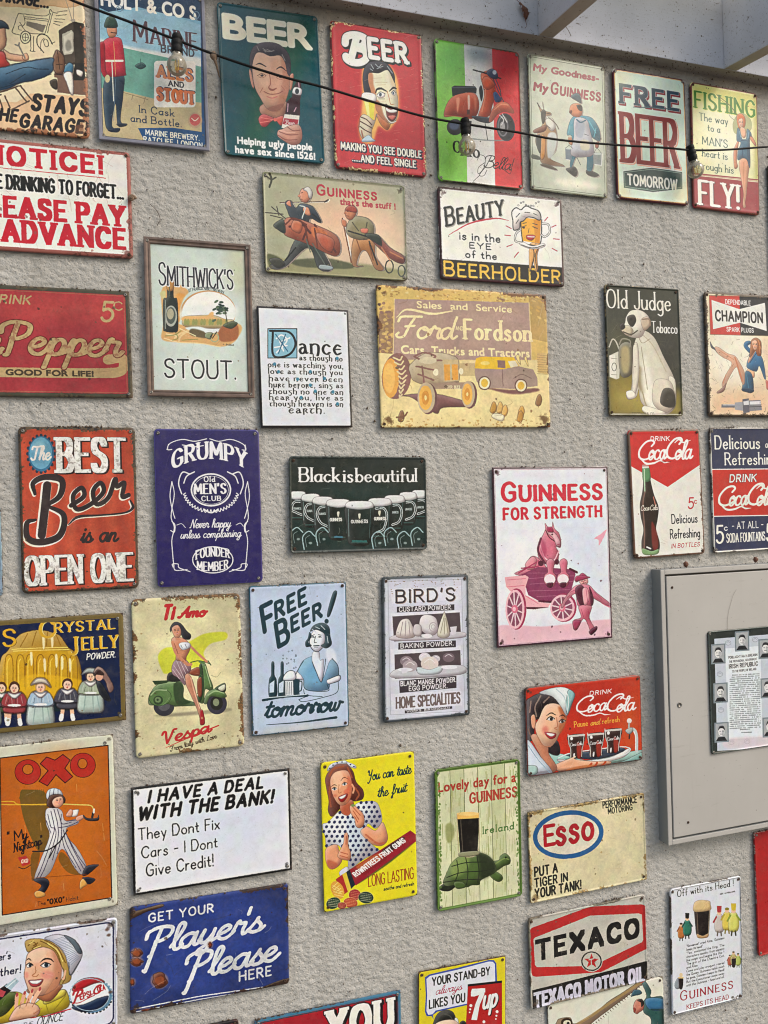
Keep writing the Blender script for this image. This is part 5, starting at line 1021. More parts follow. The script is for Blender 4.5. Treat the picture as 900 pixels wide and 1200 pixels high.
    for x, y, c in ((597, 300, 'c89440'), (630, 300, 'e0b468'), (655, 315, 'e0b060'), (740, 320, 'd8a850'), (735, 345, 'b88438'), (830, 262, '8c6440'), (125, 345, '7c5440')): A.fill([(x-18, y+20), (x-8, y-20), (x+6, y-28), (x+16, y), (x+4, y+28)], c); A.line([(x, y+20), (x-3, y+36)], 3, '8c5c34')
    A.fill([(600, 330), (650, 340), (640, 370), (590, 350)], 'f0ecd0'); A.line([(100, 350), (140, 345), (155, 325)], 8, '6c4434')
    A.Hg = None; A.us = 1
    for i in range(420):
        t = A.rng.random(); x, y = (A.rng.random()*100, A.rng.choice([A.rng.random()**2*6, A.H_-A.rng.random()**2*5])); A.ell(x, y, .8*A.rng.random()+.2, .4*A.rng.random()+.2, ['8c6030', 'b88840', 'e8d8a0'][i % 3], a=.6)
    A.im = A.im*.78+hx('d4b478')*.22; A.wear(1.4, .6, '7a5230', spots=60, scr=24, dirt=.2, col2='4a3428')

def a_judge(A):
    A.poly([(0, 0), (100, 0), (100, 100), (0, 100)], '34382f'); A.fill([(0, 60), (30, 50), (40, 110), (0, 120)], '4c4c38', blur=10); A.poly([(0, 105), (40, 100), (100, 118), (100, 150), (0, 150)], '8c7c38', blur=4); A.ell(40, 128, 30, 12, 'a49448', blur=6); A.fill([(60, 40), (95, 40), (100, 110), (80, 110)], '2a2c28', blur=10)
    for i in range(50): A.line([(A.rng.random()*100, 20+A.rng.random()*80), (A.rng.random()*100, 20+A.rng.random()*80)], .5, '6c6c58', a=.12)
    A.v(690, 320, 3.4286); W_ = 'e4e0d4'
    A.T('Old Judge', 64, 142, 72, W_, 'sk', w=252, wt=.105, ser=.05, con=.6, sh=(2, 2, '14140f')); A.T('Tobacco', 244, 242, 44, W_, 'sk', w=100, wt=.11, ser=.05, con=.6, sh=(2, 2, '14140f'))
    A.line([(72, 300), (85, 270), (100, 280), (115, 320)], 5, 'b8b4a4'); A.poly([(72, 335), (108, 318), (118, 330), (112, 425), (100, 430), (74, 420)], 'd0ccbc'); A.poly([(74, 335), (96, 330), (100, 425), (76, 420)], 'e8e4d8'); A.ell(92, 380, 9, 16, '4c4844', w=2.5); A.lines([[(80, 345), (104, 348)], [(80, 410), (104, 412)]], 2, '8c8878')
    A.ell(138, 340, 22, 55, '58584c'); A.fill([(112, 300), (160, 290), (165, 400), (120, 415)], '74705c'); A.fill([(120, 310), (150, 305), (150, 395), (125, 395)], 'b4a478', blur=4); A.line([(112, 290), (125, 268), (155, 275), (155, 300)], 5, '8c8878')
    d = 'dcd8c4'
    A.fill([(200, 230), (250, 260), (290, 340), (330, 420), (340, 480), (335, 540), (300, 570), (240, 560), (200, 520), (190, 470), (180, 500), (150, 510), (140, 490), (160, 470), (165, 380), (170, 300), (185, 250)], d)
    A.fill([(190, 380), (215, 400), (225, 470), (200, 480), (185, 440)], '8c7c5c', blur=5); A.fill([(215, 330), (240, 420), (260, 520), (300, 560), (230, 540), (205, 470), (200, 400)], 'f0ecdc', blur=8); A.fill([(170, 370), (185, 360), (195, 400), (180, 440)], 'b8ac8c', blur=5)
    A.fill([(300, 470), (330, 480), (335, 540), (300, 545), (275, 530), (280, 490)], '3c3830', blur=3); A.fill([(310, 420), (335, 430), (338, 490), (320, 480)], d); A.line([(205, 480), (225, 540), (280, 568)], 5, 'a89c80'); A.line([(205, 250), (250, 300), (300, 400)], 4, 'b0a488', a=.6)
    A.fill([(140, 180), (160, 155), (200, 155), (230, 180), (236, 215), (220, 225), (200, 260), (160, 262), (130, 245), (118, 225), (135, 205)], 'e8e4d4'); A.fill([(145, 180), (170, 172), (180, 195), (165, 220), (148, 205)], '2c2824'); A.fill([(200, 190), (225, 180), (238, 210), (215, 235), (202, 215)], 'c8b49c'); A.line([(205, 190), (232, 190), (236, 215)], 5, '8c7864')
    A.fill([(118, 222), (150, 215), (165, 232), (160, 256), (135, 250)], 'cfc4a8'); A.fill([(114, 215), (128, 205), (136, 222), (122, 232)], '242020'); A.fill([(168, 300), (186, 290), (192, 400), (180, 480), (164, 486), (168, 400)], 'e4decc'); A.fill([(262, 430), (318, 440), (336, 520), (300, 562), (250, 530), (246, 470)], 'dcd4c0'); A.fill([(290, 468), (328, 474), (335, 535), (300, 540), (276, 520)], '38342e'); A.fill([(212, 536), (262, 548), (300, 566), (240, 572), (206, 556)], 'e8e2d0'); A.lines([[(190, 262), (205, 285), (235, 268)], [(200, 300), (215, 400), (225, 470)], [(165, 228), (172, 245)], [(150, 492), (152, 506)], [(164, 492), (165, 506)]], 3, '9c9078', a=.8); A.line([(128, 240), (160, 250), (185, 235)], 5, '4c4438'); A.ell(160, 190, 5, 5, '0c0c0c'); A.fill([(140, 480), (165, 475), (180, 500), (150, 508)], 'f0ecdc'); A.T('GOODWIN & CO.', 164, 572, 10, '4c4428', 'sk', w=90, wt=.15)
    A.Hg = None; A.us = 1; A.wear(.6, .4, '8c7c5c', spots=40, scr=16, dirt=.12)

def a_champion(A):
    A.ell(45, 75, 45, 40, 'f0ead8', blur=12); A.ell(50, 140, 55, 22, 'e4bc98', blur=10); A.ell(95, 90, 14, 60, 'e8c8a4', blur=10, a=.8)
    A.v(820, 340, 8)
    A.poly([(60, 58), (345, 62), (352, 435), (70, 425)], 'cc4440'); A.poly([(345, 62), (615, 70), (635, 440), (352, 435)], '262a30'); A.poly([(84, 102), (345, 188), (584, 128), (600, 392), (348, 315), (98, 376)], 'e8e8e0'); A.line([(62, 60), (612, 72), (632, 438), (72, 425)], 5, '8c7c64', sm=False, closed=True)
    A.T('CHAMPION', 124, 292, 90, '1c1c20', 'sk', w=434, wt=.2); A.T('DEPENDABLE', 216, 138, 40, 'f0ece0', 'sk', w=232, wt=.18); A.T('SPARK PLUGS', 226, 395, 38, 'f0ece0', 'sk', w=248, wt=.18)
    s1, s2 = 'f0b894', 'c87c58'
    A.fill([(70, 490), (100, 540), (150, 570), (140, 600), (115, 570), (80, 545)], '50505c'); A.fill([(115, 545), (150, 545), (230, 600), (300, 625), (340, 680), (390, 780), (395, 900), (375, 900), (340, 800), (310, 730), (240, 840), (215, 900), (190, 920), (180, 880), (220, 790), (270, 690), (190, 640), (140, 600)], s1)
    A.line([(300, 640), (320, 700), (370, 860)], 12, s2, a=.8); A.line([(215, 800), (190, 880)], 8, s2, a=.7); A.line([(150, 570), (290, 660)], 7, s2, a=.6); A.fill([(135, 960), (190, 915), (218, 880), (205, 940), (180, 965), (140, 975)], 'a07468'); A.line([(215, 890), (205, 940)], 4, '7c5048')
    A.fill([(430, 740), (480, 770), (475, 830), (400, 800)], s1); A.fill([(400, 770), (460, 800), (470, 960), (380, 950), (370, 900), (390, 880)], '2c5878'); A.line([(410, 800), (430, 940)], 7, '48809c'); A.fill([(372, 925), (470, 935), (465, 965), (375, 955)], '1c3c58')
    A.fill([(440, 600), (500, 590), (560, 650), (590, 820), (575, 835), (530, 720), (500, 770), (420, 740), (410, 700), (430, 640)], '2f6c98'); A.fill([(440, 600), (385, 540), (395, 495), (440, 485), (450, 510), (420, 530), (450, 570)], '2f6c98'); A.fill([(450, 590), (490, 580), (450, 660), (420, 690)], s1); A.line([(500, 600), (440, 690)], 7, '1c4464')
    A.fill([(455, 480), (500, 455), (545, 490), (550, 560), (545, 620), (510, 620), (490, 580), (440, 640), (445, 540)], 'a0603c'); A.fill([(462, 490), (500, 480), (515, 520), (500, 570), (475, 560)], s1); A.face(488, 520, 64, 6, skin='c07850'); A.lines([[(530, 500), (535, 600)], [(520, 480), (545, 560)]], 7, 'd49464', a=.8)
    A.fill([(590, 850), (620, 870), (630, 930), (600, 935), (592, 890)], 'c86c60')
    A.line([(190, 1092), (360, 1092)], 30, '707078', rect=True, sm=False); A.line([(190, 1082), (360, 1082)], 8, 'c8c8cc', sm=False); A.poly([(300, 1060), (400, 1050), (400, 1140), (300, 1125)], '9c9ca4'); A.poly([(370, 1030), (430, 1020), (440, 1150), (380, 1160)], '60606c'); A.poly([(380, 1050), (430, 1040), (432, 1080), (384, 1084)], 'd8d8dc'); A.poly([(430, 1040), (540, 1035), (555, 1130), (440, 1140)], '84848c'); A.poly([(440, 1050), (540, 1045), (545, 1075), (440, 1078)], 'e0e0e4'); A.line([(440, 1100), (550, 1095)], 6, '44444c')
    A.Hg = None; A.us = 1
    for i in range(60):
        x, y = A.rng.random()*92+4, A.rng.random()*90+55; a = A.rng.random()*3; A.line([(x, y), (x+5*math.cos(a), y+5*math.sin(a))], .5*A.rng.random()+.15, '5c4c40', a=.5)
    A.border(1, 3, '5a4c3e', r=5); A.wear(3.2, .8, '5c4a38', spots=50, scr=40, dirt=.08, col2='2c2824')
BG = dict(garage='e8d8b4', holt='8cb0b8', green='12505c', red='c43c44', ciao='d0d0c8', goodness='b8c0ac', freebeer='d8ecdc', fishing='f0ecac', notice='e6e4dc', golf='b0b096',
          beauty='eeeee4', pepper='9c343a', smith='c8d4cc', dance='e0e4ec', ford='e0cc94', judge='34382f', champion='e6d6b8', best='b84c34', grumpy='2a2360', black='1c2c2c', coke5='e4e2da',
          delicious='2c3454', strength='e4e6f0', jelly='182444', tiamo='d0c8a0', fbblue='bccce4', birds='c8ccd8', pause='c4341f', oxo='c0661c', deal='e4e6f0', rowntree='e4d820',
          lovely='ccd0a4', esso='d4caa4', players='26346c', pepsi='d8dae8', texaco='bab6ac', croc='dcdccc', head='dce0e8', redsign='ac2424', seven='d8c824', you='a4202c', tiny='7c2830',
          lsliver='b8ccdc', rsliver='2a2c2e', repub='2a3230')

def a_best(A):
    for i in range(8): A.fill([(20+i*9, 0), (26+i*9, 0), (27+i*9, 150), (21+i*9, 150)], 'a84030' if i % 2 else 'c85c40', blur=2, a=.5)
    A.v(0, 490, 2.8125); W_ = 'e8e6e0'; k = '3a2420'
    for i in range(20):
        a = i*PI/10; A.ell(138+44*math.cos(a), 119+60*math.sin(a), 5, 6, '2c3c4c')
    A.ell(138, 119, 42, 58, '3c6c8c'); A.ell(137, 117, 37, 52, '6ca4c0'); A.ell(132, 100, 20, 22, '9cc8d8', blur=5, a=.7); A.T('The', 107, 138, 44, W_, 'sc', w=60, wt=.13, sl=.1)
    A.T('BEST', 198, 176, 106, W_, 'sk', w=210, wt=.18, ser=.1, con=.6, sett=.05, rectpen=True, out=(1, k), sh=(5, 4, k), tex=.3)
    A.T('OPEN ONE', 90, 548, 90, W_, 'sk', w=344, wt=.165, ser=.08, con=.6, sett=.05, rectpen=True, out=(1, k), sh=(4, 4, k), tex=.3)
    for w, c, d in ((34, 'ecdcc8', 3), (27, '382c2c', 0)):
        A.push(-d, d)
        A.line([(158, 222), (150, 300), (140, 385)], w*1.0, c); A.line([(118, 250), (112, 215), (150, 195), (205, 205), (200, 255), (160, 285)], w*.8, c, taper=[.5, .8, 1, .9, .6]); A.line([(160, 290), (212, 320), (200, 385), (140, 408), (95, 395), (92, 345), (120, 335)], w*.8, c, taper=[.5, .9, 1, 1, .8, .4])
        A.line([(236, 288), (278, 258), (270, 230), (243, 256), (254, 300), (300, 284), (342, 244), (332, 214), (308, 242), (320, 284), (358, 262), (380, 202), (386, 226), (410, 214), (404, 258), (424, 254)], w*.55, c)
        A.line([(228, 350), (260, 325), (330, 320), (410, 312), (438, 295), (430, 272)], w*.35, c, taper=[.4, 1, .6, .6, 1, .6]); A.pop()
    A.T('is an', 268, 408, 54, '3a2c2a', 'sc', w=118, wt=.15, sl=.12)
    A.Hg = None; A.us = 1; A.border(1, 2.4, '4c4034', r=5, a=.9); A.wear(2.4, .7, '5a4834', spots=60, scr=30, dirt=.25, col2='2e2a28')

def a_grumpy(A):
    A.v(0, 490, 2.8125); W_ = 'e6e6f2'
    A.T('GRUMPY', 570, 168, 54, W_, 'sk', w=238, wt=.2, ser=.08, con=.5, arc=34)
    A.lines([[(550, 105), (560, 85), (600, 72), (640, 78), (680, 70)], [(808, 108), (800, 88), (760, 72), (720, 78), (690, 70)], [(555, 88), (552, 105), (566, 105)], [(806, 90), (808, 106), (796, 106)], [(600, 90), (640, 96), (670, 92)]], 3, W_)
    A.ell(694, 237, 64, 52, W_, w=5); A.ell(694, 237, 57, 45, W_, w=1.5)
    for r_, n in ((78, 22),):
        for i in range(n):
            a = PI*.04+i*PI*.92/n; A.line([(694+84*math.cos(a), 240+62*math.sin(a)), (694+92*math.cos(a+.07), 240+72*math.sin(a+.07)), (694+84*math.cos(a+.14), 240+62*math.sin(a+.14))], 3, W_)
    A.lines([[(625, 185), (600, 180), (588, 215), (598, 250)], [(764, 185), (788, 180), (800, 215), (790, 250)], [(640, 178), (615, 192), (605, 215)], [(748, 178), (773, 192), (783, 215)], [(670, 300), (694, 312), (718, 300)]], 4, W_)
    A.ell(694, 238, 60, 48, '221d54'); A.ell(694, 238, 57, 46, W_, w=1.5); A.T('Old', 672, 210, 16, W_, 'sk', w=34, wt=.2, ser=.08); A.T("MEN'S", 642, 250, 32, W_, 'sk', w=100, wt=.22, ser=.08, con=.5); A.T('CLUB', 664, 273, 15, W_, 'sk', w=62, wt=.24, ser=.12, con=.6)
    A.T('Never happy', 626, 362, 28, W_, 'sc', w=132, wt=.1, sl=.12); A.T('unless complaining', 594, 396, 26, W_, 'sc', w=198, wt=.1, sl=.12)
    A.lines([[(582, 352), (598, 348), (610, 360)], [(776, 352), (790, 346), (800, 356)]], 2, W_)
    A.ell(700, 466, 68, 44, '1e1a50'); A.ell(700, 466, 66, 43, W_, w=3.5); A.T('FOUNDER', 646, 464, 28, W_, 'sk', w=108, wt=.18, ser=.1, con=.6, arc=8); A.T('MEMBER', 650, 498, 28, W_, 'sk', w=100, wt=.18, ser=.1, con=.6, arc=-6)
    for sx, x in ((1, 566), (-1, 814)):
        A.lines([[(x, 210), (x+sx*8, 250), (x, 300), (x-sx*2, 330), (x+sx*8, 360), (x, 400), (x+sx*2, 440), (x+sx*6, 480), (x+sx*12, 500), (x+sx*50, 498)], [(x, 210), (x-sx*6, 260), (x+sx*4, 310), (x+sx*10, 330)], [(x, 340), (x+sx*10, 352), (x+sx*8, 375), (x-sx*4, 370)], [(x+sx*4, 490), (x+sx*2, 480), (x+sx*20, 480), (x+sx*24, 492), (x+sx*60, 505)]], 3, W_)
    A.Hg = None; A.us = 1; A.border(.6, .8, '4a4488', r=4, a=.7); A.wear(.4, .2, '4c4480', spots=8, scr=10, dirt=.05, col2='201c48')

def a_black(A):
    A.poly([(0, 0), (100, 0), (100, 40), (0, 34)], '1a2624'); A.ell(50, 45, 60, 26, '16302e', blur=8)
    A.v(320, 520, 3.529)
    A.T('Black', 108, 158, 58, 'e8e8e4', 'sk', w=160, wt=.17, ser=.1, con=.4, sp=.22); A.T('is', 289, 159, 58, 'e8e8e4', 'sk', w=34, wt=.17, ser=.08, con=.4); A.T('beautiful', 340, 158, 56, 'e8e8e4', 'sk', w=246, wt=.16, ser=.08, con=.4, sp=.22)
    for x, y, w, h, f in ((98, 210, 34, 100, 1), (600, 205, 32, 100, -1), (152, 220, 36, 120, 1), (552, 213, 34, 118, -1), (202, 232, 40, 130, 1), (496, 226, 40, 128, -1), (265, 242, 46, 150, 0), (435, 238, 46, 150, -1), (352, 250, 54, 165, 0)):
        A.fill([(x-w, y), (x+w, y), (x+w*.95, y+h*.6), (x+w*.7, y+h), (x-w*.7, y+h), (x-w*.95, y+h*.6)], '101818', grad=('1c3430', (x-w, y), (x+w, y))); A.line([(x-w*.85, y+20), (x-w*.8, y+h*.8)], 2.5, '8ca4a4', a=.7); A.line([(x+w*.85, y+20), (x+w*.75, y+h*.85)], 2, '5c7878', a=.7); A.line([(x-w*.6, y+h*.96), (x+w*.6, y+h*.96)], 5, '3c605c', a=.7)
        A.fill([(x-w, y-4), (x-w*.6, y-12), (x+w*.6, y-12), (x+w, y-4), (x+w, y+14), (x, y+22), (x-w, y+14)], 'd8dcdc'); A.line([(x-w, y+14), (x, y+21), (x+w, y+14)], 3, '8c9c9c', a=.6)
        if f:
            s = -f if f == -1 and x == 435 else 1
            xx = x+(w*.2 if f == 1 else (-w*.1)); L = [(xx-10, y+30), (xx+22, y+30), (xx+34, y+60), (xx+22, y+h*.75), (xx-4, y+h*.85)] if f == -1 else [(xx+16, y+30), (xx-20, y+32), (xx-32, y+62), (xx-18, y+h*.72), (xx+12, y+h*.85)]
            A.line(L, 9, 'c4d8dc'); A.line(L, 4, '203434')
        if h >= 150: A.T('GUINNESS', x-34 if x != 435 else x-22, y+78, 12, 'd0d4cc', 'sk', w=68 if x == 352 else 48, wt=.22, ser=.06); A.fill([(x-5, y+40), (x+5, y+40), (x+3, y+58), (x, y+62), (x-4, y+55)], 'c8ccb8')
        else: A.T('GUINNESS', x-16, y+62, 8, 'a0acac', 'sk', w=32, wt=.2)
    for i, x in enumerate((95, 145, 200, 430, 480, 535, 590)):
        y = 370+(i % 2)*16; A.line([(x-20, y+50), (x-26, y), (x, y-24), (x+24, y-4)], 4.5, 'a0bcc0', a=.9); A.line([(x-10, y+40), (x-14, y+6), (x+2, y-8)], 2, 'b4c8c8', a=.6); A.ell(x+6, y+24, 7, 5, 'c0d0d0', a=.6, blur=1)
    A.line([(252, 385), (280, 385)], 8, '4c84a0', a=.7); A.line([(325, 402), (380, 403)], 8, '2c706c', a=.8)
    A.Hg = None; A.us = 1; A.border(.7, 1.5, '343c3a', r=3.5); A.wear(.9, .5, '4c5450', spots=20, scr=14, dirt=.08, col2='242a28')

def cocacola(A, x, y, w, h, c, tail=True, wt=.15):
    A.T('C', x, y, h*1.0, c, 'sc', w=w*.28, wt=wt, con=.85, sl=.24); A.T('oca', x+w*.20, y, h*.98, c, 'sc', w=w*.32, wt=wt, con=.75, sl=.22)
    A.line([(x+w*.50, y-h*.42), (x+w*.545, y-h*.43)], h*.12, c, sm=False)
    A.T('C', x+w*.53, y-h*.06, h*1.08, c, 'sc', w=w*.27, wt=wt, con=.85, sl=.24); A.T('ola', x+w*.70, y-h*.02, h*1.0, c, 'sc', w=w*.31, wt=wt, con=.75, sl=.22)
    A.line([(x+w*.06, y-h*.02), (x+w*.16, y+h*.22), (x+w*.30, y+h*.20), (x+w*.42, y+h*.06), (x+w*.50, y+h*.16), (x+w*.60, y+h*.14)], h*.11, c, taper=[.6, 1, .9, .6, .8, .2])
    A.line([(x+w*.70, y-h*.9), (x+w*.78, y-h*1.08), (x+w*.86, y-h*.92), (x+w*1.0, y-h*1.04)], h*.08, c, taper=[.5, 1, 1, .3])

def a_coke5(A):
    A.v(690, 320, 3.4286)
    A.poly([(140, 620), (440, 620), (440, 768), (305, 860), (155, 775)], 'c82c2c'); A.T('DRINK', 238, 676, 17, 'f0ece4', 'sk', w=74, wt=.2, sl=.15, ser=.06); cocacola(A, 186, 750, 212, 74, 'f2f0ea', wt=.12)
    A.dash(280, 760, 320, 758, 5, '601818')
    G = '2a1c18'
    A.fill([(204, 780), (230, 778), (236, 830), (250, 890), (268, 940), (264, 990), (258, 1030), (272, 1080), (268, 1118), (240, 1130), (206, 1126), (200, 1080), (208, 1030), (198, 980), (194, 930), (204, 880), (208, 830)], G)
    A.fill([(206, 782), (230, 780), (236, 832), (208, 836)], '5c8c60'); A.line([(212, 790), (214, 880)], 4, 'b8d4b4'); A.poly([(203, 772), (229, 770), (230, 784), (204, 786)], 'd8d4cc'); A.line([(204, 776), (229, 775)], 4, 'b04040')
    A.lines([[(214, 880), (206, 930), (212, 1030), (210, 1110)]], 5, '8c6c60', a=.8); A.fill([(240, 1000), (258, 1030), (268, 1080), (262, 1110), (244, 1100)], '882c28', a=.8, blur=2); A.fill([(204, 1105), (240, 1116), (268, 1108), (262, 1128), (210, 1130)], '7ca06c'); A.line([(222, 1100), (236, 1106)], 6, 'f0f0e0'); A.line([(248, 900), (258, 940)], 4, 'b07060')
    A.T('Coca-Cola', 198, 954, 20, 'd0c8bc', 'sc', w=66, wt=.12, sl=.15)
    A.T('5', 388, 946, 42, 'c0303c', 'sk', w=20, wt=.14, sl=.1); A.T('c', 412, 926, 24, 'c0303c', 'sk', w=10, wt=.14)
    A.T('Delicious', 322, 1006, 36, '26262a', 'sk', w=102, wt=.12); A.T('Refreshing', 316, 1066, 36, '26262a', 'sk', w=118, wt=.12); A.T('IN BOTTLES', 320, 1104, 16, 'b83440', 'sk', w=112, wt=.17, sl=.2, ser=.06)
    A.Hg = None; A.us = 1; A.border(1.1, 2.2, '7a5c4c', r=5); A.wear(2., .7, '7c5c4a', spots=26, scr=14, dirt=.06)

def a_delicious(A):
    A.v(690, 320, 3.4286); W_ = 'e4e2d8'
    A.poly([(470, 790), (800, 788), (800, 975), (470, 978)], 'c03028'); A.line([(470, 790), (800, 787)], 4, W_, sm=False); A.line([(470, 978), (800, 972)], 4, W_, sm=False)
    A.T('Delicious', 498, 708, 52, W_, 'sk', w=178, wt=.13, ser=.05, con=.7); A.T('and', 700, 702, 28, W_, 'sk', w=30, wt=.13); A.T('Refreshing', 538, 772, 48, W_, 'sk', w=206, wt=.13, ser=.05, con=.7)
    A.T('DRINK', 556, 840, 28, W_, 'sk', w=104, wt=.19, sl=.15, ser=.06, out=(1.2, '2c1c1c')); cocacola(A, 508, 934, 222, 74, W_, wt=.13)
    A.T('5', 504, 1084, 68, W_, 'sk', w=26, wt=.14, con=.8, ser=.0); A.T('c', 534, 1034, 26, W_, 'sk', w=12, wt=.14); A.T('- AT ALL -', 566, 1028, 26, W_, 'sk', w=124, wt=.13, ser=.05); A.T('SODA FOUNTAINS', 544, 1082, 34, W_, 'sk', w=154, wt=.12, ser=.04); A.T('5', 706, 1076, 66, W_, 'sk', w=24, wt=.14)
    A.Hg = None; A.us = 1; A.border(.9, 1.8, 'd8d6d0', r=1.5); A.wear(1.1, .6, '6c6460', spots=40, scr=26, dirt=.1, cc='d8d4cc')

def a_strength(A):
    A.ell(60, 60, 40, 40, 'dce4f4', blur=14); A.ell(30, 75, 30, 40, 'f0f0f8', blur=10)
    A.v(560, 530, 3.077); R = 'd02c48'
    A.T('GUINNESS', 84, 176, 52, R, 'sk', w=352, wt=.3, ser=.05, con=.75, big=1.22, sp=.36); A.T('FOR STRENGTH', 88, 242, 38, R, 'sk', w=348, wt=.27, ser=.04, con=.8)
    A.v(575, 610, 6.207); P, PD, PL, K = 'd8748c', 'a83c60', 'f0b8c4', '5c2038'
    A.fill([(20, 775), (200, 760), (400, 765), (900, 720), (900, 900), (20, 960)], 'e8bcc8', blur=4)
    A.line([(730, 545), (800, 600), (850, 625)], 12, P)
    A.fill([(160, 385), (240, 340), (270, 270), (310, 260), (360, 300), (400, 380), (250, 400)], P); A.fill([(240, 310), (290, 260), (320, 290), (300, 350), (250, 350)], 'e490a0'); A.lines([[(210, 345), (330, 330), (330, 290)], [(190, 380), (320, 300)]], 9, PD)
    A.poly([(190, 400), (330, 335), (590, 355), (600, 390), (560, 540), (480, 590), (340, 585), (260, 540), (240, 480)], '8c3c60'); A.lines([[(260, 420), (590, 400)], [(270, 460), (580, 440)], [(260, 510), (560, 500)], [(320, 550), (540, 540)], [(250, 380), (560, 380)]], 4, 'b06484'); A.lines([[(340, 585), (480, 590)], [(560, 350), (610, 375)]], 16, K)
    A.fill([(330, 260), (340, 160), (380, 70), (380, 20), (400, 45), (430, 45), (435, 10), (450, 60), (480, 90), (495, 150), (490, 195), (460, 190), (480, 240), (470, 300), (440, 320), (380, 310)], P)
    A.fill([(400, 90), (440, 80), (485, 140), (490, 180), (465, 185), (440, 130)], PL); A.line([(350, 130), (330, 220), (380, 310)], 16, K, a=.8); A.line([(345, 180), (380, 270), (440, 290), (480, 220)], 9, PL); A.line([(385, 70), (410, 120), (450, 150)], 7, K); A.fill([(395, 50), (430, 50), (440, 85), (400, 80)], PD); A.ell(432, 100, 7, 6, K); A.line([(470, 175), (488, 170)], 5, PD); A.fill([(360, 130), (390, 200), (380, 270), (350, 220)], PD, a=.6, blur=6); A.ell(350, 310, 20, 20, K); A.ell(466, 300, 16, 20, K)
    for x in (415, 510): A.fill([(x-25, 300), (x+5, 275), (x+32, 300), (x+25, 370), (x+45, 400), (x+40, 445), (x+25, 475), (x-22, 470), (x-42, 435), (x-38, 395), (x-15, 370)], P); A.ell(x, 425, 40, 36, 'f4dce4'); A.fill([(x-22, 455), (x+22, 450), (x+14, 482), (x-14, 482)], K)
    A.poly([(90, 410), (240, 395), (262, 410), (240, 480), (240, 540), (340, 590), (420, 600), (400, 630), (240, 625), (100, 480)], 'ecb0b8'); A.lines([[(110, 430), (240, 420)], [(240, 545), (330, 600)], [(110, 480), (230, 470)]], 5, P); A.poly([(240, 625), (410, 628), (300, 642), (250, 640)], K)
    for x, y, rx, ry in ((170, 640, 72, 150), (512, 630, 92, 104)):
        A.ell(x+4, y, rx, ry, PD); A.ell(x-6, y+2, rx-4, ry-8, PL); A.ell(x-8, y+2, rx-18, ry-26, 'c8849c'); A.ell(x-8, y+2, rx-18, ry-26, K, a=.5)
        for i in range(10):
            a = i*PI/5+.2; A.line([(x-8, y+2), (x-8+(rx-12)*math.cos(a), y+2+(ry-18)*math.sin(a))], 9, 'f0c8d0', sm=False)
        A.ell(x-8, y, 24, 30, P); A.ell(x-12, y, 12, 16, PL)
    A.fill([(600, 440), (625, 400), (650, 380), (680, 400), (682, 412), (640, 430), (610, 445)], PD); A.fill([(630, 430), (680, 415), (690, 450), (660, 470), (635, 455)], 'eca8a8'); A.fill([(590, 480), (650, 460), (700, 470), (750, 520), (850, 600), (845, 620), (760, 580), (720, 560), (715, 620), (620, 620), (600, 530), (540, 580), (510, 630), (495, 620), (530, 550)], P)
    A.fill([(600, 490), (650, 470), (670, 540), (675, 620), (640, 620), (610, 560)], K); A.fill([(700, 480), (730, 560), (725, 610), (710, 600)], K); A.fill([(625, 620), (715, 620), (700, 700), (740, 780), (745, 800), (710, 825), (700, 780), (660, 710), (610, 790), (585, 780), (590, 720), (640, 700)], 'd86c84'); A.fill([(580, 730), (610, 720), (640, 730), (610, 790), (588, 780)], PD); A.fill([(700, 800), (750, 765), (755, 790), (715, 828)], K); A.fill([(650, 500), (685, 490), (700, 560), (680, 610), (660, 600)], 'f0a4b0'); A.lines([[(640, 440), (652, 437)], [(664, 434), (676, 432)], [(650, 456), (672, 450)]], 4, K); A.fill([(650, 440), (662, 438), (660, 450)], 'd87480'); A.lines([[(560, 520), (600, 500)], [(540, 560), (560, 540)], [(740, 520), (790, 570)], [(640, 640), (660, 700)], [(690, 640), (700, 690)], [(675, 490), (690, 610)]], 4, PD, a=.8); A.fill([(610, 400), (690, 405), (700, 415), (600, 440)], PD)
    A.fill([(735, 130), (780, 100), (825, 65), (800, 130), (770, 180), (765, 140)], 'e898ac', a=.8)
    A.Hg = None; A.us = 1; A.border(.5, 1.6, '4c2a3c', r=.5); A.border(1.9, .5, 'b890a4', r=.5, a=.7); A.wear(.5, .3, '5c3040', spots=60, scr=10, dirt=.04, col2='402030')

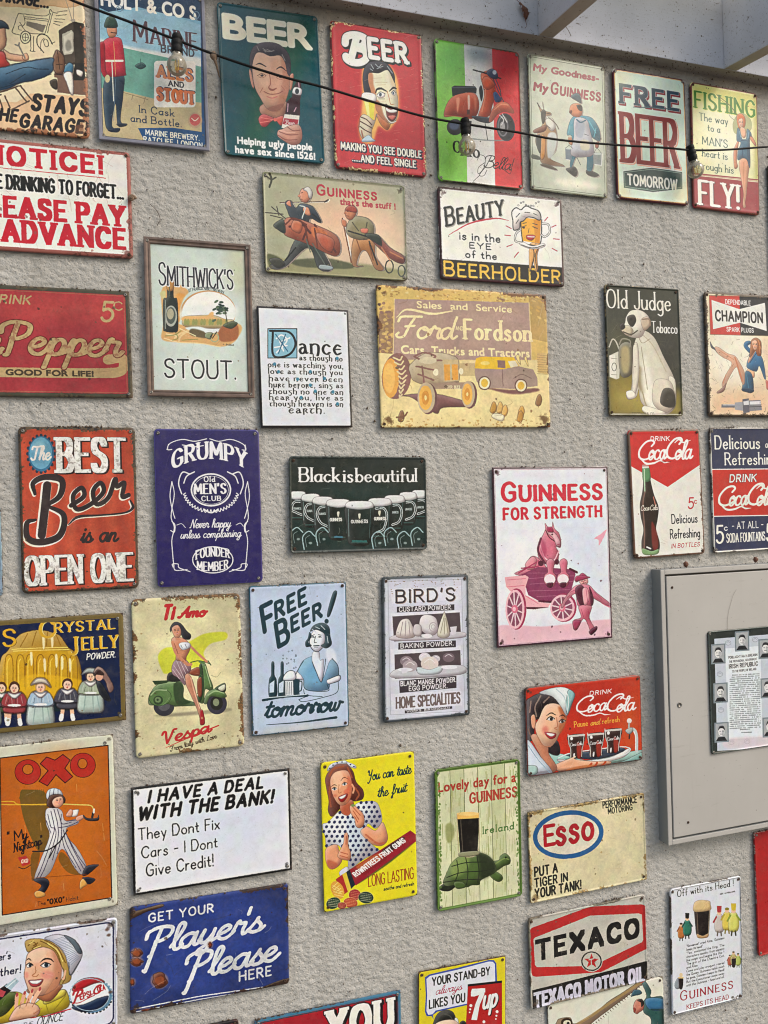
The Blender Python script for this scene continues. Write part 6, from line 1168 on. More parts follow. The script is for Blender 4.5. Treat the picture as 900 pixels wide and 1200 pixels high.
def a_jelly(A):
    A.v(0, 680, 6); Y_ = 'd0a430'
    A.fill([(-600, 540), (-480, 560), (-300, 600), (-300, 960), (-600, 980)], '283c5c', blur=20)
    A.fill([(0, 830), (10, 560), (60, 490), (130, 390), (200, 355), (300, 345), (420, 380), (480, 460), (540, 510), (575, 620), (575, 740), (560, 850), (300, 880)], 'b08420'); A.fill([(20, 820), (30, 600), (90, 500), (300, 480), (500, 500), (550, 600), (560, 800), (300, 860)], 'd8a820', blur=10, a=.7)
    for x in (70, 150, 215, 290, 370, 450, 520): A.line([(x-28, 760), (x-26, 560), (x, 515), (x+26, 560), (x+28, 740)], 6, '8c6414', a=.8); A.line([(x-12, 740), (x-12, 580), (x+2, 545)], 7, 'f0cc50', a=.8)
    A.lines([[(90, 480), (280, 470), (480, 465)], [(100, 492), (280, 485), (490, 480)]], 6, 'f0d068'); A.lines([[(200, 370), (150, 460)], [(260, 355), (230, 455)], [(340, 360), (330, 455)], [(400, 380), (430, 450)]], 7, '8c6414', a=.7)
    for x, y in ((318, 590), (400, 560), (440, 575), (495, 590), (310, 430), (370, 420), (225, 545)): A.fill([(x-8, y-40), (x+8, y-40), (x+10, y+30), (x-2, y+45)], 'f8ecb8', blur=3, a=.85)
    A.fill([(190, 660), (560, 690), (560, 780), (190, 800)], 'e8b820', a=.6, blur=6)
    A.T("BIRD'S", 112, 452, 112, Y_, 'sk', w=560, al='r', wt=.17, ser=.08, con=.7, sh=(3, 3, '6c5018')); A.T('C', 290, 398, 112, Y_, 'sk', w=92, wt=.2, con=.6, sh=(4, 2, 'f0dc90')); A.T('RYSTAL', 390, 362, 66, Y_, 'sk', w=414, wt=.2, ser=.1, con=.6, sh=(4, 2, 'f0dc90')); A.T('J', 490, 515, 118, Y_, 'sk', w=50, wt=.17, ser=.1, con=.6, sh=(4, 2, 'f0dc90')); A.T('ELLY', 582, 482, 84, Y_, 'sk', w=246, wt=.19, ser=.1, con=.6, sh=(4, 2, 'f0dc90')); A.T('POWDER.', 612, 550, 40, 'd8d8cc', 'sk', w=200, wt=.17, sl=.2)
    A.poly([(-700, 900), (560, 830), (570, 900), (-700, 1000)], '1c2c34'); A.line([(-700, 905), (560, 835)], 8, '3c5458', sm=False)
    def child(x, y, h, dress, legs=True, hair='5c3c24', hat=None):
        A.push(x, y, h/100)
        if legs: A.lines([[(-12, -40), (-16, -8)], [(12, -40), (14, -8)]], 11, 'e0b498'); A.lines([[(-16, -14), (-18, -4)], [(14, -14), (16, -4)]], 12, 'dce0e0'); A.fill([(-26, -52), (26, -52), (24, -34), (-24, -34)], dress)
        else: A.fill([(-26, -60), (26, -62), (38, -20), (32, 0), (0, 4), (-32, 2), (-38, -20)], 'b8ccc4'); A.lines([[(-14, -50), (-20, 0)], [(6, -50), (8, 0)], [(18, -50), (26, -4)]], 3, '8ca4a0', a=.8)
        A.fill([(-22, -86), (0, -92), (22, -86), (34, -64), (30, -50), (-30, -50), (-34, -64)], dress); A.lines([[(-22, -80), (-30, -60), (-12, -54)], [(22, -80), (30, -60), (14, -54)]], 8, dress); A.fill([(-18, -88), (0, -84), (18, -88), (6, -74), (-6, -74)], 'e8e8e4'); A.ell(0, -54, 18, 3.5, 'e4e8e8')
        A.ell(0, -102, 15, 16, hair); A.ell(0, -99, 11, 12, 'ecc4a8'); A.face(0, -99, 17, A.rng.random()*16-8, turn=A.rng.random()-.5, smile=0); A.lines([[(-20, -76), (-24, -58)], [(18, -78), (22, -60)], [(-8, -74), (-6, -58)], [(8, -74), (9, -58)]], 2, 'e8e4dc', a=.35); A.lines([[(-15, -70), (-18, -58)], [(3, -72), (2, -60)]], 2, '241c1c', a=.4)
        if hat: A.fill([(-26, -106), (-10, -124), (14, -122), (28, -100), (10, -110), (-10, -110)], hat)
        A.pop()
    child(18, 1000, 250, '4c6c48'); child(108, 1010, 260, '9c4448'); child(290, 1004, 260, 'a8c0d0', False, 'c09858', 'd8ccb0'); child(478, 976, 250, '50505c'); child(640, 915, 245, 'a8b49c', False, '4c3c3c', 'a8b0ac'); child(-80, 1010, 255, 'a8a0b8', False); child(-180, 1020, 255, '3c5470')
    A.fill([(680, 700), (720, 720), (780, 830), (740, 830), (700, 780)], '20242c'); A.fill([(660, 640), (690, 600), (740, 630), (800, 740), (770, 780), (740, 700), (690, 660)], '8c6c64'); A.ell(700, 670, 26, 28, 'd8a48c'); A.fill([(660, 660), (690, 620), (725, 640), (730, 660), (690, 655)], '3c2424')
    A.Hg = None; A.us = 1; A.border(1.4, 3, '6c5c34', r=.5); A.wear(.5, .3, '6c5a38', spots=20, scr=6, dirt=.08)

def a_tiamo(A):
    A.ell(50, 70, 42, 60, 'e4dcae', blur=8); 
    A.v(140, 690, 6); R = 'c03034'
    A.fill([(270, 470), (320, 410), (420, 400), (500, 360), (600, 310), (740, 300), (745, 350), (640, 380), (590, 440), (600, 500), (560, 540), (420, 560), (330, 590), (300, 570)], 'd4d83c', blur=4, a=.95)
    A.T('Ti', 306, 208, 92, R, 'sk', w=66, wt=.27, sl=.24); A.T('amo', 408, 196, 88, R, 'sk', w=196, wt=.25, sl=.24) if 0 else A.T('Amo', 418, 198, 70, R, 'sc', w=182, wt=.26, sl=.2)
    A.fill([(250, 880), (560, 850), (760, 830), (760, 855), (500, 880), (330, 890)], 'a49c80', blur=5)
    G, GD, GL, K = '5c7c48', '34482c', '9cb484', '2a2a28'
    A.lines([[(330, 810), (530, 800)]], 26, GD); A.ell(312, 820, 72, 66, '383840'); A.ell(312, 812, 42, 38, '58585c'); A.ell(682, 800, 70, 74, '3a3844'); A.ell(680, 796, 44, 50, '24241f'); A.ell(676, 790, 22, 26, '7c8468')
    A.fill([(205, 800), (210, 740), (260, 670), (340, 640), (420, 640), (450, 690), (450, 760), (520, 790), (540, 810), (400, 815), (330, 800), (240, 810)], G); A.fill([(380, 660), (440, 660), (450, 760), (500, 790), (400, 800)], GD, blur=3); A.line([(240, 690), (300, 660), (390, 650)], 9, GL, a=.8)
    A.ell(285, 755, 78, 58, G, rot=-10); A.ell(285, 755, 78, 58, GD, rot=-10, w=4); A.line([(220, 740), (260, 705), (330, 705)], 9, GL); A.ell(272, 775, 34, 32, GD); A.ell(270, 772, 22, 20, '70885c'); A.ell(268, 772, 8, 8, GD)
    A.poly([(230, 640), (360, 635), (330, 655), (250, 668)], GD); A.fill([(342, 590), (380, 580), (440, 600), (430, 640), (340, 640)], K); A.line([(350, 590), (420, 600)], 6, '50504c')
    A.fill([(560, 530), (600, 520), (625, 600), (655, 680), (640, 710), (600, 700), (590, 790), (560, 790), (545, 760), (560, 700), (575, 620)], G); A.line([(600, 540), (640, 680)], 7, GL); A.fill([(560, 540), (580, 540), (590, 680), (570, 780), (550, 760)], GD)
    A.fill([(590, 790), (610, 730), (650, 700), (710, 700), (750, 745), (720, 760), (640, 750), (610, 800)], G); A.line([(620, 740), (670, 712), (730, 725)], 8, GL); A.fill([(670, 690), (735, 655), (745, 700), (730, 720), (690, 705)], GD); A.fill([(690, 690), (735, 665), (740, 695), (715, 712)], 'd0d4b8'); A.lines([[(500, 510), (560, 500), (635, 520)], [(620, 500), (640, 530)]], 7, '3c5430'); A.line([(560, 505), (590, 515)], 14, G)
    s1, s2 = 'c88868', '8c4c34'
    A.fill([(510, 560), (555, 545), (560, 600), (510, 600), (480, 580)], s2); A.fill([(545, 640), (575, 620), (575, 740), (550, 740)], s2)
    A.fill([(460, 580), (500, 610), (525, 680), (550, 780), (575, 850), (590, 900), (590, 940), (570, 945), (562, 900), (540, 830), (500, 740), (465, 660)], s1); A.line([(500, 620), (520, 700), (560, 830)], 9, 'e8b898', a=.8); A.fill([(565, 850), (585, 850), (598, 935), (570, 950), (562, 920)], 'a02c30'); A.ell(577, 900, 7, 9, s1)
    A.fill([(400, 490), (460, 490), (500, 540), (490, 580), (460, 600), (460, 670), (410, 620), (370, 590), (370, 530)], '9c7c84'); A.lines([[(380, 530), (440, 620)], [(400, 500), (460, 640)], [(420, 495), (465, 590)], [(440, 495), (480, 570)], [(374, 560), (420, 625)]], 3, 'dccccc')
    A.fill([(365, 350), (400, 330), (460, 350), (495, 390), (490, 430), (470, 470), (460, 500), (400, 495), (395, 450), (380, 400)], s1); A.line([(372, 370), (400, 450), (470, 520), (500, 525)], 22, s1); A.line([(490, 390), (550, 450), (610, 505)], 17, s1); A.line([(385, 380), (410, 450)], 6, s2, a=.7); A.fill([(415, 385), (440, 370), (490, 375), (495, 405), (450, 425), (430, 415)], 'd8dce0'); A.lines([[(430, 390), (440, 410)], [(460, 385), (470, 405)]], 4, '5c5c6c')
    A.fill([(355, 270), (385, 230), (430, 240), (470, 290), (500, 320), (490, 350), (450, 345), (430, 310), (410, 250), (370, 280), (360, 300)], '24242a'); A.fill([(368, 270), (410, 250), (432, 290), (425, 330), (400, 340), (380, 320)], 'd89c7c'); A.face(401, 290, 56, -12, skin='a0583c'); A.line([(400, 345), (420, 350)], 14, s1)
    A.line([(640, 600), (680, 612), (710, 580)], 4, '8c8c6c', a=.6)
    A.T('Vespa', 312, 1082, 84, R, 'sc', w=330, wt=.2, sl=.1, rot=-9, con=.8); A.line([(325, 1108), (500, 1030), (694, 952)], 9, R, taper=[.4, 1, 1]); A.T('From Italy with Love', 360, 1132, 34, '4c3c2c', 'sc', w=330, wt=.13, rot=-10)
    A.Hg = None; A.us = 1
    for i in range(150):
        e = A.rng.random(4); x = e[0]*100; y = e[1]*A.H_
        if min(x, 100-x, y, A.H_-y) < 22*e[2]: A.ell(x, y, .3+.9*e[3], .3+.6*e[3], ['6c5434', '8c7040', '4c3c2c'][i % 3], a=.55)
    A.wear(2.6, .7, '7a5634', spots=60, scr=30, dirt=.2, col2='4c3c28', r=5)

def a_fbblue(A):
    A.v(140, 670, 3.214); K = '24404c'
    A.T('F', 545, 222, 88, K, 'sk', w=40, wt=.2, sl=.3, rot=-24); A.T('REE', 588, 172, 52, K, 'sk', w=122, wt=.26, sl=.4, rot=-24); A.T('B', 598, 278, 84, K, 'sk', w=42, wt=.2, sl=.3, rot=-24); A.T('EER', 648, 222, 48, K, 'sk', w=120, wt=.27, sl=.4, rot=-24); A.fill([(800, 78), (815, 80), (790, 160), (778, 158)], K); A.ell(776, 184, 8, 9, K)
    A.T('tomorrow', 546, 544, 64, K, 'sc', w=284, wt=.16, sl=.14); A.line([(552, 572), (680, 562), (812, 544)], 6, K, taper=[.4, .8, 1.6])
    A.fill([(775, 290), (805, 290), (812, 340), (780, 330)], 'dce4f4', blur=4)
    A.fill([(668, 380), (690, 330), (740, 320), (760, 400), (790, 330), (815, 345), (820, 385), (790, 400), (780, 440), (700, 440), (690, 400)], '74a8cc'); A.fill([(725, 300), (748, 300), (752, 330), (765, 330), (757, 410), (735, 370), (722, 335)], 'dce4f4')
    A.fill([(662, 372), (682, 388), (686, 402), (660, 398)], 'e8ecf8'); A.fill([(780, 402), (822, 388), (824, 404), (785, 418)], 'e8ecf8'); A.lines([[(722, 335), (737, 372), (757, 412), (770, 350), (772, 325)], [(690, 332), (666, 372), (660, 398), (686, 404)], [(780, 402), (824, 386), (824, 406), (784, 420)], [(690, 400), (700, 440), (780, 445), (778, 420)], [(820, 408), (815, 450), (760, 470), (690, 485), (672, 478)], [(796, 322), (818, 350), (822, 386)], [(690, 440), (700, 460), (760, 466)]], 2.5, K)
    A.fill([(718, 235), (735, 215), (765, 225), (768, 270), (745, 298), (722, 290), (712, 265)], 'e0e8f4'); A.lines([[(718, 235), (712, 262), (722, 288), (742, 298), (760, 285)], [(722, 238), (730, 234)], [(745, 234), (756, 236)], [(735, 240), (730, 262), (738, 264)]], 2.5, K); A.line([(728, 276), (748, 275)], 4, K); A.lines([[(720, 244), (726, 241), (732, 245)], [(744, 244), (751, 240), (757, 244)], [(731, 281), (744, 281)]], 2, K); A.ell(726, 244, 2.2, 2.2, K); A.ell(751, 244, 2.2, 2.2, K)
    A.fill([(715, 222), (728, 200), (760, 190), (785, 205), (790, 240), (795, 270), (775, 285), (755, 275), (768, 265), (770, 235), (755, 222), (735, 215)], K); A.fill([(712, 225), (720, 240), (708, 262), (720, 275), (700, 280), (697, 262), (706, 248)], K); A.lines([[(735, 205), (750, 212)], [(755, 200), (770, 215)], [(778, 240), (782, 265)], [(722, 214), (735, 224)]], 2.5, 'c0d0e4')
    for x in (575, 610): A.fill([(x-5, 340), (x+5, 340), (x+6, 385), (x+14, 405), (x+14, 465), (x-14, 465), (x-14, 405), (x-6, 385)], K); A.poly([(x-12, 418), (x+6, 405), (x+4, 450), (x-12, 452)], 'c8d8ec')
    A.line([(538, 480), (620, 466), (705, 462)], 9, K); A.line([(560, 470), (700, 458)], 3, 'c8d8ec'); A.poly([(620, 405), (652, 400), (655, 460), (622, 462)], 'dce4f4'); A.poly([(650, 400), (676, 402), (672, 458), (654, 460)], K)
    for x in range(624, 676, 7): A.line([(x, 412), (x+1, 458)], 2, K)
    A.fill([(615, 405), (618, 385), (635, 370), (655, 372), (662, 395), (650, 405)], 'e4ecf8'); A.line([(615, 405), (618, 385), (635, 370), (655, 372), (662, 395), (650, 405)], 2.5, K, closed=True); A.line([(676, 408), (684, 412), (682, 440), (676, 446)], 4, K)
    for i in range(14): A.ell(610+A.rng.random()*55, 290+A.rng.random()*70, 2.2, 2.2, K, w=1)
    A.line([(672, 478), (690, 470), (705, 465)], 2.5, K)
    A.Hg = None; A.us = 1; A.ell(50, 150, 50, 6, 'c4b490', blur=4, a=.5); A.border(.6, 1.5, '3c6478', r=2); A.wear(1.2, .5, '4c6474', spots=50, scr=26, dirt=.08, col2='6c5c48', cc='e8ecf4')

def a_birds(A):
    A.v(320, 520, 3.529); K = '3c343c'; W_ = 'dcd8e0'
    A.poly([(470, 565), (775, 560), (785, 1105), (478, 1120)], 'd0d2e0'); A.line([(470, 568), (772, 560), (784, 1100), (480, 1116)], 2, 'a4a8b4', sm=False, closed=True)
    for y0, y1 in ((600, 660), (700, 810), (845, 975), (1030, 1095)): A.poly([(480, y0), (768, y0-14), (772, y1-18), (486, y1)], 'dcdce8')
    A.T("BIRD'S", 504, 655, 50, K, 'sk', w=238, wt=.15, sh=(3, 2, 'a08c84'), ser=.03, sp=.3)
    for x0, y0, x1, y1, t, y in ((506, 672, 742, 696, 'CUSTARD POWDER.', 692), (512, 820, 748, 848, 'BAKING POWDER.', 843)): A.poly([(x0, y0), (x1, y0-10), (x1, y1-10), (x0, y1)], '403840'); A.T(t, x0+10, y, 18, W_, 'sk', w=x1-x0-20, wt=.17)
    A.poly([(515, 975), (750, 955), (750, 1005), (517, 1026)], '403840'); A.T('BLANC MANGE POWDER.', 522, 997, 18, W_, 'sk', w=226, wt=.18); A.T('EGG POWDER.', 556, 1017, 18, W_, 'sk', w=156, wt=.18)
    A.T('HOME SPECIALITIES', 504, 1088, 42, '746464', 'sk', w=260, wt=.12, ser=.03, out=(.8, '5c4c4c')); A.poly([(538, 1098), (732, 1080), (733, 1090), (538, 1110)], '403840'); A.T('WORKS, BIRMINGHAM', 546, 1106, 8, W_, 'sk', w=176, wt=.2)
    A.poly([(488, 712), (764, 695), (770, 800), (494, 815)], '54484e'); A.poly([(496, 868), (766, 850), (770, 950), (498, 968)], '54484e')
    A.fill([(495, 790), (600, 785), (768, 775), (768, 800), (500, 812)], 'c8c4cc'); A.fill([(500, 930), (600, 920), (768, 912), (768, 950), (500, 965)], 'c8c8d0')
    A.fill([(505, 795), (515, 740), (535, 722), (560, 730), (578, 795)], 'e0d8d4'); A.lines([[(520, 790), (530, 735)], [(540, 790), (543, 730)], [(560, 790), (555, 735)]], 3, '9c8c90')
    A.fill([(672, 790), (695, 705), (705, 700), (722, 790)], 'dcd8c8'); A.lines([[(685, 780), (700, 712)], [(700, 785), (703, 720)], [(715, 780), (707, 720)]], 3, '9c9480'); A.fill([(600, 760), (605, 715), (635, 705), (668, 722), (672, 775), (640, 790)], 'e0dce0'); A.ell(655, 755, 16, 18, 'b0a4ac', w=3); A.ell(655, 755, 8, 9, 'b0a4ac', w=2); A.fill([(572, 770), (580, 745), (605, 750), (605, 790), (580, 790)], 'd0c8cc'); A.poly([(724, 755), (752, 752), (748, 785), (730, 788)], 'd8d4dc'); A.ell(630, 792, 20, 9, 'ece8ec')
    for x, y, r_, c in ((545, 895, 26, '8c7c84'), (620, 880, 24, 'd8d4dc'), (665, 885, 18, 'c0b8c0'), (718, 880, 24, '74646c'), (640, 905, 36, 'd8ccc8'), (560, 915, 30, 'b0a4a8')): A.ell(x, y, r_, r_*.8, c); A.line([(x-r_*.6, y-4), (x, y-r_*.5), (x+r_*.6, y-4)], 3, 'ece8ec', a=.7)
    A.fill([(590, 920), (640, 930), (690, 915), (680, 945), (600, 950)], 'c8d8dc'); A.ell(540, 930, 30, 8, 'e4e4ec'); A.ell(720, 920, 34, 8, 'e4e4ec'); A.poly([(522, 925), (548, 925), (545, 945), (527, 945)], 'dcd8e4')
    A.Hg = None; A.us = 1; A.border(1.2, 3, '4c545c', r=3); A.border(3.3, .8, 'a8acb8', r=2); A.wear(2.6, .5, '4a5054', spots=40, scr=26, dirt=.1, col2='343c40'); 
    for i in range(40): A.ell(10+A.rng.random()*80, 5+A.rng.random()**2*14, .7, .5, '7c6444', a=.7)

def a_pause(A):
    A.ell(92, 30, 14, 50, 'cc5c28', blur=8, a=.8); A.ell(40, 5, 60, 20, 'b82c1c', blur=9)
    A.v(610, 785, 6.207); W_ = 'f2efec'
    A.T('DRINK', 486, 178, 28, W_, 'sk', w=154, wt=.2, sl=.2, ser=.07); cocacola(A, 384, 300, 420, 104, W_, wt=.13)
    A.T('Pause', 374, 408, 40, 'e8a440', 'sk', w=96, wt=.14, ser=.09, con=.7); A.T('and', 490, 395, 38, 'e8a440', 'sc', w=66, wt=.13, sl=.25); A.T('refresh', 578, 383, 38, 'e8a440', 'sk', w=122, wt=.14, ser=.09, con=.7)
    A.fill([(130, 590), (280, 600), (420, 640), (520, 640), (880, 570), (880, 640), (600, 700), (300, 740), (160, 640)], '9cc4b8'); A.line([(300, 640), (400, 620), (560, 640)], 8, '6c9c94', a=.8); A.fill([(640, 690), (760, 640), (870, 590), (880, 640), (700, 700)], '84b0a8')
    A.fill([(260, 640), (420, 650), (560, 640), (650, 620), (770, 560), (780, 580), (720, 630), (560, 665), (420, 670), (280, 660)], 'e8e4e0'); A.fill([(340, 620), (480, 640), (620, 625), (740, 575), (690, 555), (500, 580), (330, 600)], '3c4454'); A.line([(260, 630), (330, 600), (480, 575), (700, 550), (780, 565), (730, 610), (560, 645), (420, 655), (300, 645)], 7, 'd8dcdc')
    for x, y in ((388, 460), (530, 450), (655, 420)):
        A.fill([(x-58, y+10), (x+58, y), (x+52, y+70), (x+44, y+110), (x+40, y+165), (x-40, y+172), (x-42, y+110), (x-54, y+70)], '38201c'); A.fill([(x+5, y+60), (x+40, y+90), (x+34, y+160), (x+8, y+165)], 'a83424', a=.85, blur=4); A.line([(x-56, y+14), (x+56, y+4)], 14, 'e4dcd4', a=.8); A.line([(x-60, y), (x-52, y+70), (x-40, y+110), (x-40, y+170)], 6, 'dcd4cc', a=.8); A.line([(x+58, y), (x+50, y+70), (x+42, y+110), (x+40, y+160)], 5, 'dcd4cc', a=.8); A.ell(x-34, y+30, 10, 12, 'fffcf4'); A.T('Coca-Cola', x-42, y+86, 24, 'ece4dc', 'sc', w=86, wt=.11); A.fill([(x-20, y+140), (x-10, y+138), (x-12, y+170), (x-22, y+168)], 'ecece4')
    A.line([(775, 420), (810, 430), (825, 480), (825, 580)], 22, 'c8ccc8'); A.line([(805, 440), (818, 480), (818, 570)], 7, 'f4f4f0'); A.ell(772, 362, 18, 18, 'ecdcd4'); A.line([(770, 380), (768, 430)], 12, 'b8b4b0'); A.fill([(745, 430), (790, 410), (800, 435), (770, 460)], 'b0b0ac'); A.line([(775, 465), (772, 490)], 10, '3c2420')
    A.fill([(210, 700), (300, 650), (380, 620), (390, 612), (380, 640), (520, 655), (640, 655), (600, 690), (440, 720), (300, 730)], 'e4a884'); A.lines([[(470, 700), (500, 670)], [(520, 695), (540, 665)], [(570, 690), (600, 660)]], 14, 'b84c28'); A.fill([(310, 720), (400, 690), (520, 680), (440, 715)], 'c87444', a=.8); A.line([(300, 660), (380, 622)], 9, 'f0c4a8')
    A.fill([(20, 240), (60, 190), (140, 160), (230, 180), (260, 250), (160, 260), (120, 340), (90, 370), (80, 480), (50, 510), (20, 480)], '2c2024'); A.fill([(150, 540), (240, 500), (270, 560), (260, 610), (200, 600)], '2c2024'); A.lines([[(130, 180), (90, 260), (100, 330)], [(190, 190), (150, 230)], [(60, 220), (50, 300)]], 10, '9c8478', a=.8); A.line([(40, 420), (60, 480)], 8, '7c6458')
    A.fill([(60, 480), (100, 460), (180, 540), (190, 600), (250, 700), (200, 730), (120, 600)], 'c88464')
    A.fill([(120, 340), (160, 255), (230, 235), (300, 270), (318, 330), (300, 400), (270, 450), (240, 510), (200, 550), (150, 540), (110, 480), (90, 400)], 'ecb896'); A.fill([(255, 260), (300, 280), (318, 330), (305, 400), (270, 455), (262, 400), (280, 340)], 'b05c34', a=.75, blur=6); A.fill([(60, 330), (85, 320), (95, 370), (85, 420), (65, 400)], 'dca080')
    A.fill([(140, 420), (170, 400), (190, 430), (160, 460)], 'd87c6c', blur=8, a=.8); A.lines([[(172, 325), (205, 305), (240, 320)], [(265, 330), (290, 320), (312, 335)]], 9, '3c241c', taper=[.4, 1, .5]); A.fill([(178, 350), (205, 335), (228, 350), (205, 362)], 'f4f0ec'); A.ell(207, 348, 12, 12, '2c2420'); A.fill([(268, 370), (285, 355), (305, 362), (285, 378)], 'f4f0ec'); A.ell(287, 366, 10, 11, '2c2420'); A.lines([[(172, 352), (202, 330), (232, 348)], [(262, 368), (284, 350), (308, 360)]], 6, '241818')
    A.line([(245, 340), (252, 400), (230, 415), (250, 428)], 6, 'b87454'); A.fill([(160, 445), (200, 445), (240, 455), (235, 480), (205, 495), (175, 475)], 'b82c34'); A.fill([(172, 450), (205, 452), (232, 460), (215, 474), (190, 470)], 'faf6f4'); A.line([(110, 480), (150, 540), (200, 550)], 7, 'b87454', a=.7)
    A.fill([(120, 160), (190, 130), (280, 118), (340, 135), (378, 170), (360, 230), (330, 310), (310, 320), (280, 265), (240, 210), (200, 180)], 'e4ecec'); A.fill([(330, 140), (376, 172), (350, 250), (325, 315), (312, 260)], '94bcbc'); A.line([(240, 130), (300, 190), (318, 280)], 7, 'b8ccd0'); A.line([(282, 122), (330, 190), (325, 300)], 5, 'ffffff', a=.8)
    A.fill([(30, 510), (60, 520), (130, 620), (210, 720), (200, 760), (40, 760), (30, 640)], 'd0dce8'); A.line([(40, 540), (110, 640), (200, 740)], 5, '8ca4b8'); A.fill([(30, 690), (100, 690), (105, 740), (40, 755)], 'a8c8c4')
    A.Hg = None; A.us = 1; A.border(.5, .8, '6c3028', r=3.5, a=.8); A.wear(.6, .4, '5c4440', spots=20, scr=6, dirt=.04)

def a_oxo(A):
    A.poly([(0, 0), (100, 0), (100, 147), (0, 147)], 'd0d0bc')
    A.v(0, 860, 5.457)
    A.poly([(6, 145), (692, 64), (716, 1030), (22, 1140)], 'b8601c'); A.line([(6, 145), (692, 64), (716, 1030), (22, 1140)], 7, '3c2420', sm=False, closed=True); A.fill([(200, 200), (600, 150), (600, 800), (200, 900)], 'c86c1c', blur=60, a=.6)
    R, K = 'b42c20', '4c1414'
    A.ell(183, 233, 84, 80, K, rot=-5); A.ell(183, 233, 80, 76, R); A.ell(183, 216, 36, 34, K); A.ell(183, 216, 31, 30, 'c0661c'); A.ell(532, 190, 82, 79, K); A.ell(532, 190, 78, 75, R); A.ell(530, 180, 32, 34, K); A.ell(530, 180, 27, 30, 'c0661c')
    x = [(262, 180), (302, 138), (355, 158), (405, 122), (452, 158), (418, 210), (468, 262), (420, 302), (362, 250), (308, 320), (254, 292), (312, 225)]; A.poly(x, R); A.line(x, 6, K, sm=False, closed=True)
    A.fill([(135, 360), (200, 345), (290, 360), (310, 450), (330, 620), (330, 700), (260, 740), (200, 640), (150, 500)], '6c5420', a=.9); A.fill([(400, 740), (480, 820), (520, 880), (440, 870), (380, 790)], '7c541c', a=.9); A.fill([(205, 760), (260, 740), (240, 850), (210, 920)], '7c541c', a=.9)
    for i in range(12): A.line([(130+i*14, 400-i*2), (150+i*12, 345)], 5, '6c5420', a=.8)
    A.lines([[(18, 420), (90, 420), (130, 438), (300, 440)], [(18, 438), (100, 440), (300, 436)]], 6, 'd8a830'); A.line([(400, 435), (500, 440), (580, 445), (600, 468)], 7, 'dcc060')
    W_, S_ = 'dcdcdc', '50485c'
    A.fill([(300, 470), (360, 460), (400, 480), (420, 540), (500, 530), (500, 560), (430, 590), (440, 650), (500, 720), (555, 830), (530, 885), (480, 840), (400, 720), (330, 860), (270, 910), (225, 910), (260, 800), (320, 640), (300, 560)], W_)
    A.lines([[(310, 500), (330, 580), (350, 610), (270, 840), (240, 905)], [(330, 480), (350, 570), (360, 640), (300, 820), (260, 905)], [(350, 470), (372, 560), (375, 650), (340, 790)], [(372, 470), (395, 560), (395, 650), (370, 750)], [(395, 500), (400, 560), (460, 550)], [(380, 585), (440, 575), (500, 550)], [(410, 600), (430, 690), (520, 860)], [(425, 620), (470, 720), (540, 850)], [(440, 650), (500, 760), (550, 830)], [(400, 640), (420, 720), (490, 840)], [(430, 545), (500, 535)], [(300, 540), (330, 620)]], 5, S_)
    A.line([(435, 600), (380, 680), (300, 730), (215, 735)], 8, '2c2428'); A.line([(360, 700), (320, 775)], 7, '2c2428')
    A.fill([(300, 390), (310, 350), (345, 335), (385, 345), (405, 375), (395, 385), (340, 380), (320, 420)], 'd4d8dc'); A.lines([[(325, 345), (320, 385)], [(350, 340), (345, 378)], [(375, 345), (375, 375)]], 4, S_); A.fill([(305, 420), (330, 380), (390, 375), (420, 400), (415, 430), (390, 430), (350, 460), (310, 450)], '4c2c20'); A.fill([(338, 420), (360, 395), (400, 390), (408, 430), (380, 458), (350, 450)], 'ecb090'); A.face(378, 413, 50, -8, turn=.5)
    A.fill([(430, 500), (445, 480), (500, 470), (505, 480), (495, 510), (460, 515)], 'ece8e0'); A.fill([(425, 510), (450, 470), (470, 480), (460, 515)], 'dca080'); A.fill([(490, 520), (530, 505), (545, 520), (500, 545)], 'dca080'); A.fill([(535, 505), (560, 525), (620, 525), (632, 505), (630, 540), (570, 542), (540, 525)], '2c2424'); A.line([(598, 490), (592, 520)], 14, '2c2424'); A.line([(603, 470), (601, 490)], 12, 'ece4cc')
    A.fill([(218, 915), (290, 905), (320, 935), (295, 990), (265, 1000), (250, 985), (270, 950)], '24222c'); A.fill([(530, 885), (555, 830), (630, 820), (615, 840), (560, 885)], '24222c'); A.fill([(530, 905), (570, 900), (612, 915), (570, 945)], '24222c'); A.fill([(225, 1000), (250, 985), (290, 1000), (290, 1020), (240, 1030)], 'd8a050'); A.fill([(515, 930), (535, 910), (560, 945), (540, 960), (515, 975)], 'd8a050'); A.line([(210, 905), (560, 880)], 3, '7c3c14')
    A.T('" My', 58, 676, 62, '2a1a18', 'sc', w=126, wt=.12, rot=-3); A.T('Nightcap"', 96, 742, 56, '2a1a18', 'sc', w=192, wt=.12, rot=-9)
    A.poly([(120, 775), (172, 762), (200, 800), (195, 815), (150, 830)], 'b83830'); A.T('OXO', 144, 810, 22, 'ecc8b0', 'sk', w=40, wt=.18); A.line([(125, 835), (160, 845), (205, 820)], 5, '4c2c1c'); A.T('The', 246, 1082, 26, '38201c', 'sk', w=50, wt=.1); A.T('"OXO"', 310, 1072, 30, '24140f', 'sk', w=104, wt=.25); A.T('Habit', 428, 1054, 26, '38201c', 'sk', w=76, wt=.1)
    for x, y in ((165, 570), (265, 555), (492, 310), (658, 560), (665, 620), (410, 940)): A.line([(x, y), (x+3, y+46)], 3.5, 'dca058', a=.7)
    A.Hg = None; A.us = 1; A.wear(.3, .3, '8c8470', spots=14, scr=8, dirt=.07)

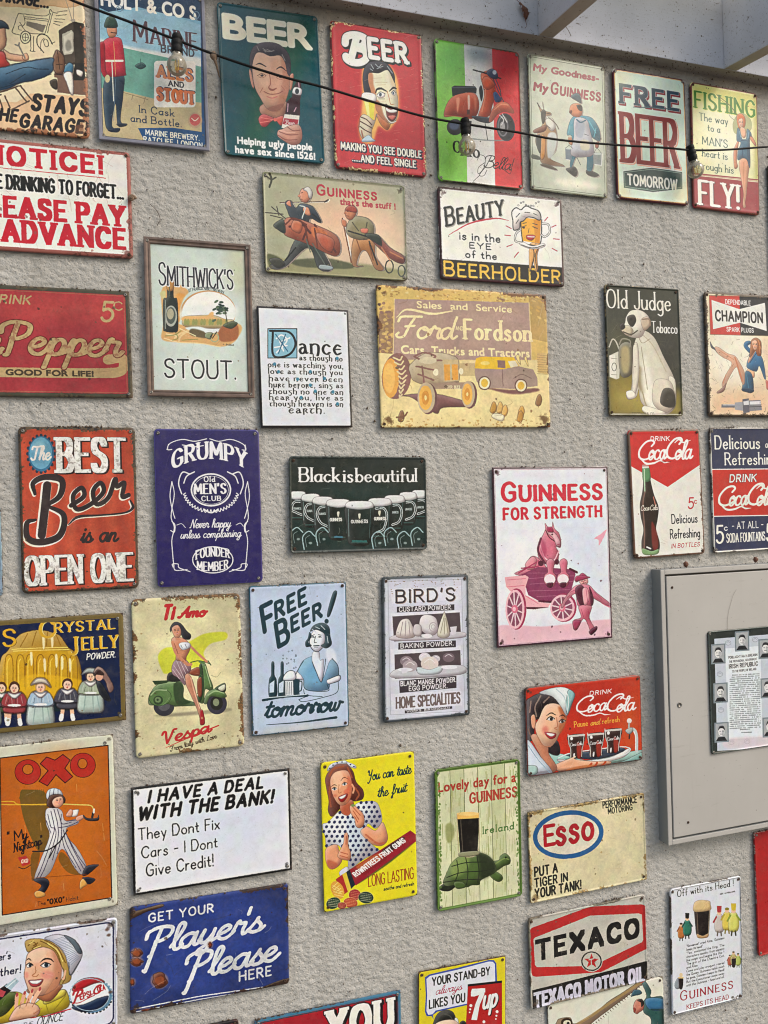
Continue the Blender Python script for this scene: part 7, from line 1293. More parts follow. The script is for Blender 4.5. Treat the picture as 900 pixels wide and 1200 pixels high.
def a_deal(A):
    A.ell(60, 10, 40, 40, 'd8e0f0', blur=12)
    A.v(0, 850, 2.571); K = '141418'
    A.T('I HAVE A DEAL', 448, 226, 32, K, 'sk', w=340, wt=.27, sl=.2); A.T('WITH THE BANK!', 418, 280, 36, K, 'sk', w=400, wt=.27, sl=.2)
    A.T('They Dont Fix', 418, 340, 34, '26262c', 'sk', w=242, wt=.11); A.T('Cars - I Dont', 428, 394, 33, '26262c', 'sk', w=226, wt=.11); A.T('Give Credit!', 442, 448, 36, '26262c', 'sk', w=200, wt=.11)
    A.Hg = None; A.us = 1; A.border(.6, 1.7, '101014', r=.3); A.wear(.15, .1, '404040', spots=10, scr=4, dirt=.02)

def a_rowntree(A):
    A.v(375, 875, 6.154); K = '1c3c38'
    A.T('You can taste', 336, 232, 70, K, 'sc', w=310, wt=.12, rot=-2, sl=.08); A.T('the fruit', 406, 350, 68, K, 'sc', w=208, wt=.12, rot=-3, sl=.08)
    A.T('LONG LASTING', 340, 992, 80, 'a04418', 'sk', w=324, wt=.09); A.T('soothe and refresh', 450, 1022, 26, '2c3028', 'sk', w=216, wt=.16, sl=.1)
    s1, s2, s3 = 'e8a078', 'b85c3c', 'f4c8a4'
    A.fill([(40, 300), (30, 220), (60, 160), (120, 110), (180, 110), (230, 170), (250, 240), (300, 300), (300, 360), (250, 380), (200, 380), (140, 430), (80, 490), (50, 450), (55, 380)], '6c2c1c'); A.lines([[(60, 200), (90, 150), (160, 130)], [(70, 240), (60, 330), (70, 420)], [(240, 280), (270, 330), (250, 370)], [(190, 140), (220, 210)]], 12, 'a85834', a=.8)
    A.fill([(45, 165), (55, 130), (80, 110), (130, 95), (175, 90), (190, 110), (120, 115), (80, 140)], 'dce8f0'); A.fill([(180, 100), (240, 120), (250, 145), (210, 135)], 'dce8f0')
    for x, y in ((62, 145), (85, 122), (115, 105), (150, 100), (210, 118), (235, 132)): A.ell(x, y, 6, 5, '28305c')
    A.fill([(135, 410), (220, 370), (240, 460), (230, 520), (170, 500)], s2)
    A.fill([(65, 230), (90, 180), (140, 160), (190, 165), (215, 220), (220, 300), (205, 370), (170, 405), (130, 405), (100, 370), (75, 310)], s1); A.fill([(90, 190), (140, 170), (160, 230), (120, 300), (90, 270)], s3, blur=6, a=.8); A.fill([(190, 200), (218, 240), (215, 340), (180, 395), (185, 300)], 'cc6848', blur=6, a=.7); A.fill([(160, 310), (200, 280), (200, 320), (180, 340)], 'dc6c50', blur=5, a=.8); A.ell(100, 340, 14, 12, 'dc7858', blur=4, a=.8)
    A.lines([[(72, 275), (95, 262), (115, 272)], [(140, 235), (165, 210), (195, 222)]], 6, '6c3424', taper=[.4, 1, .4]); A.ell(95, 293, 16, 10, 'f0e8e0', rot=-10); A.ell(168, 258, 17, 10, 'f0e8e0', rot=-20); A.ell(96, 292, 8, 9, '3c4444'); A.ell(168, 257, 8, 9, '3c4444'); A.lines([[(78, 292), (94, 280), (112, 288)], [(150, 260), (166, 245), (188, 252)]], 4, '3c201c'); A.line([(128, 260), (124, 310), (130, 322), (146, 314)], 5, 'c07850'); A.line([(222, 260), (235, 290), (228, 320)], 12, s1)
    A.fill([(122, 355), (145, 338), (185, 325), (188, 345), (165, 380), (140, 385)], 'a82020'); A.fill([(128, 354), (150, 342), (178, 332), (168, 352), (145, 364)], 'fcf8f4')
    # arms, polka dot blouse
    A.fill([(280, 560), (330, 560), (390, 590), (440, 530), (475, 620), (470, 670), (430, 700), (370, 690), (300, 640)], s1); A.line([(320, 620), (400, 680), (450, 680)], 14, s2, a=.7)
    bl = [(10, 550), (50, 530), (130, 450), (150, 470), (200, 480), (250, 400), (330, 380), (390, 385), (420, 430), (435, 520), (390, 575), (340, 540), (320, 560), (280, 600), (330, 660), (400, 720), (410, 740), (300, 800), (200, 870), (190, 800), (130, 700), (90, 700), (40, 715), (30, 640)]
    A.fill(bl, 'e4ecf4', sm=True); m = A.cov([catmull(bl, True)]); A.fill([(200, 480), (260, 560), (300, 640), (260, 760), (220, 700), (180, 560)], 'bcccdc', blur=10, a=.6)
    for j, y in enumerate(range(390, 880, 34)):
        for x in range(20, 440, 38):
            X, Y = x+(j % 2)*19, y+4*math.sin(x); q = A.tp([(X, Y)])[0].astype(int)-[m[1], m[0]]
            if 0 <= q[1] < m[2].shape[0] and 0 <= q[0] < m[2].shape[1] and m[2][q[1], q[0]] > .9: A.ell(X, Y, 10, 12, '242c58', rot=X % 60)
    A.fill([(205, 420), (230, 400), (260, 430), (300, 470), (310, 530), (285, 570), (250, 560), (240, 510), (215, 470)], s1); A.lines([[(225, 420), (280, 480)], [(230, 450), (270, 510)], [(240, 490), (262, 530)]], 6, s2); A.ell(228, 410, 14, 10, '7c9050')
    A.fill([(40, 715), (110, 690), (130, 740), (150, 800), (120, 850), (70, 868), (40, 830), (30, 770)], s1); A.fill([(50, 800), (120, 830), (80, 866), (45, 840)], s2, blur=6, a=.8); A.fill([(160, 680), (165, 620), (185, 605), (195, 640), (195, 700), (212, 750), (205, 800), (160, 800), (120, 780), (130, 740)], s1); A.lines([[(140, 745), (190, 760)], [(135, 770), (190, 785)], [(180, 630), (178, 690)]], 6, s2)
    # sweets tube
    A.fill([(130, 890), (180, 850), (200, 870), (190, 920), (150, 930)], 'd8d8e0'); A.poly([(205, 870), (640, 590), (680, 620), (680, 670), (250, 985), (225, 960)], '98202c'); A.poly([(250, 850), (430, 735), (470, 740), (470, 800), (300, 920)], '8c2028')
    A.fill([(250, 850), (340, 790), (420, 750), (430, 790), (300, 860)], 'c06c38', a=.8, blur=3); A.fill([(440, 730), (540, 660), (600, 640), (560, 700), (470, 750)], '2c2c1c', a=.8, blur=3); A.fill([(260, 975), (380, 890), (500, 800), (640, 700), (670, 680), (480, 830), (320, 940)], '2c2c20', a=.8, blur=3)
    A.T('ROWNTREES FRUIT GUMS', 250, 922, 38, 'f4ece8', 'sk', w=406, wt=.22, rot=-27, sl=-.25)
    A.poly([(175, 890), (205, 870), (245, 980), (215, 1010)], '1c2830'); A.poly([(150, 905), (180, 888), (215, 1005), (190, 1030)], 'dcc040'); A.poly([(105, 940), (152, 905), (192, 1030), (150, 1060)], 'b03028'); A.ell(118, 1018, 44, 68, 'e0a440', rot=-25)
    for i in range(4): A.lines([[(80+i*14, 1000+i*14), (118+i*12, 965+i*20)], [(84+i*4, 985+i*22), (130+i*10, 1010+i*18)]], 5, 'f4d880')
    for x, y, rx, ry, c, rt in ((88, 1112, 52, 40, '2c4430', -25), (242, 1052, 42, 40, 'a0282c', 0), (212, 1110, 50, 36, 'b84c30', 10), (322, 1072, 54, 42, '243c2c', 5), (150, 1130, 30, 24, '902828', 0)):
        A.ell(x, y, rx+4, ry+4, 'e8d8a0', rot=rt, a=.5); A.ell(x, y, rx, ry, c, rot=rt)
        for i in range(-2, 3): A.line([(x-rx*.7, y+i*ry*.3-6), (x+rx*.7, y+i*ry*.3+4)], 3.5, 'dcd8b0' if c[0] == '2' else 'eca878', a=.7); A.line([(x+i*rx*.3-6, y-ry*.7), (x+i*rx*.3+6, y+ry*.7)], 3.5, c, a=.8)
    A.Hg = None; A.us = 1; A.wear(.25, .2, '8c7c28', spots=14, scr=6, dirt=.03)

def a_lovely(A):
    for i in range(7):
        x = i*16+2; A.rect(x, 4, x+15, 146, ['d4d8b0', 'c8cca0', 'd8d8b4'][i % 3])
        for j in range(34):
            y = A.rng.random()*140+3; xx = x+A.rng.random()*15; A.line([(xx, y), (xx+A.rng.normal()*.5, y+4+A.rng.random()*16)], .3+.8*A.rng.random(), '8c9450' if A.rng.random() < .5 else 'a4a86c', a=.5)
        A.line([(x-.5, 0), (x-.5, 150)], .6, '4c5428', sm=False)
    A.v(360, 870, 3.4615)
    A.T('Lovely day for a', 526, 196, 40, 'b04434', 'sans', w=312, b=1.6); A.T('GUINNESS', 654, 240, 39, 'b04434', 'sk', w=188, wt=.22, ser=.05, con=.8); A.T('Ireland', 706, 364, 28, '4c7434', 'sk', w=124, wt=.17, ser=.08)
    A.fill([(555, 330), (580, 322), (590, 360), (575, 400), (558, 390)], '8c9458', blur=3, a=.8)
    G, GD, GL = '4c6430', '242c1c', '8ca058'
    A.fill([(532, 590), (540, 570), (590, 555), (600, 570), (570, 595)], GD); A.fill([(735, 505), (780, 530), (785, 550), (765, 558), (735, 535)], G); A.fill([(740, 480), (770, 470), (775, 455), (795, 443), (815, 460), (815, 485), (790, 495), (765, 512), (740, 520)], G); A.line([(750, 490), (790, 465), (810, 468)], 5, GL, a=.7); A.ell(798, 460, 4, 4, '101810')
    A.fill([(545, 560), (560, 520), (580, 480), (620, 450), (680, 438), (730, 455), (755, 490), (755, 520), (700, 550), (690, 570), (660, 572), (640, 580), (600, 570), (560, 575)], G); A.fill([(680, 440), (735, 460), (757, 510), (700, 545), (690, 480)], GD, blur=6, a=.85); A.fill([(575, 490), (620, 455), (650, 460), (640, 510), (590, 540)], GL, blur=6, a=.7)
    A.lines([[(560, 540), (620, 520), (700, 515), (750, 505)], [(600, 470), (605, 520), (590, 565)], [(635, 455), (645, 515), (640, 570)], [(680, 445), (690, 515), (685, 560)], [(580, 495), (640, 480), (720, 478)], [(545, 560), (620, 550), (700, 548)]], 4, GD); A.fill([(590, 560), (625, 560), (635, 580), (600, 585)], G)
    A.poly([(602, 300), (690, 296), (684, 440), (614, 446)], '16120f'); A.poly([(600, 285), (690, 278), (690, 300), (602, 305)], 'e8b860'); A.ell(645, 283, 45, 8, 'f0cc80'); A.line([(600, 285), (604, 380), (614, 448), (684, 440), (690, 280)], 3, 'b8a888'); A.line([(615, 305), (624, 435)], 4, '5c5448', a=.8); A.fill([(612, 440), (686, 434), (684, 450), (616, 456)], '8c8c6c')
    A.Hg = None; A.us = 1; A.border(1.2, 4, '5c7c34', r=6)
    for i in range(160):
        t = A.rng.random()*A.H_; x = A.rng.choice([4.6, 95.4])+A.rng.normal()*.7; A.ell(x, t, .8, 1.2, '5c7c34', a=.8)
    A.wear(.8, .3, '5c7434', spots=24, scr=16, dirt=.1, col2='3c4c28')

def a_esso(A):
    A.v(600, 920, 3); K = '24241f'
    A.ell(190, 168, 124, 84, '2c6090', rot=-8); A.ell(190, 168, 108, 68, 'dcd4c0', rot=-8)
    A.T('E', 110, 206, 66, 'b02430', 'sk', w=32, wt=.2); A.T('sso', 152, 202, 106, 'b02430', 'sk', w=124, wt=.155, con=.95)
    A.T('PUT A', 74, 314, 30, K, 'sk', w=78, wt=.22); A.T('TIGER IN', 74, 352, 28, K, 'sk', w=114, wt=.22); A.T('YOUR TANK!', 76, 390, 30, K, 'sk', w=160, wt=.22)
    A.T('PERFORMANCE', 312, 76, 22, K, 'sk', w=118, wt=.19); A.T('MOTORING', 330, 96, 19, K, 'sk', w=84, wt=.19)
    A.Hg = None; A.us = 1; A.wear(1.5, .7, 'a88c58', spots=80, scr=40, dirt=.2, col2='6c5c3c', r=2)

def a_players(A):
    A.ell(50, 30, 50, 30, '2c4088', blur=14)
    A.v(0, 1030, 2.571); W_ = 'ccd0d8'
    A.T('GET YOUR', 449, 122, 24, W_, 'sk', w=192, wt=.19, rot=0, sp=.35); A.T('HERE', 720, 298, 27, W_, 'sk', w=94, wt=.19, sp=.35)
    A.T("Player's", 440, 222, 74, W_, 'sc', w=345, wt=.155, con=.9, sl=.22, rot=-3); A.T('Please', 560, 296, 76, W_, 'sc', w=272, wt=.155, con=.9, sl=.22, rot=-3)
    A.line([(432, 268), (440, 262), (470, 180)], 11, W_); A.line([(552, 334), (560, 325), (590, 250)], 11, W_); A.lines([[(405, 390), (600, 352), (820, 318)], [(410, 380), (600, 343), (790, 316)]], 3, W_, sm=False)
    def rust(x, y, rx, ry):
        A.ell(x, y, rx+3, ry+3, 'a07868', a=.6, blur=2); A.fill([(x+rx*(.7+.5*A.rng.random())*math.cos(t), y+ry*(.7+.5*A.rng.random())*math.sin(t)) for t in np.linspace(0, 6.28, 14)[:-1]], '5c2c20'); A.fill([(x+rx*.6*(.7+.5*A.rng.random())*math.cos(t), y+ry*.6*(.7+.5*A.rng.random())*math.sin(t)) for t in np.linspace(0, 6.28, 12)[:-1]], '8c4c30', a=.7)
    rust(480, 296, 24, 22); rust(412, 215, 16, 14); rust(412, 240, 18, 12); rust(398, 300, 8, 10); rust(632, 190, 6, 8); A.fill([(770, 325), (865, 290), (866, 322), (800, 330)], '3c2c24'); A.fill([(395, 95), (480, 70), (490, 76), (440, 92), (400, 110)], '4c382c'); rust(455, 384, 28, 5)
    A.Hg = None; A.us = 1; A.wear(1.6, .8, '3c2a24', spots=60, scr=30, dirt=.35, col2='241c1c', r=3)

def a_pepsi(A):
    A.v(0, 1060, 6.207); K = '20284c'
    A.T("This summer's", 82, 372, 52, K, 'sk', w=340, al='r', wt=.15, sl=.06); A.T('hot weather!', 155, 472, 56, K, 'sk', w=420, al='r', wt=.15, sl=.06)
    A.lines([[(-400, 900), (100, 820), (200, 800), (260, 795), (290, 780), (330, 790), (400, 768), (520, 735)]], 9, 'b83440'); A.lines([[(-400, 915), (100, 838), (200, 818), (265, 812), (330, 800), (520, 748)]], 5, 'd8d8e0')
    A.T('More Bounce to', 130, 880, 40, '3c4048', 'sk', w=420, al='r', wt=.1, sl=.2); A.T('THE', 170, 868, 30, '3c4048', 'sk', w=70, wt=.1, sl=.2); A.T('OUNCE', 272, 856, 56, '3c4048', 'sk', w=186, wt=.1, sl=.3, rot=-2)
    A.fill([(-60, 700), (60, 620), (160, 620), (240, 700), (330, 640), (440, 600), (490, 610), (500, 720), (330, 780), (200, 800), (0, 845), (-100, 860)], 'c8b434'); A.fill([(-100, 700), (60, 615), (140, 640), (60, 760), (-20, 800), (-100, 820)], '4c5c24'); A.lines([[(330, 680), (360, 760)], [(440, 610), (330, 690)], [(480, 640), (400, 740)]], 6, '8c7c20'); A.fill([(440, 600), (480, 600), (470, 640), (340, 700), (330, 660)], 'd8c850')
    A.poly([(-60, 640), (60, 550), (90, 600), (0, 680), (-40, 700)], '2c2024'); A.poly([(40, 570), (120, 510), (145, 535), (85, 600)], 'a8c0cc'); A.line([(55, 580), (125, 522)], 6, 'dce8f0'); A.poly([(0, 590), (50, 610), (30, 650), (-20, 640)], 'b04850')
    s1, s2 = 'e4b090', 'b0704c'
    A.fill([(210, 590), (440, 560), (440, 600), (360, 680), (250, 640)], s2)
    A.fill([(190, 440), (200, 360), (225, 320), (300, 290), (380, 290), (440, 380), (450, 480), (430, 560), (360, 620), (270, 640), (220, 610), (200, 560), (182, 500)], s1); A.fill([(380, 300), (450, 380), (455, 500), (420, 580), (330, 630), (380, 520), (400, 400)], 'c88460', a=.7, blur=10); A.ell(350, 490, 50, 32, 'e08c80', blur=10, a=.7); A.ell(200, 490, 14, 24, 'e08c80', blur=6, a=.7); A.fill([(230, 330), (330, 310), (330, 380), (250, 400)], 'f0ccb0', blur=8, a=.7)
    A.line([(296, 398), (330, 375), (370, 375), (395, 395)], 11, '40281c', taper=[.4, 1, 1, .4]); A.line([(198, 385), (215, 372), (232, 385)], 9, '40281c', taper=[.4, 1, .5]); A.fill([(305, 420), (335, 402), (370, 412), (350, 435), (320, 435)], 'f0ece8'); A.ell(342, 418, 15, 15, '28343c'); A.fill([(200, 420), (222, 405), (242, 418), (225, 435), (205, 434)], 'f0ece8'); A.ell(226, 420, 11, 14, '28343c'); A.lines([[(300, 422), (335, 400), (375, 414)], [(196, 418), (222, 402), (246, 418)]], 7, '2c1c18')
    A.line([(262, 430), (265, 470), (240, 492), (270, 500), (285, 485)], 6, 'b87854'); A.fill([(215, 530), (260, 525), (318, 520), (300, 560), (260, 575), (230, 565)], 'b84c50'); A.fill([(222, 532), (262, 530), (310, 526), (285, 550), (240, 552)], 'fcf8f8'); A.line([(240, 590), (280, 592)], 5, 'c08868')
    A.fill([(195, 300), (190, 250), (230, 232), (300, 230), (400, 260), (470, 320), (505, 400), (520, 520), (450, 560), (440, 540), (470, 480), (440, 400), (400, 320), (330, 290), (260, 300), (215, 325)], 'c8a03c'); A.lines([[(210, 280), (240, 250), (270, 275), (240, 300)], [(300, 245), (360, 275), (420, 330), (450, 420)], [(330, 240), (420, 290), (480, 400)], [(280, 260), (250, 280)], [(460, 440), (480, 500), (460, 550)]], 7, '6c4c1c', a=.85); A.lines([[(220, 265), (250, 245)], [(350, 262), (420, 310), (460, 390)], [(250, 300), (300, 280)]], 6, 'ecd47c'); A.line([(480, 460), (470, 510), (460, 520)], 14, s1)
    A.fill([(330, 225), (400, 200), (470, 205), (550, 240), (600, 320), (590, 380), (540, 470), (515, 490), (500, 430), (480, 350), (440, 290), (380, 250)], 'd4d8e4'); A.fill([(470, 205), (550, 240), (600, 325), (570, 330), (530, 270)], '5c6c7c')
    for i in range(17): t = i/16; A.line([(380+140*t, 245+170*t**1.2), (470+110*t**.8, 215+150*t)], 3.5, '8490a4')
    A.line([(505, 400), (515, 490), (590, 380)], 6, '3c444c')
    for i in range(4): A.line([(105+i*44+20, 800-i*6), (125+i*40, 710-i*8), (130+i*55, 640-i*14)], 27, s1 if i != 3 else 'e8b898'); A.ell(131+i*55, 632-i*14, 9, 16, 'b04c50', rot=20)
    A.fill([(80, 790), (130, 720), (220, 690), (290, 720), (280, 780), (180, 805), (80, 820)], s1); A.lines([[(150, 730), (160, 690)], [(195, 715), (215, 660)], [(240, 720), (280, 650)], [(250, 770), (310, 730)]], 5, s2)
    for i in range(34):
        a = i*2*PI/34; A.ell(665+152*math.cos(a), 640+124*math.sin(a), 9, 9, '88a4bc' if math.sin(a) < .3 else '182434')
    A.ell(665, 640, 150, 122, '5c84a0'); A.ell(655, 632, 142, 116, 'e0e0e8'); A.fill([(530, 600), (545, 560), (600, 520), (680, 508), (740, 522), (760, 545), (700, 548), (620, 580), (560, 608)], 'b82c34'); A.fill([(530, 720), (620, 700), (700, 665), (770, 645), (795, 650), (770, 700), (700, 745), (620, 755), (560, 745)], '1c2c4c'); A.ell(655, 632, 142, 116, 'a4b8c8', w=5)
    A.T('P', 530, 690, 84, 'b02834', 'sc', w=58, wt=.17, sl=.2); A.T('EPSI', 590, 668, 40, 'b02834', 'sk', w=76, wt=.2, rot=-9); A.T('-', 662, 645, 36, 'b02834', 'sk', w=16, wt=.2); A.T('C', 682, 628, 56, 'b02834', 'sc', w=48, wt=.2, sl=.2); A.T('OLA', 716, 612, 36, 'b02834', 'sk', w=52, wt=.2, rot=-9); A.line([(530, 690), (580, 690), (640, 660), (690, 635)], 6, 'b02834')
    A.Hg = None; A.us = 1; A.border(2.3, .9, '28305c', r=4); A.wear(.8, .5, '6c5c54', spots=60, scr=30, dirt=.06, r=4)
    for x, y in ((61, 1), (72, 2.4), (94, 6.5), (95, 10), (96, 45), (80, 65)): A.ell(x, y, 1.2, .9, '5c4034', a=.8, blur=.3)

def a_texaco(A):
    A.v(600, 1040, 5); R, K = 'b42c2c', '1c1a1a'; W_ = 'beb9ae'
    A.poly([(103, 585), (775, 412), (780, 530), (105, 700)], K)
    A.fill([(92, 235), (100, 222), (420, 105), (440, 98), (735, 84), (755, 88), (768, 110), (772, 330), (765, 345), (520, 470), (500, 478), (125, 506), (106, 500), (98, 480)], R, sm=False); A.fill([(112, 288), (120, 278), (415, 160), (440, 150), (725, 137), (742, 144), (750, 290), (742, 305), (520, 410), (480, 440), (132, 450), (120, 440)], W_, sm=False)
    A.T('TEXACO', 136, 402, 100, K, 'sk', w=588, wt=.27, rectpen=True)
    A.ell(448, 414, 64, 62, W_); A.ell(448, 414, 60, 57, K); A.ell(448, 414, 52, 50, W_)
    st = [(448+(46 if i % 2 == 0 else 18)*math.sin(i*PI/5), 414-(45 if i % 2 == 0 else 18)*math.cos(i*PI/5)) for i in range(10)]; A.poly(st, R); A.T('T', 434, 436, 30, W_, 'sk', w=26, wt=.2)
    A.T('TEXACO MOTOR OIL', 122, 682, 76, 'c4c2d2', 'sk', w=636, wt=.24, rectpen=True)
    A.Hg = None; A.us = 1; A.wear(1.4, .5, '7c7060', spots=110, scr=40, dirt=.15, col2='5c5448', r=5)

def a_croc(A):                                                  # plain stand-in: a long brown neck reaching up to a man in blue
    A.v(600, 1040, 5)
    A.fill([(250, 780), (270, 756), (330, 750), (350, 785), (420, 760), (500, 700), (560, 650), (640, 600), (720, 545), (762, 522), (770, 535), (730, 570), (640, 640), (560, 700), (440, 800), (420, 900), (200, 900)], '7c6040'); A.line([(350, 800), (450, 740), (560, 665), (740, 545)], 16, 'a88c5c', a=.8)
    for i in range(22): t = i/21; A.fill([(450+290*t, 800-240*t), (462+290*t, 806-240*t), (452+290*t, 792-240*t)], '5c4428', sm=False)
    A.ell(310, 780, 34, 28, '3c2c1c'); A.ell(312, 782, 22, 18, 'd8d0b8'); A.ell(318, 784, 9, 10, '14100c')
    A.fill([(750, 548), (765, 535), (800, 590), (800, 630), (875, 640), (875, 850), (845, 860), (840, 770), (830, 900), (800, 900), (800, 760), (760, 720), (755, 660), (775, 620)], '2c5450'); A.fill([(770, 640), (870, 640), (870, 700), (790, 700)], '346c94'); A.line([(800, 700), (870, 700)], 5, '1c3c34')
    A.fill([(697, 680), (715, 645), (745, 642), (760, 665), (755, 700), (735, 715), (715, 728), (700, 705)], 'c8806c'); A.fill([(720, 650), (745, 640), (760, 665), (745, 685), (740, 660)], '2c2420'); A.fill([(685, 625), (700, 590), (735, 588), (745, 610), (700, 622)], '40606c'); A.line([(745, 540), (762, 528)], 16, 'b85c4c'); A.fill([(700, 690), (712, 700), (705, 720), (698, 712)], 'a04438')
    A.Hg = None; A.us = 1; A.wear(.3, .3, '7c7464', spots=20, scr=6, dirt=.04)

def a_head(A):
    A.v(600, 920, 3); K, R = '26241f', 'a0283c'
    A.T('Off with its Head !', 572, 386, 22, K, 'sk', w=196, wt=.15, ser=.05, con=.7); A.dash(720, 376, 774, 366, 6, K)
    A.fill([(630, 415), (640, 402), (660, 398), (682, 402), (687, 414), (684, 470), (680, 515), (660, 528), (640, 522), (634, 480)], '1c1210'); A.fill([(629, 412), (640, 400), (660, 397), (684, 401), (687, 412), (686, 432), (632, 438)], 'dcc088'); A.line([(640, 440), (644, 515)], 2.5, '6c5c50'); A.line([(684, 430), (680, 515)], 2, '9c8c78'); A.fill([(640, 515), (660, 522), (680, 514), (676, 528), (645, 530)], 'b89468')
    def fig(x, y, h, c, hat=None):
        A.push(x, y, h/100); A.fill([(-12, -70), (12, -70), (22, -30), (14, 0), (-14, 0), (-20, -30)], c[0]); A.lines([[(-12, -62), (-24, -40)], [(12, -62), (24, -44)]], 7, c[1]); A.lines([[(-6, 0), (-8, 16)], [(7, 0), (9, 16)]], 6, c[2]); A.ell(0, -80, 9, 11, 'e8c09c'); A.ell(0, -86, 9, 6, hat or c[2])
        if hat: A.poly([(-9, -88), (9, -88), (10, -108), (-10, -108)], hat)
        A.pop()
    fig(585, 530, 58, ('b8743c', '8c4c2c', '3c2c20')); fig(606, 520, 72, ('2c7460', '204c44', '24241f'), '1c1c1c'); fig(718, 508, 84, ('c8c0b8', 'a83440', '6c6458'), 'b03c40'); fig(745, 500, 84, ('dcc854', 'b8a838', '8c7c2c')); fig(768, 506, 90, ('d8d86c', '8c9c3c', '3c3c24'), 'd0b83c')
    fig(755, 625, 40, ('b0604c', '8c3c34', '3c3024')); fig(768, 622, 50, ('c8b87c', 'a0a050', '5c5440')); fig(784, 625, 46, ('b4c068', '7c8c3c', '4c5430')); A.fill([(762, 600), (776, 600), (774, 630), (764, 630)], '1c1210'); A.line([(762, 600), (776, 599)], 3, 'dcc088')
    A.fill([(577, 670), (592, 670), (590, 706), (579, 706)], '1c1210'); A.line([(577, 669), (592, 669)], 5, 'dcc088'); A.fill([(563, 690), (575, 670), (578, 706), (566, 706)], '8c949c'); A.ell(585, 660, 6, 8, 'dcc8a0')
    rows = ["'Nonsense!' cried Alice, 'Guinness", "keeps its head!'", "'Yes,' exclaimed the King. 'The", "characters country from appears", "like magic and begins like this -", "The grin of the Cheshire Cat,", "and Alice.", "Come and play croquet, roared", "the Queen. Guinness holds much", "he goes, Guinness keeps its Head!", "But the Executioner made away", "with the Guinness - head and all."]
    for i, t in enumerate(rows): A.T(t, 604, 562+i*12.6, 8.4, '34323a', 'sk', w=132 if i not in (1, 6) else (56 if i == 1 else 40), wt=.15, sl=.1)
    A.T('GUINNESS', 584, 750, 26, R, 'sk', w=182, wt=.2, ser=.1, con=.6, big=1.25, sp=.4); A.T('KEEPS ITS HEAD', 606, 780, 16, R, 'sk', w=146, wt=.18, ser=.08, con=.7)
    A.Hg = None; A.us = 1; A.border(1.2, .6, '30303c', r=3, a=.8); A.wear(.8, .5, '5c544c', spots=20, scr=4, dirt=.03)
    for i in range(16): A.ell(84+A.rng.random()*12, 141+A.rng.random()*4, .9, .7, '4c4034', a=.8)

def a_seven(A):
    A.v(480, 1110, 7.5); B_, K = '3c54a0', '1c1c20'
    A.fill([(120, 240), (160, 215), (400, 160), (680, 90), (725, 92), (745, 120), (752, 270), (752, 470), (480, 485), (230, 540), (190, 570), (195, 610), (180, 580), (135, 580), (120, 540), (128, 400)], B_, sm=False); A.fill([(133, 255), (165, 228), (400, 176), (680, 104), (715, 106), (733, 125), (740, 470), (480, 472), (215, 530), (188, 562), (150, 570), (133, 535), (140, 400)], 'd8daE4'.lower(), sm=False)
    A.T('YOUR STAND-BY', 186, 312, 66, K, 'sk', w=500, wt=.19, rot=0); A.T('always', 212, 392, 66, 'a82c50', 'sc', w=226, wt=.09, sl=.3); A.T('LIKES YOU', 160, 512, 70, K, 'sk', w=308, wt=.18)
    A.poly([(495, 302), (795, 270), (795, 700), (480, 700)], K); A.poly([(497, 322), (795, 290), (795, 700), (475, 700)], 'b02424')
    A.line([(540, 390), (550, 360), (630, 355)], 36, 'e4e4e4', sm=False, rect=True); A.fill([(545, 375), (640, 345), (640, 390), (600, 480), (575, 615), (525, 612), (560, 480), (595, 395), (548, 410)], 'e4e4e4', sm=False)
    A.T('up', 628, 512, 190, 'e4e4e4', 'sk', w=112, wt=.13, sl=.2, sh=(8, 8, K))
    for x, y, r_ in ((522, 488, 13), (516, 520, 9), (511, 547, 7), (752, 542, 13), (746, 578, 9), (741, 606, 7), (636, 630, 13), (630, 662, 9)): A.ell(x, y, r_, r_, 'e8e0dc')
    A.fill([(200, 620), (240, 550), (310, 525), (370, 550), (400, 640), (410, 720), (190, 720)], '242420'); A.lines([[(220, 620), (260, 570), (320, 550)], [(280, 560), (340, 580), (380, 650)]], 8, '50504a'); A.fill([(300, 660), (350, 640), (370, 700), (310, 710)], 'e4c0a4'); A.fill([(420, 650), (450, 620), (480, 640), (480, 700), (430, 700)], '242420'); A.fill([(380, 600), (410, 610), (420, 700), (395, 690)], 'e0e4d8')
    A.fill([(220, 640), (390, 620), (460, 780), (430, 900), (240, 900), (200, 760)], 'e4c0a4')
    A.Hg = None; A.us = 1; A.border(.2, .8, '5c3c20', r=.5); A.wear(.5, .3, '6c5420', spots=14, scr=4, dirt=.04)

def a_you(A):
    A.v(230, 1080, 2.195); A.T('I WANT YOU', 500, 312, 84, 'e8e4dc', 'sk', w=320, al='r', wt=.23, ser=.1, con=.7, rectpen=True, out=(2.5, '241c20'), sh=(5, 4, '241c20')) if 0 else A.T('YOU', 340, 300, 72, 'e8e4dc', 'sk', w=158, wt=.25, ser=.1, con=.7, rectpen=True, out=(2.5, '241c20'), sh=(5, 4, '241c20'))
    A.Hg = None; A.us = 1; A.border(.8, 2.2, '40708c', r=.5); A.border(2.4, .6, '24404c', r=.5); A.wear(.5, .3, '40607c', spots=14, scr=6, dirt=.05)

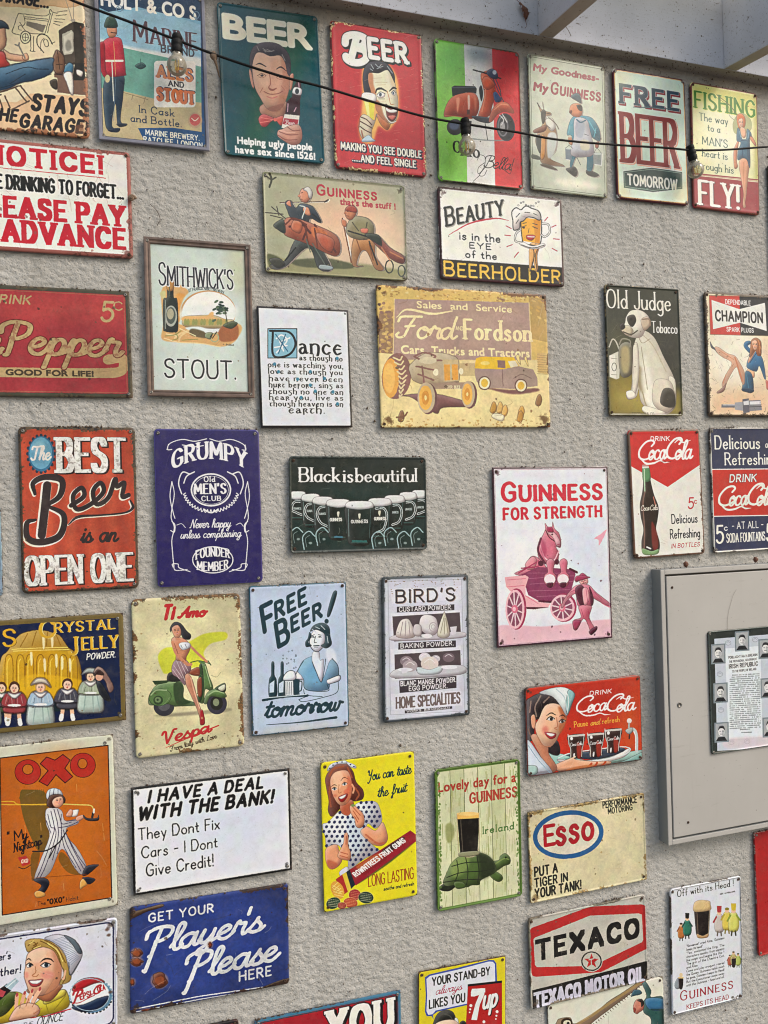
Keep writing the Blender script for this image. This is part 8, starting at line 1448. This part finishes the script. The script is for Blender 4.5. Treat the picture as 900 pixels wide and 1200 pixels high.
def a_repub(A):
    A.v(750, 640, 3.333); W_ = 'd8e0ec'
    A.poly([(290, 362), (560, 340), (560, 780), (302, 800)], 'c4ccd8'); A.poly([(332, 400), (470, 390), (478, 745), (345, 755)], 'e0e8f0')
    A.T('POBLACHT NA H EIREANN', 346, 440, 9, '30343c', 'sk', w=112, wt=.18); A.T('THE PROVISIONAL GOVERNMENT', 348, 456, 8, '30343c', 'sk', w=110, wt=.15); A.T('IRISH REPUBLIC', 348, 478, 15, '24282c', 'sk', w=112, wt=.2); A.T('TO THE PEOPLE OF IRELAND', 360, 494, 8, '30343c', 'sk', w=94, wt=.17)
    for i in range(27): A.dash(350+(i == 0)*6, 504+i*8, 467+(i*.2), 498+i*8, 5.5, '4c545c', a=.7)
    A.dash(395, 728, 440, 726, 5, '4c545c'); A.dash(390, 716, 430, 714, 5, '4c545c')
    for x, y in ((344, 378), (312, 500), (316, 640), (356, 766), (418, 762), (450, 365)): A.ell(x, y, 11, 9, '8c94a0', w=1.5); A.line([(x-6, y), (x, y-5), (x+6, y)], 1.5, '8c94a0')
    A.fill([(340, 752), (480, 742), (560, 740), (560, 780), (345, 790)], 'dcc8cc', a=.6, blur=3)
    for x, y in ((305, 422), (398, 372), (490, 402), (314, 574), (318, 728), (498, 555), (506, 708)):
        A.poly([(x-28, y-38), (x+28, y-42), (x+29, y+36), (x-27, y+40)], '7c8890'); A.poly([(x-23, y-33), (x+23, y-37), (x+24, y+32), (x-22, y+35)], 'a8acb0'); A.fill([(x-22, y+34), (x-12, y+18), (x+12, y+16), (x+23, y+32)], '20242a', sm=False)
        A.ell(x, y-4, 13, 18, 'dcdcdc'); A.fill([(x-13, y-8), (x-8, y-24), (x+8, y-25), (x+14, y-8), (x+6, y-16), (x-6, y-16)], '24262c'); A.lines([[(x-7, y-5), (x-3, y-5)], [(x+4, y-5), (x+8, y-5)], [(x-5, y+6), (x+5, y+6)]], 2, '30343c'); A.fill([(x+2, y-10), (x+12, y-6), (x+8, y+12), (x+3, y+12)], '8c9094', a=.5)
    A.Hg = None; A.us = 1; A.border(.6, 1, '4c5854', r=4); A.wear(.2, .1, '4c5450', spots=8, scr=4, dirt=.03)

def a_redsign(A): A.wear(.4, .4, 'c8a8a0', spots=20, scr=8, dirt=.06, col2='7c2020')
def a_tiny(A): A.border(1, 2, '2c2428', r=3); A.wear(1, .6, '3c2c2c', spots=20, scr=10, dirt=.1)
def a_lsliver(A): A.border(.6, 1, '8ca4b8', r=2); A.wear(.5, .3, '7c8c98', spots=10, scr=4, dirt=.04)
def a_rsliver(A): A.border(.8, 1, '3c3c3c', r=2); A.wear(.5, .3, '4c4c48', spots=10, scr=4, dirt=.06)
# ---------------------------------------------------------------- tin signs
def tin_material(name, A, rough=.34, emb=.0):
    im = bpy.data.images.new(name+'_print', A.W, A.H, alpha=True); px = np.empty((A.H, A.W, 4), np.float32)
    px[..., :3] = np.clip(A.im[::-1], 0, 1); px[..., 3] = np.clip(A.ht[::-1], 0, 1)
    im.alpha_mode = 'CHANNEL_PACKED'; im.pixels.foreach_set(px.ravel()); im.update(); im.pack()
    t = NT(name); tx = t.n('TexImage'); tx.image = im; tx.interpolation = 'Cubic'; tx.extension = 'EXTEND'; t.l(t.tc.outputs['UV'], tx.inputs[0])
    c = t.mix(t.ramp(t.noise(45, 5, .65), .5, .8, 0, .16), tx.outputs[0], (.22, .19, .15))
    c = t.mix(t.ramp(t.noise(500, 2, .6), .68, .74, 0, .5), c, (.09, .07, .05))
    w = t.bump(t.noise(11, 3, .5), .35, .004)
    return t.set(Base_Color=c, Roughness=t.ramp(t.noise(30, 4), .3, .75, rough-.08, rough+.2), Specular_IOR_Level=.5 if rough < .3 else .35, Normal=t.bump(tx.outputs[1], .6, .0012, w))
def rrect(w, h, r, n=5):
    p = []
    for cx, cy, a in ((w/2-r, h/2-r, 0), (-w/2+r, h/2-r, 90), (-w/2+r, -h/2+r, 180), (w/2-r, -h/2+r, 270)):
        for j in range(n+1): q = math.radians(a+90*j/n); p.append((cx+r*math.cos(q), cy+r*math.sin(q)))
    return p
PROF = {'bead': [(0, -.0028), (0, .0004), (.0006, .0013), (.0018, .0016), (.003, .0010), (.0042, .0001), (.006, 0)],
        'dome': [(0, -.0035), (0, -.0008), (.001, .0), (.003, .0006), (.0065, .0008), (.009, .0004), (.0125, .0003)],
        'flat': [(0, -.0022), (0, .0), (.0003, .0003), (.004, .0003)],
        'board': [(0, -.0055), (0, .0), (.0004, .0004), (.004, .0004)]}
def plate_mesh(name, w, h, r, prof, bend=0.):
    V, F, UV = [], [], []; n = None
    for k, (ins, y) in enumerate(PROF[prof]):
        R_ = rrect(w-2*ins, h-2*ins, max(r-ins, .0005)); n = len(R_)
        V += [(x, -y, z) for x, z in R_]
        if k:
            a, b = (k-1)*n, k*n
            for j in range(n): F.append((a+j, a+(j+1) % n, b+(j+1) % n, b+j))
    k = (len(PROF[prof])-1)*n
    # centre: a gently buckled grid fan
    V.append((0, -PROF[prof][-1][1]-bend, 0)); c = len(V)-1
    m0 = len(V)
    for x, z in rrect(w*.5, h*.5, max(r*.5, .0005)): V.append((x, -PROF[prof][-1][1]-bend*.75, z))
    for j in range(n): F.append((k+j, k+(j+1) % n, m0+(j+1) % n, m0+j)); F.append((m0+j, m0+(j+1) % n, c))
    F.append(tuple(range(n-1, -1, -1)))
    me = mesh(name, V, F, False); ul = me.uv_layers.new(name='UVMap'); e = .0008
    for lp in me.loops:
        v = me.vertices[lp.vertex_index].co; ul.data[lp.index].uv = (min(max((v.x+w/2)/w, e), 1-e), min(max((v.z+h/2)/h, e), 1-e))
    for p in me.polygons: p.use_smooth = len(p.vertices) < 5
    bm = bmesh.new(); bm.from_mesh(me); bmesh.ops.recalc_face_normals(bm, faces=bm.faces); bm.to_mesh(me); bm.free()
    return me
def metal(name, c1, c2, rough, met, sc=400):
    t = NT(name); c = t.mix(t.ramp(t.noise(sc, 4), .35, .65), c1, c2); return t.set(Base_Color=c, Roughness=rough, Metallic=met, Normal=t.bump(t.noise(sc*2, 3), .3, .0004))
M_ZINC = metal('zinc_screw', (.30, .29, .27), (.16, .14, .12), .45, .7); M_RUSTY = metal('rusty_screw', (.10, .05, .03), (.045, .03, .022), .85, .15)
M_FRAME1 = metal('brown_frame', (.20, .135, .11), (.12, .085, .07), .33, .25, 60); M_FRAME2 = metal('grey_lilac_frame', (.27, .27, .33), (.20, .20, .25), .4, .2, 60)
sv, sf = lathe([(.0032, -.0002), (.0031, .0006), (.0024, .0013), (.0014, .0015), (.0011, .0006), (.0002, .0005)], 12); SCREW = [mesh('screw', [(x, -z, y) for x, y, z in sv], [f[::-1] for f in sf]+[tuple(range((len(sv)-12), len(sv)))], True) for _ in range(2)]
SCREW[0].materials.append(M_ZINC); SCREW[1].materials.append(M_RUSTY)
def ring_frame(name, w, h, d, prof):
    V, F = [], []; n = 4
    for k, (ins, y) in enumerate(prof):
        V += [(sx*(w/2-ins), -y, sz*(h/2-ins)) for sx, sz in ((1, 1), (-1, 1), (-1, -1), (1, -1))]
        if k:
            a, b = (k-1)*n, k*n
            for j in range(n): F.append((a+j, a+(j+1) % n, b+(j+1) % n, b+j))
    me = mesh(name, V, F); bm = bmesh.new(); bm.from_mesh(me); bmesh.ops.recalc_face_normals(bm, faces=bm.faces)
    if sum(f.normal.y*f.calc_area() for f in bm.faces) > 0: bmesh.ops.reverse_faces(bm, faces=bm.faces)
    bm.to_mesh(me); bm.free(); return me
# name: (object name, profile, corner radius, screws zinc 0 / rusty 1 / none None, screw inset, roughness, label)
META = {
    'garage': ('tin_sign', 'dome', .010, 1, .007, .42, 'cream cartoon tin sign reading STAYS IN THE GARAGE, feet up before a television'),
    'holt': ('tin_sign', 'flat', .001, 0, .006, .22, 'tall brewery sign of a red-coated guardsman reading MARINE BRAND ALES AND STOUT'),
    'green': ('tin_sign', 'bead', .009, 0, .007, .22, 'dark green BEER tin sign with smiling man in red bow tie holding a bottle'),
    'red': ('tin_sign', 'dome', .009, 0, .007, .38, 'red BEER tin sign with laughing man, MAKING YOU SEE DOUBLE'),
    'ciao': ('tin_sign', 'bead', .010, 0, .007, .3, 'green white and red striped tin sign with orange scooter, Ciao Bella'),
    'goodness': ('tin_sign', 'flat', .004, 0, .006, .26, 'pale green stout sign with aproned keeper and kangaroo, My Goodness'),
    'freebeer': ('tin_sign', 'dome', .009, 0, .007, .32, 'pale sign with tall dark red letters FREE BEER TOMORROW'),
    'fishing': ('tin_sign', 'dome', .009, 1, .007, .34, 'yellow FISHING tin sign with woman in blue shorts and red FLY! band'),
    'notice': ('tin_sign', 'dome', .007, 1, .007, .42, 'white sign with red rim and lettering, NOTICE, PLEASE PAY IN ADVANCE'),
    'golf': ('tin_sign', 'bead', .007, 0, .007, .2, 'olive and peach stout sign of two golfers carrying bags'),
    'beauty': ('tin_sign', 'dome', .006, 0, .007, .32, 'white sign with winking beer mug lady, BEAUTY is in the EYE of the BEERHOLDER'),
    'pepper': ('tin_sign', 'flat', .001, 0, .007, .45, 'faded red soft drink sign reading GOOD FOR LIFE! with 5c'),
    'smith': ('tin_sign', 'flat', .001, None, .006, .2, 'pale framed STOUT sign with bottle and river landscape vignette'),
    'dance': ('tin_sign', 'board', .001, None, .006, .3, 'small white enamel plaque with Celtic lettering about dancing'),
    'ford': ('tin_sign', 'board', .002, 1, .007, .4, 'large yellowed sign with old tractor and van, Sales and Service'),
    'judge': ('tin_sign', 'bead', .005, 1, .008, .32, 'dark Tobacco tin sign with sitting white bulldog and tag'),
    'champion': ('tin_sign', 'dome', .008, 1, .008, .42, 'rusty rimmed CHAMPION spark plugs sign with woman in blue'),
    'best': ('tin_sign', 'dome', .009, 0, .008, .45, 'worn orange-red sign, The BEST Beer is an OPEN ONE'),
    'grumpy': ('tin_sign', 'flat', .008, 0, .008, .22, 'plain indigo sign with white ornate lettering, GRUMPY Old MENS CLUB'),
    'black': ('tin_sign', 'bead', .008, 1, .009, .26, 'dark sign with a row of stout mugs, Black is beautiful'),
    'coke5': ('tin_sign', 'dome', .009, 1, .008, .36, 'red and white cola sign with one dark bottle and 5c'),
    'delicious': ('tin_sign', 'bead', .003, 0, .007, .36, 'navy and red cola sign reading Delicious Refreshing, AT ALL SODA FOUNTAINS'),
    'strength': ('tin_sign', 'flat', .001, 1, .009, .24, 'large pink and white sign of horse in a cart, FOR STRENGTH'),
    'jelly': ('tin_sign', 'flat', .001, 0, .010, .3, 'navy CRYSTAL JELLY sign with children seated before a golden jelly'),
    'tiamo': ('tin_sign', 'dome', .009, 0, .008, .45, 'rust-stained cream sign with woman on a green scooter, Ti Amo'),
    'fbblue': ('tin_sign', 'dome', .004, 1, .008, .34, 'pale blue FREE BEER! tomorrow sign with line-drawn waitress'),
    'birds': ('tin_sign', 'dome', .006, 1, .009, .38, 'grey CUSTARD POWDER and BAKING POWDER sign with puddings'),
    'pause': ('tin_sign', 'dome', .008, 1, .008, .24, 'red cola sign with waitress in white cap and three glasses, Pause and refresh'),
    'oxo': ('tin_sign', 'flat', .001, 0, .014, .3, 'orange OXO sign with white border and figure in striped pyjamas'),
    'deal': ('tin_sign', 'flat', .001, 0, .009, .28, 'white sign with black border, I HAVE A DEAL WITH THE BANK!'),
    'rowntree': ('tin_sign', 'flat', .0008, 1, .009, .28, 'bright yellow FRUIT GUMS sign with woman in polka dot blouse'),
    'lovely': ('tin_sign', 'bead', .009, 0, .008, .36, 'green rimmed plank-effect sign with pint balanced on a tortoise'),
    'esso': ('tin_sign', 'bead', .003, 1, .008, .38, 'cream petrol sign with blue oval, PUT A TIGER IN YOUR TANK!'),
    'players': ('tin_sign', 'dome', .006, 1, .008, .36, 'rust-spotted royal blue sign, GET YOUR ... Please HERE'),
    'pepsi': ('tin_sign', 'bead', .007, 0, .007, .3, 'white sign with blonde woman in a knitted hat and bottle cap logo'),
    'texaco': ('tin_sign', 'bead', .007, 1, .008, .42, 'grey MOTOR OIL sign with red hexagon outline and star roundel'),
    'croc': ('tin_sign', 'flat', .003, 1, .008, .3, 'cream sign with long brown neck and man in blue, tucked below MOTOR OIL'),
    'head': ('tin_sign', 'bead', .006, 1, .007, .24, 'white stout sign with small figures and a pint, Off with its Head!'),
    'redsign': ('tin_sign', 'bead', .004, 0, .007, .3, 'plain red sign at the right edge below the cabinet'),
    'seven': ('tin_sign', 'flat', .001, 1, .007, .3, 'yellow sign with speech bubble YOUR STAND-BY always LIKES YOU and 7up box'),
    'you': ('tin_sign', 'flat', .001, 0, .007, .3, 'red sign with blue border and large white YOU at the bottom edge'),
    'tiny': ('tin_sign', 'bead', .006, 1, .007, .4, 'dark red sign barely showing at the bottom, left of the YOU sign'),
    'lsliver': ('tin_sign', 'bead', .005, 0, .007, .3, 'pale blue sign cut off at the left edge beside the OPEN ONE sign'),
    'rsliver': ('tin_sign', 'bead', .005, 0, .007, .3, 'dark sign cut off at the right edge below the FISHING sign'),
    'repub': ('framed_notice', 'bead', .006, 0, .005, .28, 'black rimmed IRISH REPUBLIC proclamation with portraits on the cabinet door'),
}
ONLY = None
lift_of = {'croc': .001, 'texaco': .0045}
for k_, (cx, cz, w, h, deg) in SIGNS.items():
    oname, prof, r, sc_, ins, rough, label = META[k_]
    A = Art(k_, w*100, h*100, BG[k_]); globals()['a_'+k_](A); A.finish()
    q = random.Random(k_); lift = lift_of.get(k_, .0015+.0015*q.random())
    y = -(.0372 if k_ == 'repub' else .0068+lift)
    root = empty(oname, (cx, y, cz), (0 if k_ == 'repub' else math.radians(q.uniform(-.35, .35)), -math.radians(deg), 0 if k_ == 'repub' else math.radians(q.uniform(-.3, .3))))
    tag(root, label, 'sign')
    if k_ != 'repub': root['group'] = 'tin signs on the wall'
    obj('plate', plate_mesh('plate', w, h, r, prof, 0 if k_ == 'repub' else q.uniform(.0002, .0012)), tin_material(k_+'_tin', A, rough, 0), root)
    if k_ in ('smith', 'holt'):
        fp = [(0, -.002), (0, .0035), (.0012, .0042), (.004, .0042), (.0055, .003), (.0075, .0024), (.0085, .0034), (.0105, .0034), (.0125, .0005)]
        if k_ == 'holt': fp = [(0, -.002), (0, .0020), (.001, .0026), (.0055, .0026), (.0068, .0004)]
        fr = obj('frame', ring_frame('frame', w+.001, h+.001, 0, fp), M_FRAME1 if k_ == 'smith' else M_FRAME2, root)
        sc_, ins = 0, (.0065 if k_ == 'smith' else .008)
    if sc_ is not None:
        for sx in (-1, 1):
            for sz in (-1, 1):
                yy = -.0030 if k_ == 'smith' else -(.0007 if prof in ('bead', 'flat', 'board') else .0010)
                obj('screw', SCREW[sc_], None, root, (sx*(w/2-ins), yy, sz*(h/2-ins)), (0, q.random()*3, 0))

# ---------------------------------------------------------------- meter cabinet
t = NT('cabinet_paint'); c = t.mix(t.ramp(t.noise(4, 5), .3, .7), (.44, .42, .395), (.50, .48, .455)); c = t.mix(t.ramp(t.noise(130, 4, .7), .68, .71, 0, .8), c, (.12, .10, .085)); c = t.mix(t.ramp(t.noise(1, 5, .7, vec=t.map((9, 9, 70), (0, .5, 0))), .62, .70, 0, .3), c, (.30, .275, .24)); c = t.mix(t.ramp(t.noise(1, 4, .6, vec=t.map((60, 60, 4))), .62, .85, 0, .25), c, (.27, .24, .2))
M_CAB = t.set(Base_Color=c, Roughness=.5, Normal=t.bump(t.noise(700, 2), .12, .0005))
t = NT('cabinet_side_shade'); c = t.mix(t.ramp(t.noise(9, 5), .3, .7), (.24, .25, .25), (.30, .305, .30)); M_CAB_SHADE = t.set(Base_Color=c, Roughness=.5)  # cabinet paint darkened: shade of the side faces put into the colour
t = NT('cabinet_gap'); M_GAP = t.set(Base_Color=(.10, .09, .08), Roughness=.9)
cab = empty('meter_cabinet', (1.405, 0, -.781)); tag(cab, 'flat beige meter cabinet with lock, fixed to the wall on the right', 'cabinet')
L_, R_, B_, T_ = -.2973, .30, 0., .633; a = .0118
def slab(name, mats, *bb, bev=.0015):
    me = bmmesh(name, box_bm(*bb, bev)); [me.materials.append(m) for m in mats]
    if len(mats) > 1:
        for p in me.polygons: p.material_index = 1 if abs(p.normal.y) < .5 else 0
    return me
bm = bmesh.new()
for bb in ((L_, L_+a, -.034, 0, B_, T_), (R_-a, R_, -.034, 0, B_, T_), (L_+a, R_-a, -.0338, 0, T_-a, T_), (L_+a, R_-a, -.0338, 0, B_, B_+a)): box_bm(*bb, .0015, bm)
me = bmmesh('frame', bm); me.materials.append(M_CAB); me.materials.append(M_CAB_SHADE)
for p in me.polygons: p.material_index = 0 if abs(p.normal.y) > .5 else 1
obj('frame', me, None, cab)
obj('back_panel', bmmesh('back_panel', box_bm(L_+a, R_-a, -.022, 0, B_+a, T_-a)), M_GAP, cab)
door = obj('door', slab('door', [M_CAB], L_+a+.0035, R_-a-.0035, -.0345, -.023, B_+a+.0045, T_-a-.0045, bev=.0012), None, cab)
lv, lf = lathe([(.0062, 0), (.006, .0012), (.0045, .0018), (.0042, .0004), (.001, .0003), (.0005, -.002)], 18)
obj('lock', mesh('lock', [(x, -z, y) for x, y, z in lv], [f[::-1] for f in lf], True), M_ZINC, door, (1.1485-1.405, -.0345, -.4616+.781))
for x, z in ((1.163, -.735), (1.138, -.19)): obj('rivet', SCREW[1], None, door, (x-1.405, -.0345, z+.781))

# ---------------------------------------------------------------- festoon lights on a black cable
t = NT('black_rubber'); M_RUB = t.set(Base_Color=(.006, .006, .007), Roughness=.65, Specular_IOR_Level=.3)
t = NT('dusty_glass'); tr = t.n('BsdfTransparent'); tr.inputs[0].default_value = (.93, .92, .88, 1); mx = t.n('MixShader'); dn = t.ramp(t.noise(120, 4, .7), .35, .7, .10, .42)
fr_ = t.n('Fresnel'); fr_.inputs[0].default_value = 1.45; f2 = t.math('MINIMUM', t.math('ADD', dn, fr_.outputs[0]), 1.); t.l(f2, mx.inputs[0]); t.set(Base_Color=(.33, .30, .24), Roughness=.07, Specular_IOR_Level=.8); t.l(tr.outputs[0], mx.inputs[1]); t.l(t.p.outputs[0], mx.inputs[2]); t.l(mx.outputs[0], t.out.inputs[0]); M_GLASS = t.m
t = NT('yellow_filament'); M_FIL = t.set(Base_Color=(.75, .5, .08), Roughness=.5)
t = NT('glass_stem'); M_STEM = t.set(Base_Color=(.55, .53, .5), Roughness=.3)
CY = -.045
CP = [(-1.1, 1.14), (-.6, 1.035), (-.2311, .9647), (-.1487, .9524), (-.1136, .9402), (-.0196, .919), (.0675, .8951), (.1327, .8795), (.2063, .8678), (.2782, .8554), (.3416, .8461), (.429, .8343), (.5529, .8189), (.6432, .8126), (.7703, .8085), (.8662, .8066), (1.011, .8131), (1.1474, .8199), (1.218, .8226), (1.3153, .8369), (1.4416, .8584), (1.7, .90), (2.2, 1.0)]
light = empty('festoon_light_string', (.0675, CY, .8951)); tag(light, 'black cable of clear globe bulbs strung across the top row of signs', 'string lights')
def cat(P, n=5):
    P = [Vector(p) for p in P]; Q_ = [2*P[0]-P[1]]+P+[2*P[-1]-P[-2]]; out = []
    for i in range(len(Q_)-3):
        a, b, c, d = Q_[i:i+4]
        for k in range(n): u = k/n; out.append(.5*((2*b)+(c-a)*u+(2*a-5*b+4*c-d)*u*u+(3*b-a-3*c+d)*u**3))
    return out+[P[-1]]
pts = cat([(x-.0675, .003*math.sin(i*1.7), z-.8951) for i, (x, z) in enumerate(CP)])
obj('cable', mesh('cable', *tube(pts, .0024, 8), True), M_RUB, light)
for x, z, tilt, az in ((.0665, .8951, .03, -.1), (.648, .812, -.06, .1), (1.2165, .8225, -.28, 0)):
    sk_ = obj('bulb_socket', mesh('bulb_socket', *lathe([(.002, .012), (.0085, .011), (.0095, .008), (.0095, .002), (.0085, .001), (.0105, -.002), (.0105, -.009), (.0092, -.011), (.0105, -.013), (.0105, -.019), (.0098, -.021), (.0098, -.024), (.003, -.024)], 18), True), M_RUB, light, (x-.0675, 0, z-.8951), (0, tilt, 0))
    R = .0182; pr = [(.0088, -.022), (.0096, -.027)]+[(R*math.sin(a_), -.0465+R*math.cos(a_)) for a_ in np.linspace(math.radians(32), PI-.02, 16)]
    obj('bulb_glass', mesh('bulb_glass', *lathe(pr, 28), True), M_GLASS, sk_)
    V_, F_ = tube([(0, 0, -.024), (0, 0, -.036), (0, 0, -.040)], .0026, 8, True, [1.3, .8, .5]); obj('glass_stem', mesh('glass_stem', V_, F_, True), M_STEM, sk_)
    b = bmesh.new()
    for sx, sy in ((-.0035, .001), (.0035, -.001), (0, .003)):
        V_, F_ = tube([(sx*.6, sy, -.036), (sx, sy, -.044), (sx*.7, sy, -.055)], .0009, 6); me = mesh('f', V_, F_); b.from_mesh(me); bpy.data.meshes.remove(me)
    obj('filament', bmmesh('filament', b), M_FIL, sk_)

# ---------------------------------------------------------------- small things that collect on the wall
t = NT('dry_earth'); c = t.mix(t.ramp(t.noise(500, 4), .35, .65), (.055, .038, .026), (.13, .09, .06)); M_DIRT = t.set(Base_Color=c, Roughness=.95)
t = NT('cocoon'); c = t.mix(t.ramp(t.noise(600, 4), .35, .65), (.16, .10, .065), (.28, .20, .14)); M_COC = t.set(Base_Color=c, Roughness=.9)
t = NT('dead_leaf'); c = t.mix(t.ramp(t.noise(250, 4), .35, .65), (.17, .06, .03), (.09, .035, .02)); M_LEAF = t.set(Base_Color=c, Roughness=.7)
b = lump(.008, 4, (.9, .7, 1.1), 2, .18); o = obj('cocoon', bmmesh('cocoon', b, True), M_COC, None, (.1335, CY+.001, .8775)); tag(o, 'brown dried cocoon clinging to the black cable beside the green sign', 'cocoon')
vt, ft = tube([(.134, CY, .873), (.139, CY+.006, .862), (.1445, CY+.015, .846)], .0022, 6, True, [1.6, 1, .5]); me = mesh('tail', vt, ft, True)
for v in me.vertices: v.co -= Vector((.1335, CY+.001, .8775))
obj('wisp', me, M_COC, o)
for (x, z, s_, lab) in ((1.186, -.1395, 1.0, 'rusty bolt head on the cabinet top below the cola bottle sign'), (1.388, -.1375, 1.0, 'rusty bolt head on the cabinet top below the SODA FOUNTAINS sign')):
    b = lump(.0068*s_, int(x*1000), (.9, .8, 1), 2, .22); o = obj('rusty_bolt', bmmesh('rusty_bolt', b, True), M_LEAF, None, (x, -.024, z)); tag(o, lab, 'bolt', 'bolts above the cabinet')
# snail on the edge of the NOTICE sign: spiral shell
sp = []; rs = []
for i in range(34): a_ = i*.42; rr = .0062*math.exp(-.13*a_); sp.append((rr*math.cos(a_), -.0025-.0002*i, rr*math.sin(a_))); rs.append(math.exp(-.13*a_)*1.0+.05)
o = obj('snail', mesh('snail', *tube(sp, .0036, 8, True, rs), True), M_COC, None, (-.0225, -.011, .604)); tag(o, 'small tan snail shell stuck to the right rim of the PLEASE PAY sign', 'snail')
# hanging leaf under the eave
lv = []; lf = []; N_ = 9
for i in range(N_):
    u = i/(N_-1); wd = .0072*math.sin(PI*min(1, u*1.02))**.7*(1+.35*math.sin(i*2.3)); cx_ = .006*math.sin(u*3)
    lv += [(cx_-wd, -.001-.004*math.sin(u*5), -u*.036), (cx_, -.004, -u*.036), (cx_+wd, .0005+.003*math.cos(u*4), -u*.036)]
    if i: a_ = (i-1)*3; lf += [(a_, a_+1, a_+4, a_+3), (a_+1, a_+2, a_+5, a_+4)]
leaf = empty('dead_leaf', (.786, -.040, 1.094)); tag(leaf, 'curled brown dead leaf hanging from the white eave above the scooter sign', 'leaf')
bl = mesh('blade', lv, lf, True); ob = obj('blade', bl, M_LEAF, leaf, None, (0, -.45, 0)); md = ob.modifiers.new('t', 'SOLIDIFY'); md.thickness = .0005
obj('stalk', mesh('stalk', *tube([(-.006, 0, .006), (0, -.002, 0), (.012, -.002, -.034), (.017, 0, -.046), (.012, 0, -.052)], .0006, 5), True), M_LEAF, leaf)
# twigs and tendrils
def twig(P, r, lab):
    o_ = Vector(P[0]); o = obj('dry_tendril', mesh('dry_tendril', *tube(cat([Vector(p)-o_ for p in P], 4), r, 5), True), M_DIRT, None, tuple(o_)); tag(o, lab, 'tendril')
twig([(.889, -.036, 1.086), (.892, -.037, 1.072), (.905, -.038, 1.058), (.914, -.036, 1.046)], .0006, 'thin dry tendril on the white eave right of the first rafter')
twig([(1.010, -.010, 1.014), (1.013, -.012, 1.006), (1.018, -.010, .998)], .0006, 'tiny dark tendril at the top rim of the kangaroo sign')
twig([(.01, -.006, .600), (.022, -.008, .588), (.028, -.006, .572), (.022, -.006, .560)], .0006, 'dark thread on the render between the PLEASE PAY sign and the framed sign')
twig([(1.318, -.0355, -.205), (1.306, -.036, -.222), (1.292, -.0355, -.262), (1.289, -.0355, -.297)], .0002, 'fine scratch-like thread on the cabinet door above the notice')
# earth crumbs: along the top rims, in the render, on the beam
b = bmesh.new(); q = random.Random(11); V_, F_ = [], []
def crumb(x, y, z, r):
    k = len(V_); ns = [(q.uniform(-.3, .3), q.uniform(-.3, .3)) for _ in range(6)]
    for i, (dx, dy, dz) in enumerate(((1, 0, 0), (-1, 0, 0), (0, 1, 0), (0, -1, 0), (0, 0, 1), (0, 0, -1))):
        s_ = r*q.uniform(.6, 1.25); V_.append((x+dx*s_+r*ns[i][0], y+dy*s_*.7, z+dz*s_+r*ns[i][1]))
    for f in ((0, 2, 4), (2, 1, 4), (1, 3, 4), (3, 0, 4), (2, 0, 5), (1, 2, 5), (3, 1, 5), (0, 3, 5)): F_.append(tuple(k+i for i in f))
for k_, (cx, cz, w, h, deg) in SIGNS.items():
    if k_ == 'repub': continue
    n = {'dance': 40, 'best': 60, 'golf': 34, 'strength': 20, 'texaco': 40, 'croc': 6}.get(k_, 24)
    for cl in range(4):
        c0 = q.uniform(-.45, .45)*w
        for i in range(n//5):
            x = max(-w/2, min(w/2, c0+q.gauss(0, .012))); crumb(cx+x, -.005-.006*q.random(), cz+h/2+.0008+x*math.sin(math.radians(deg)), q.uniform(.0008, .0028))
    for i in range(8): crumb(cx+q.uniform(-.55, .55)*w, -.006, cz-h/2-q.uniform(.003, .014), q.uniform(.0006, .0015))
for i in range(1500): crumb(q.uniform(-.5, 1.8), -.0038, q.uniform(-1.3, 1.03), q.uniform(.0006, .0021)*(1 if q.random() < .85 else 1.5))
for i in range(420): crumb(q.uniform(-.4, 1.8), q.uniform(-.034, -.004), 1.0355, q.uniform(.0007, .0022))
for i in range(160): crumb(q.uniform(-.4, 1.8), -.0335, 1.036+q.random()**2*.15, q.uniform(.0007, .002))
for i in range(240): crumb(q.uniform(-.4, 1.8), -.006, 1.034-q.random()**2*.03, q.uniform(.0007, .0022))
for i in range(90): crumb(q.uniform(1.11, 1.7), q.uniform(-.03, -.006), -.147, q.uniform(.0006, .0018))
for i in range(40): crumb(q.uniform(1.11, 1.7), -.007, -.785-q.random()**2*.02, q.uniform(.0007, .0022))
for i in range(30): crumb(q.uniform(1.13, 1.65), -.0345, q.uniform(-.74, -.17), q.uniform(.0004, .0011))
tag(obj('earth_crumbs', mesh('earth_crumbs', V_, F_), M_DIRT), kind='stuff')
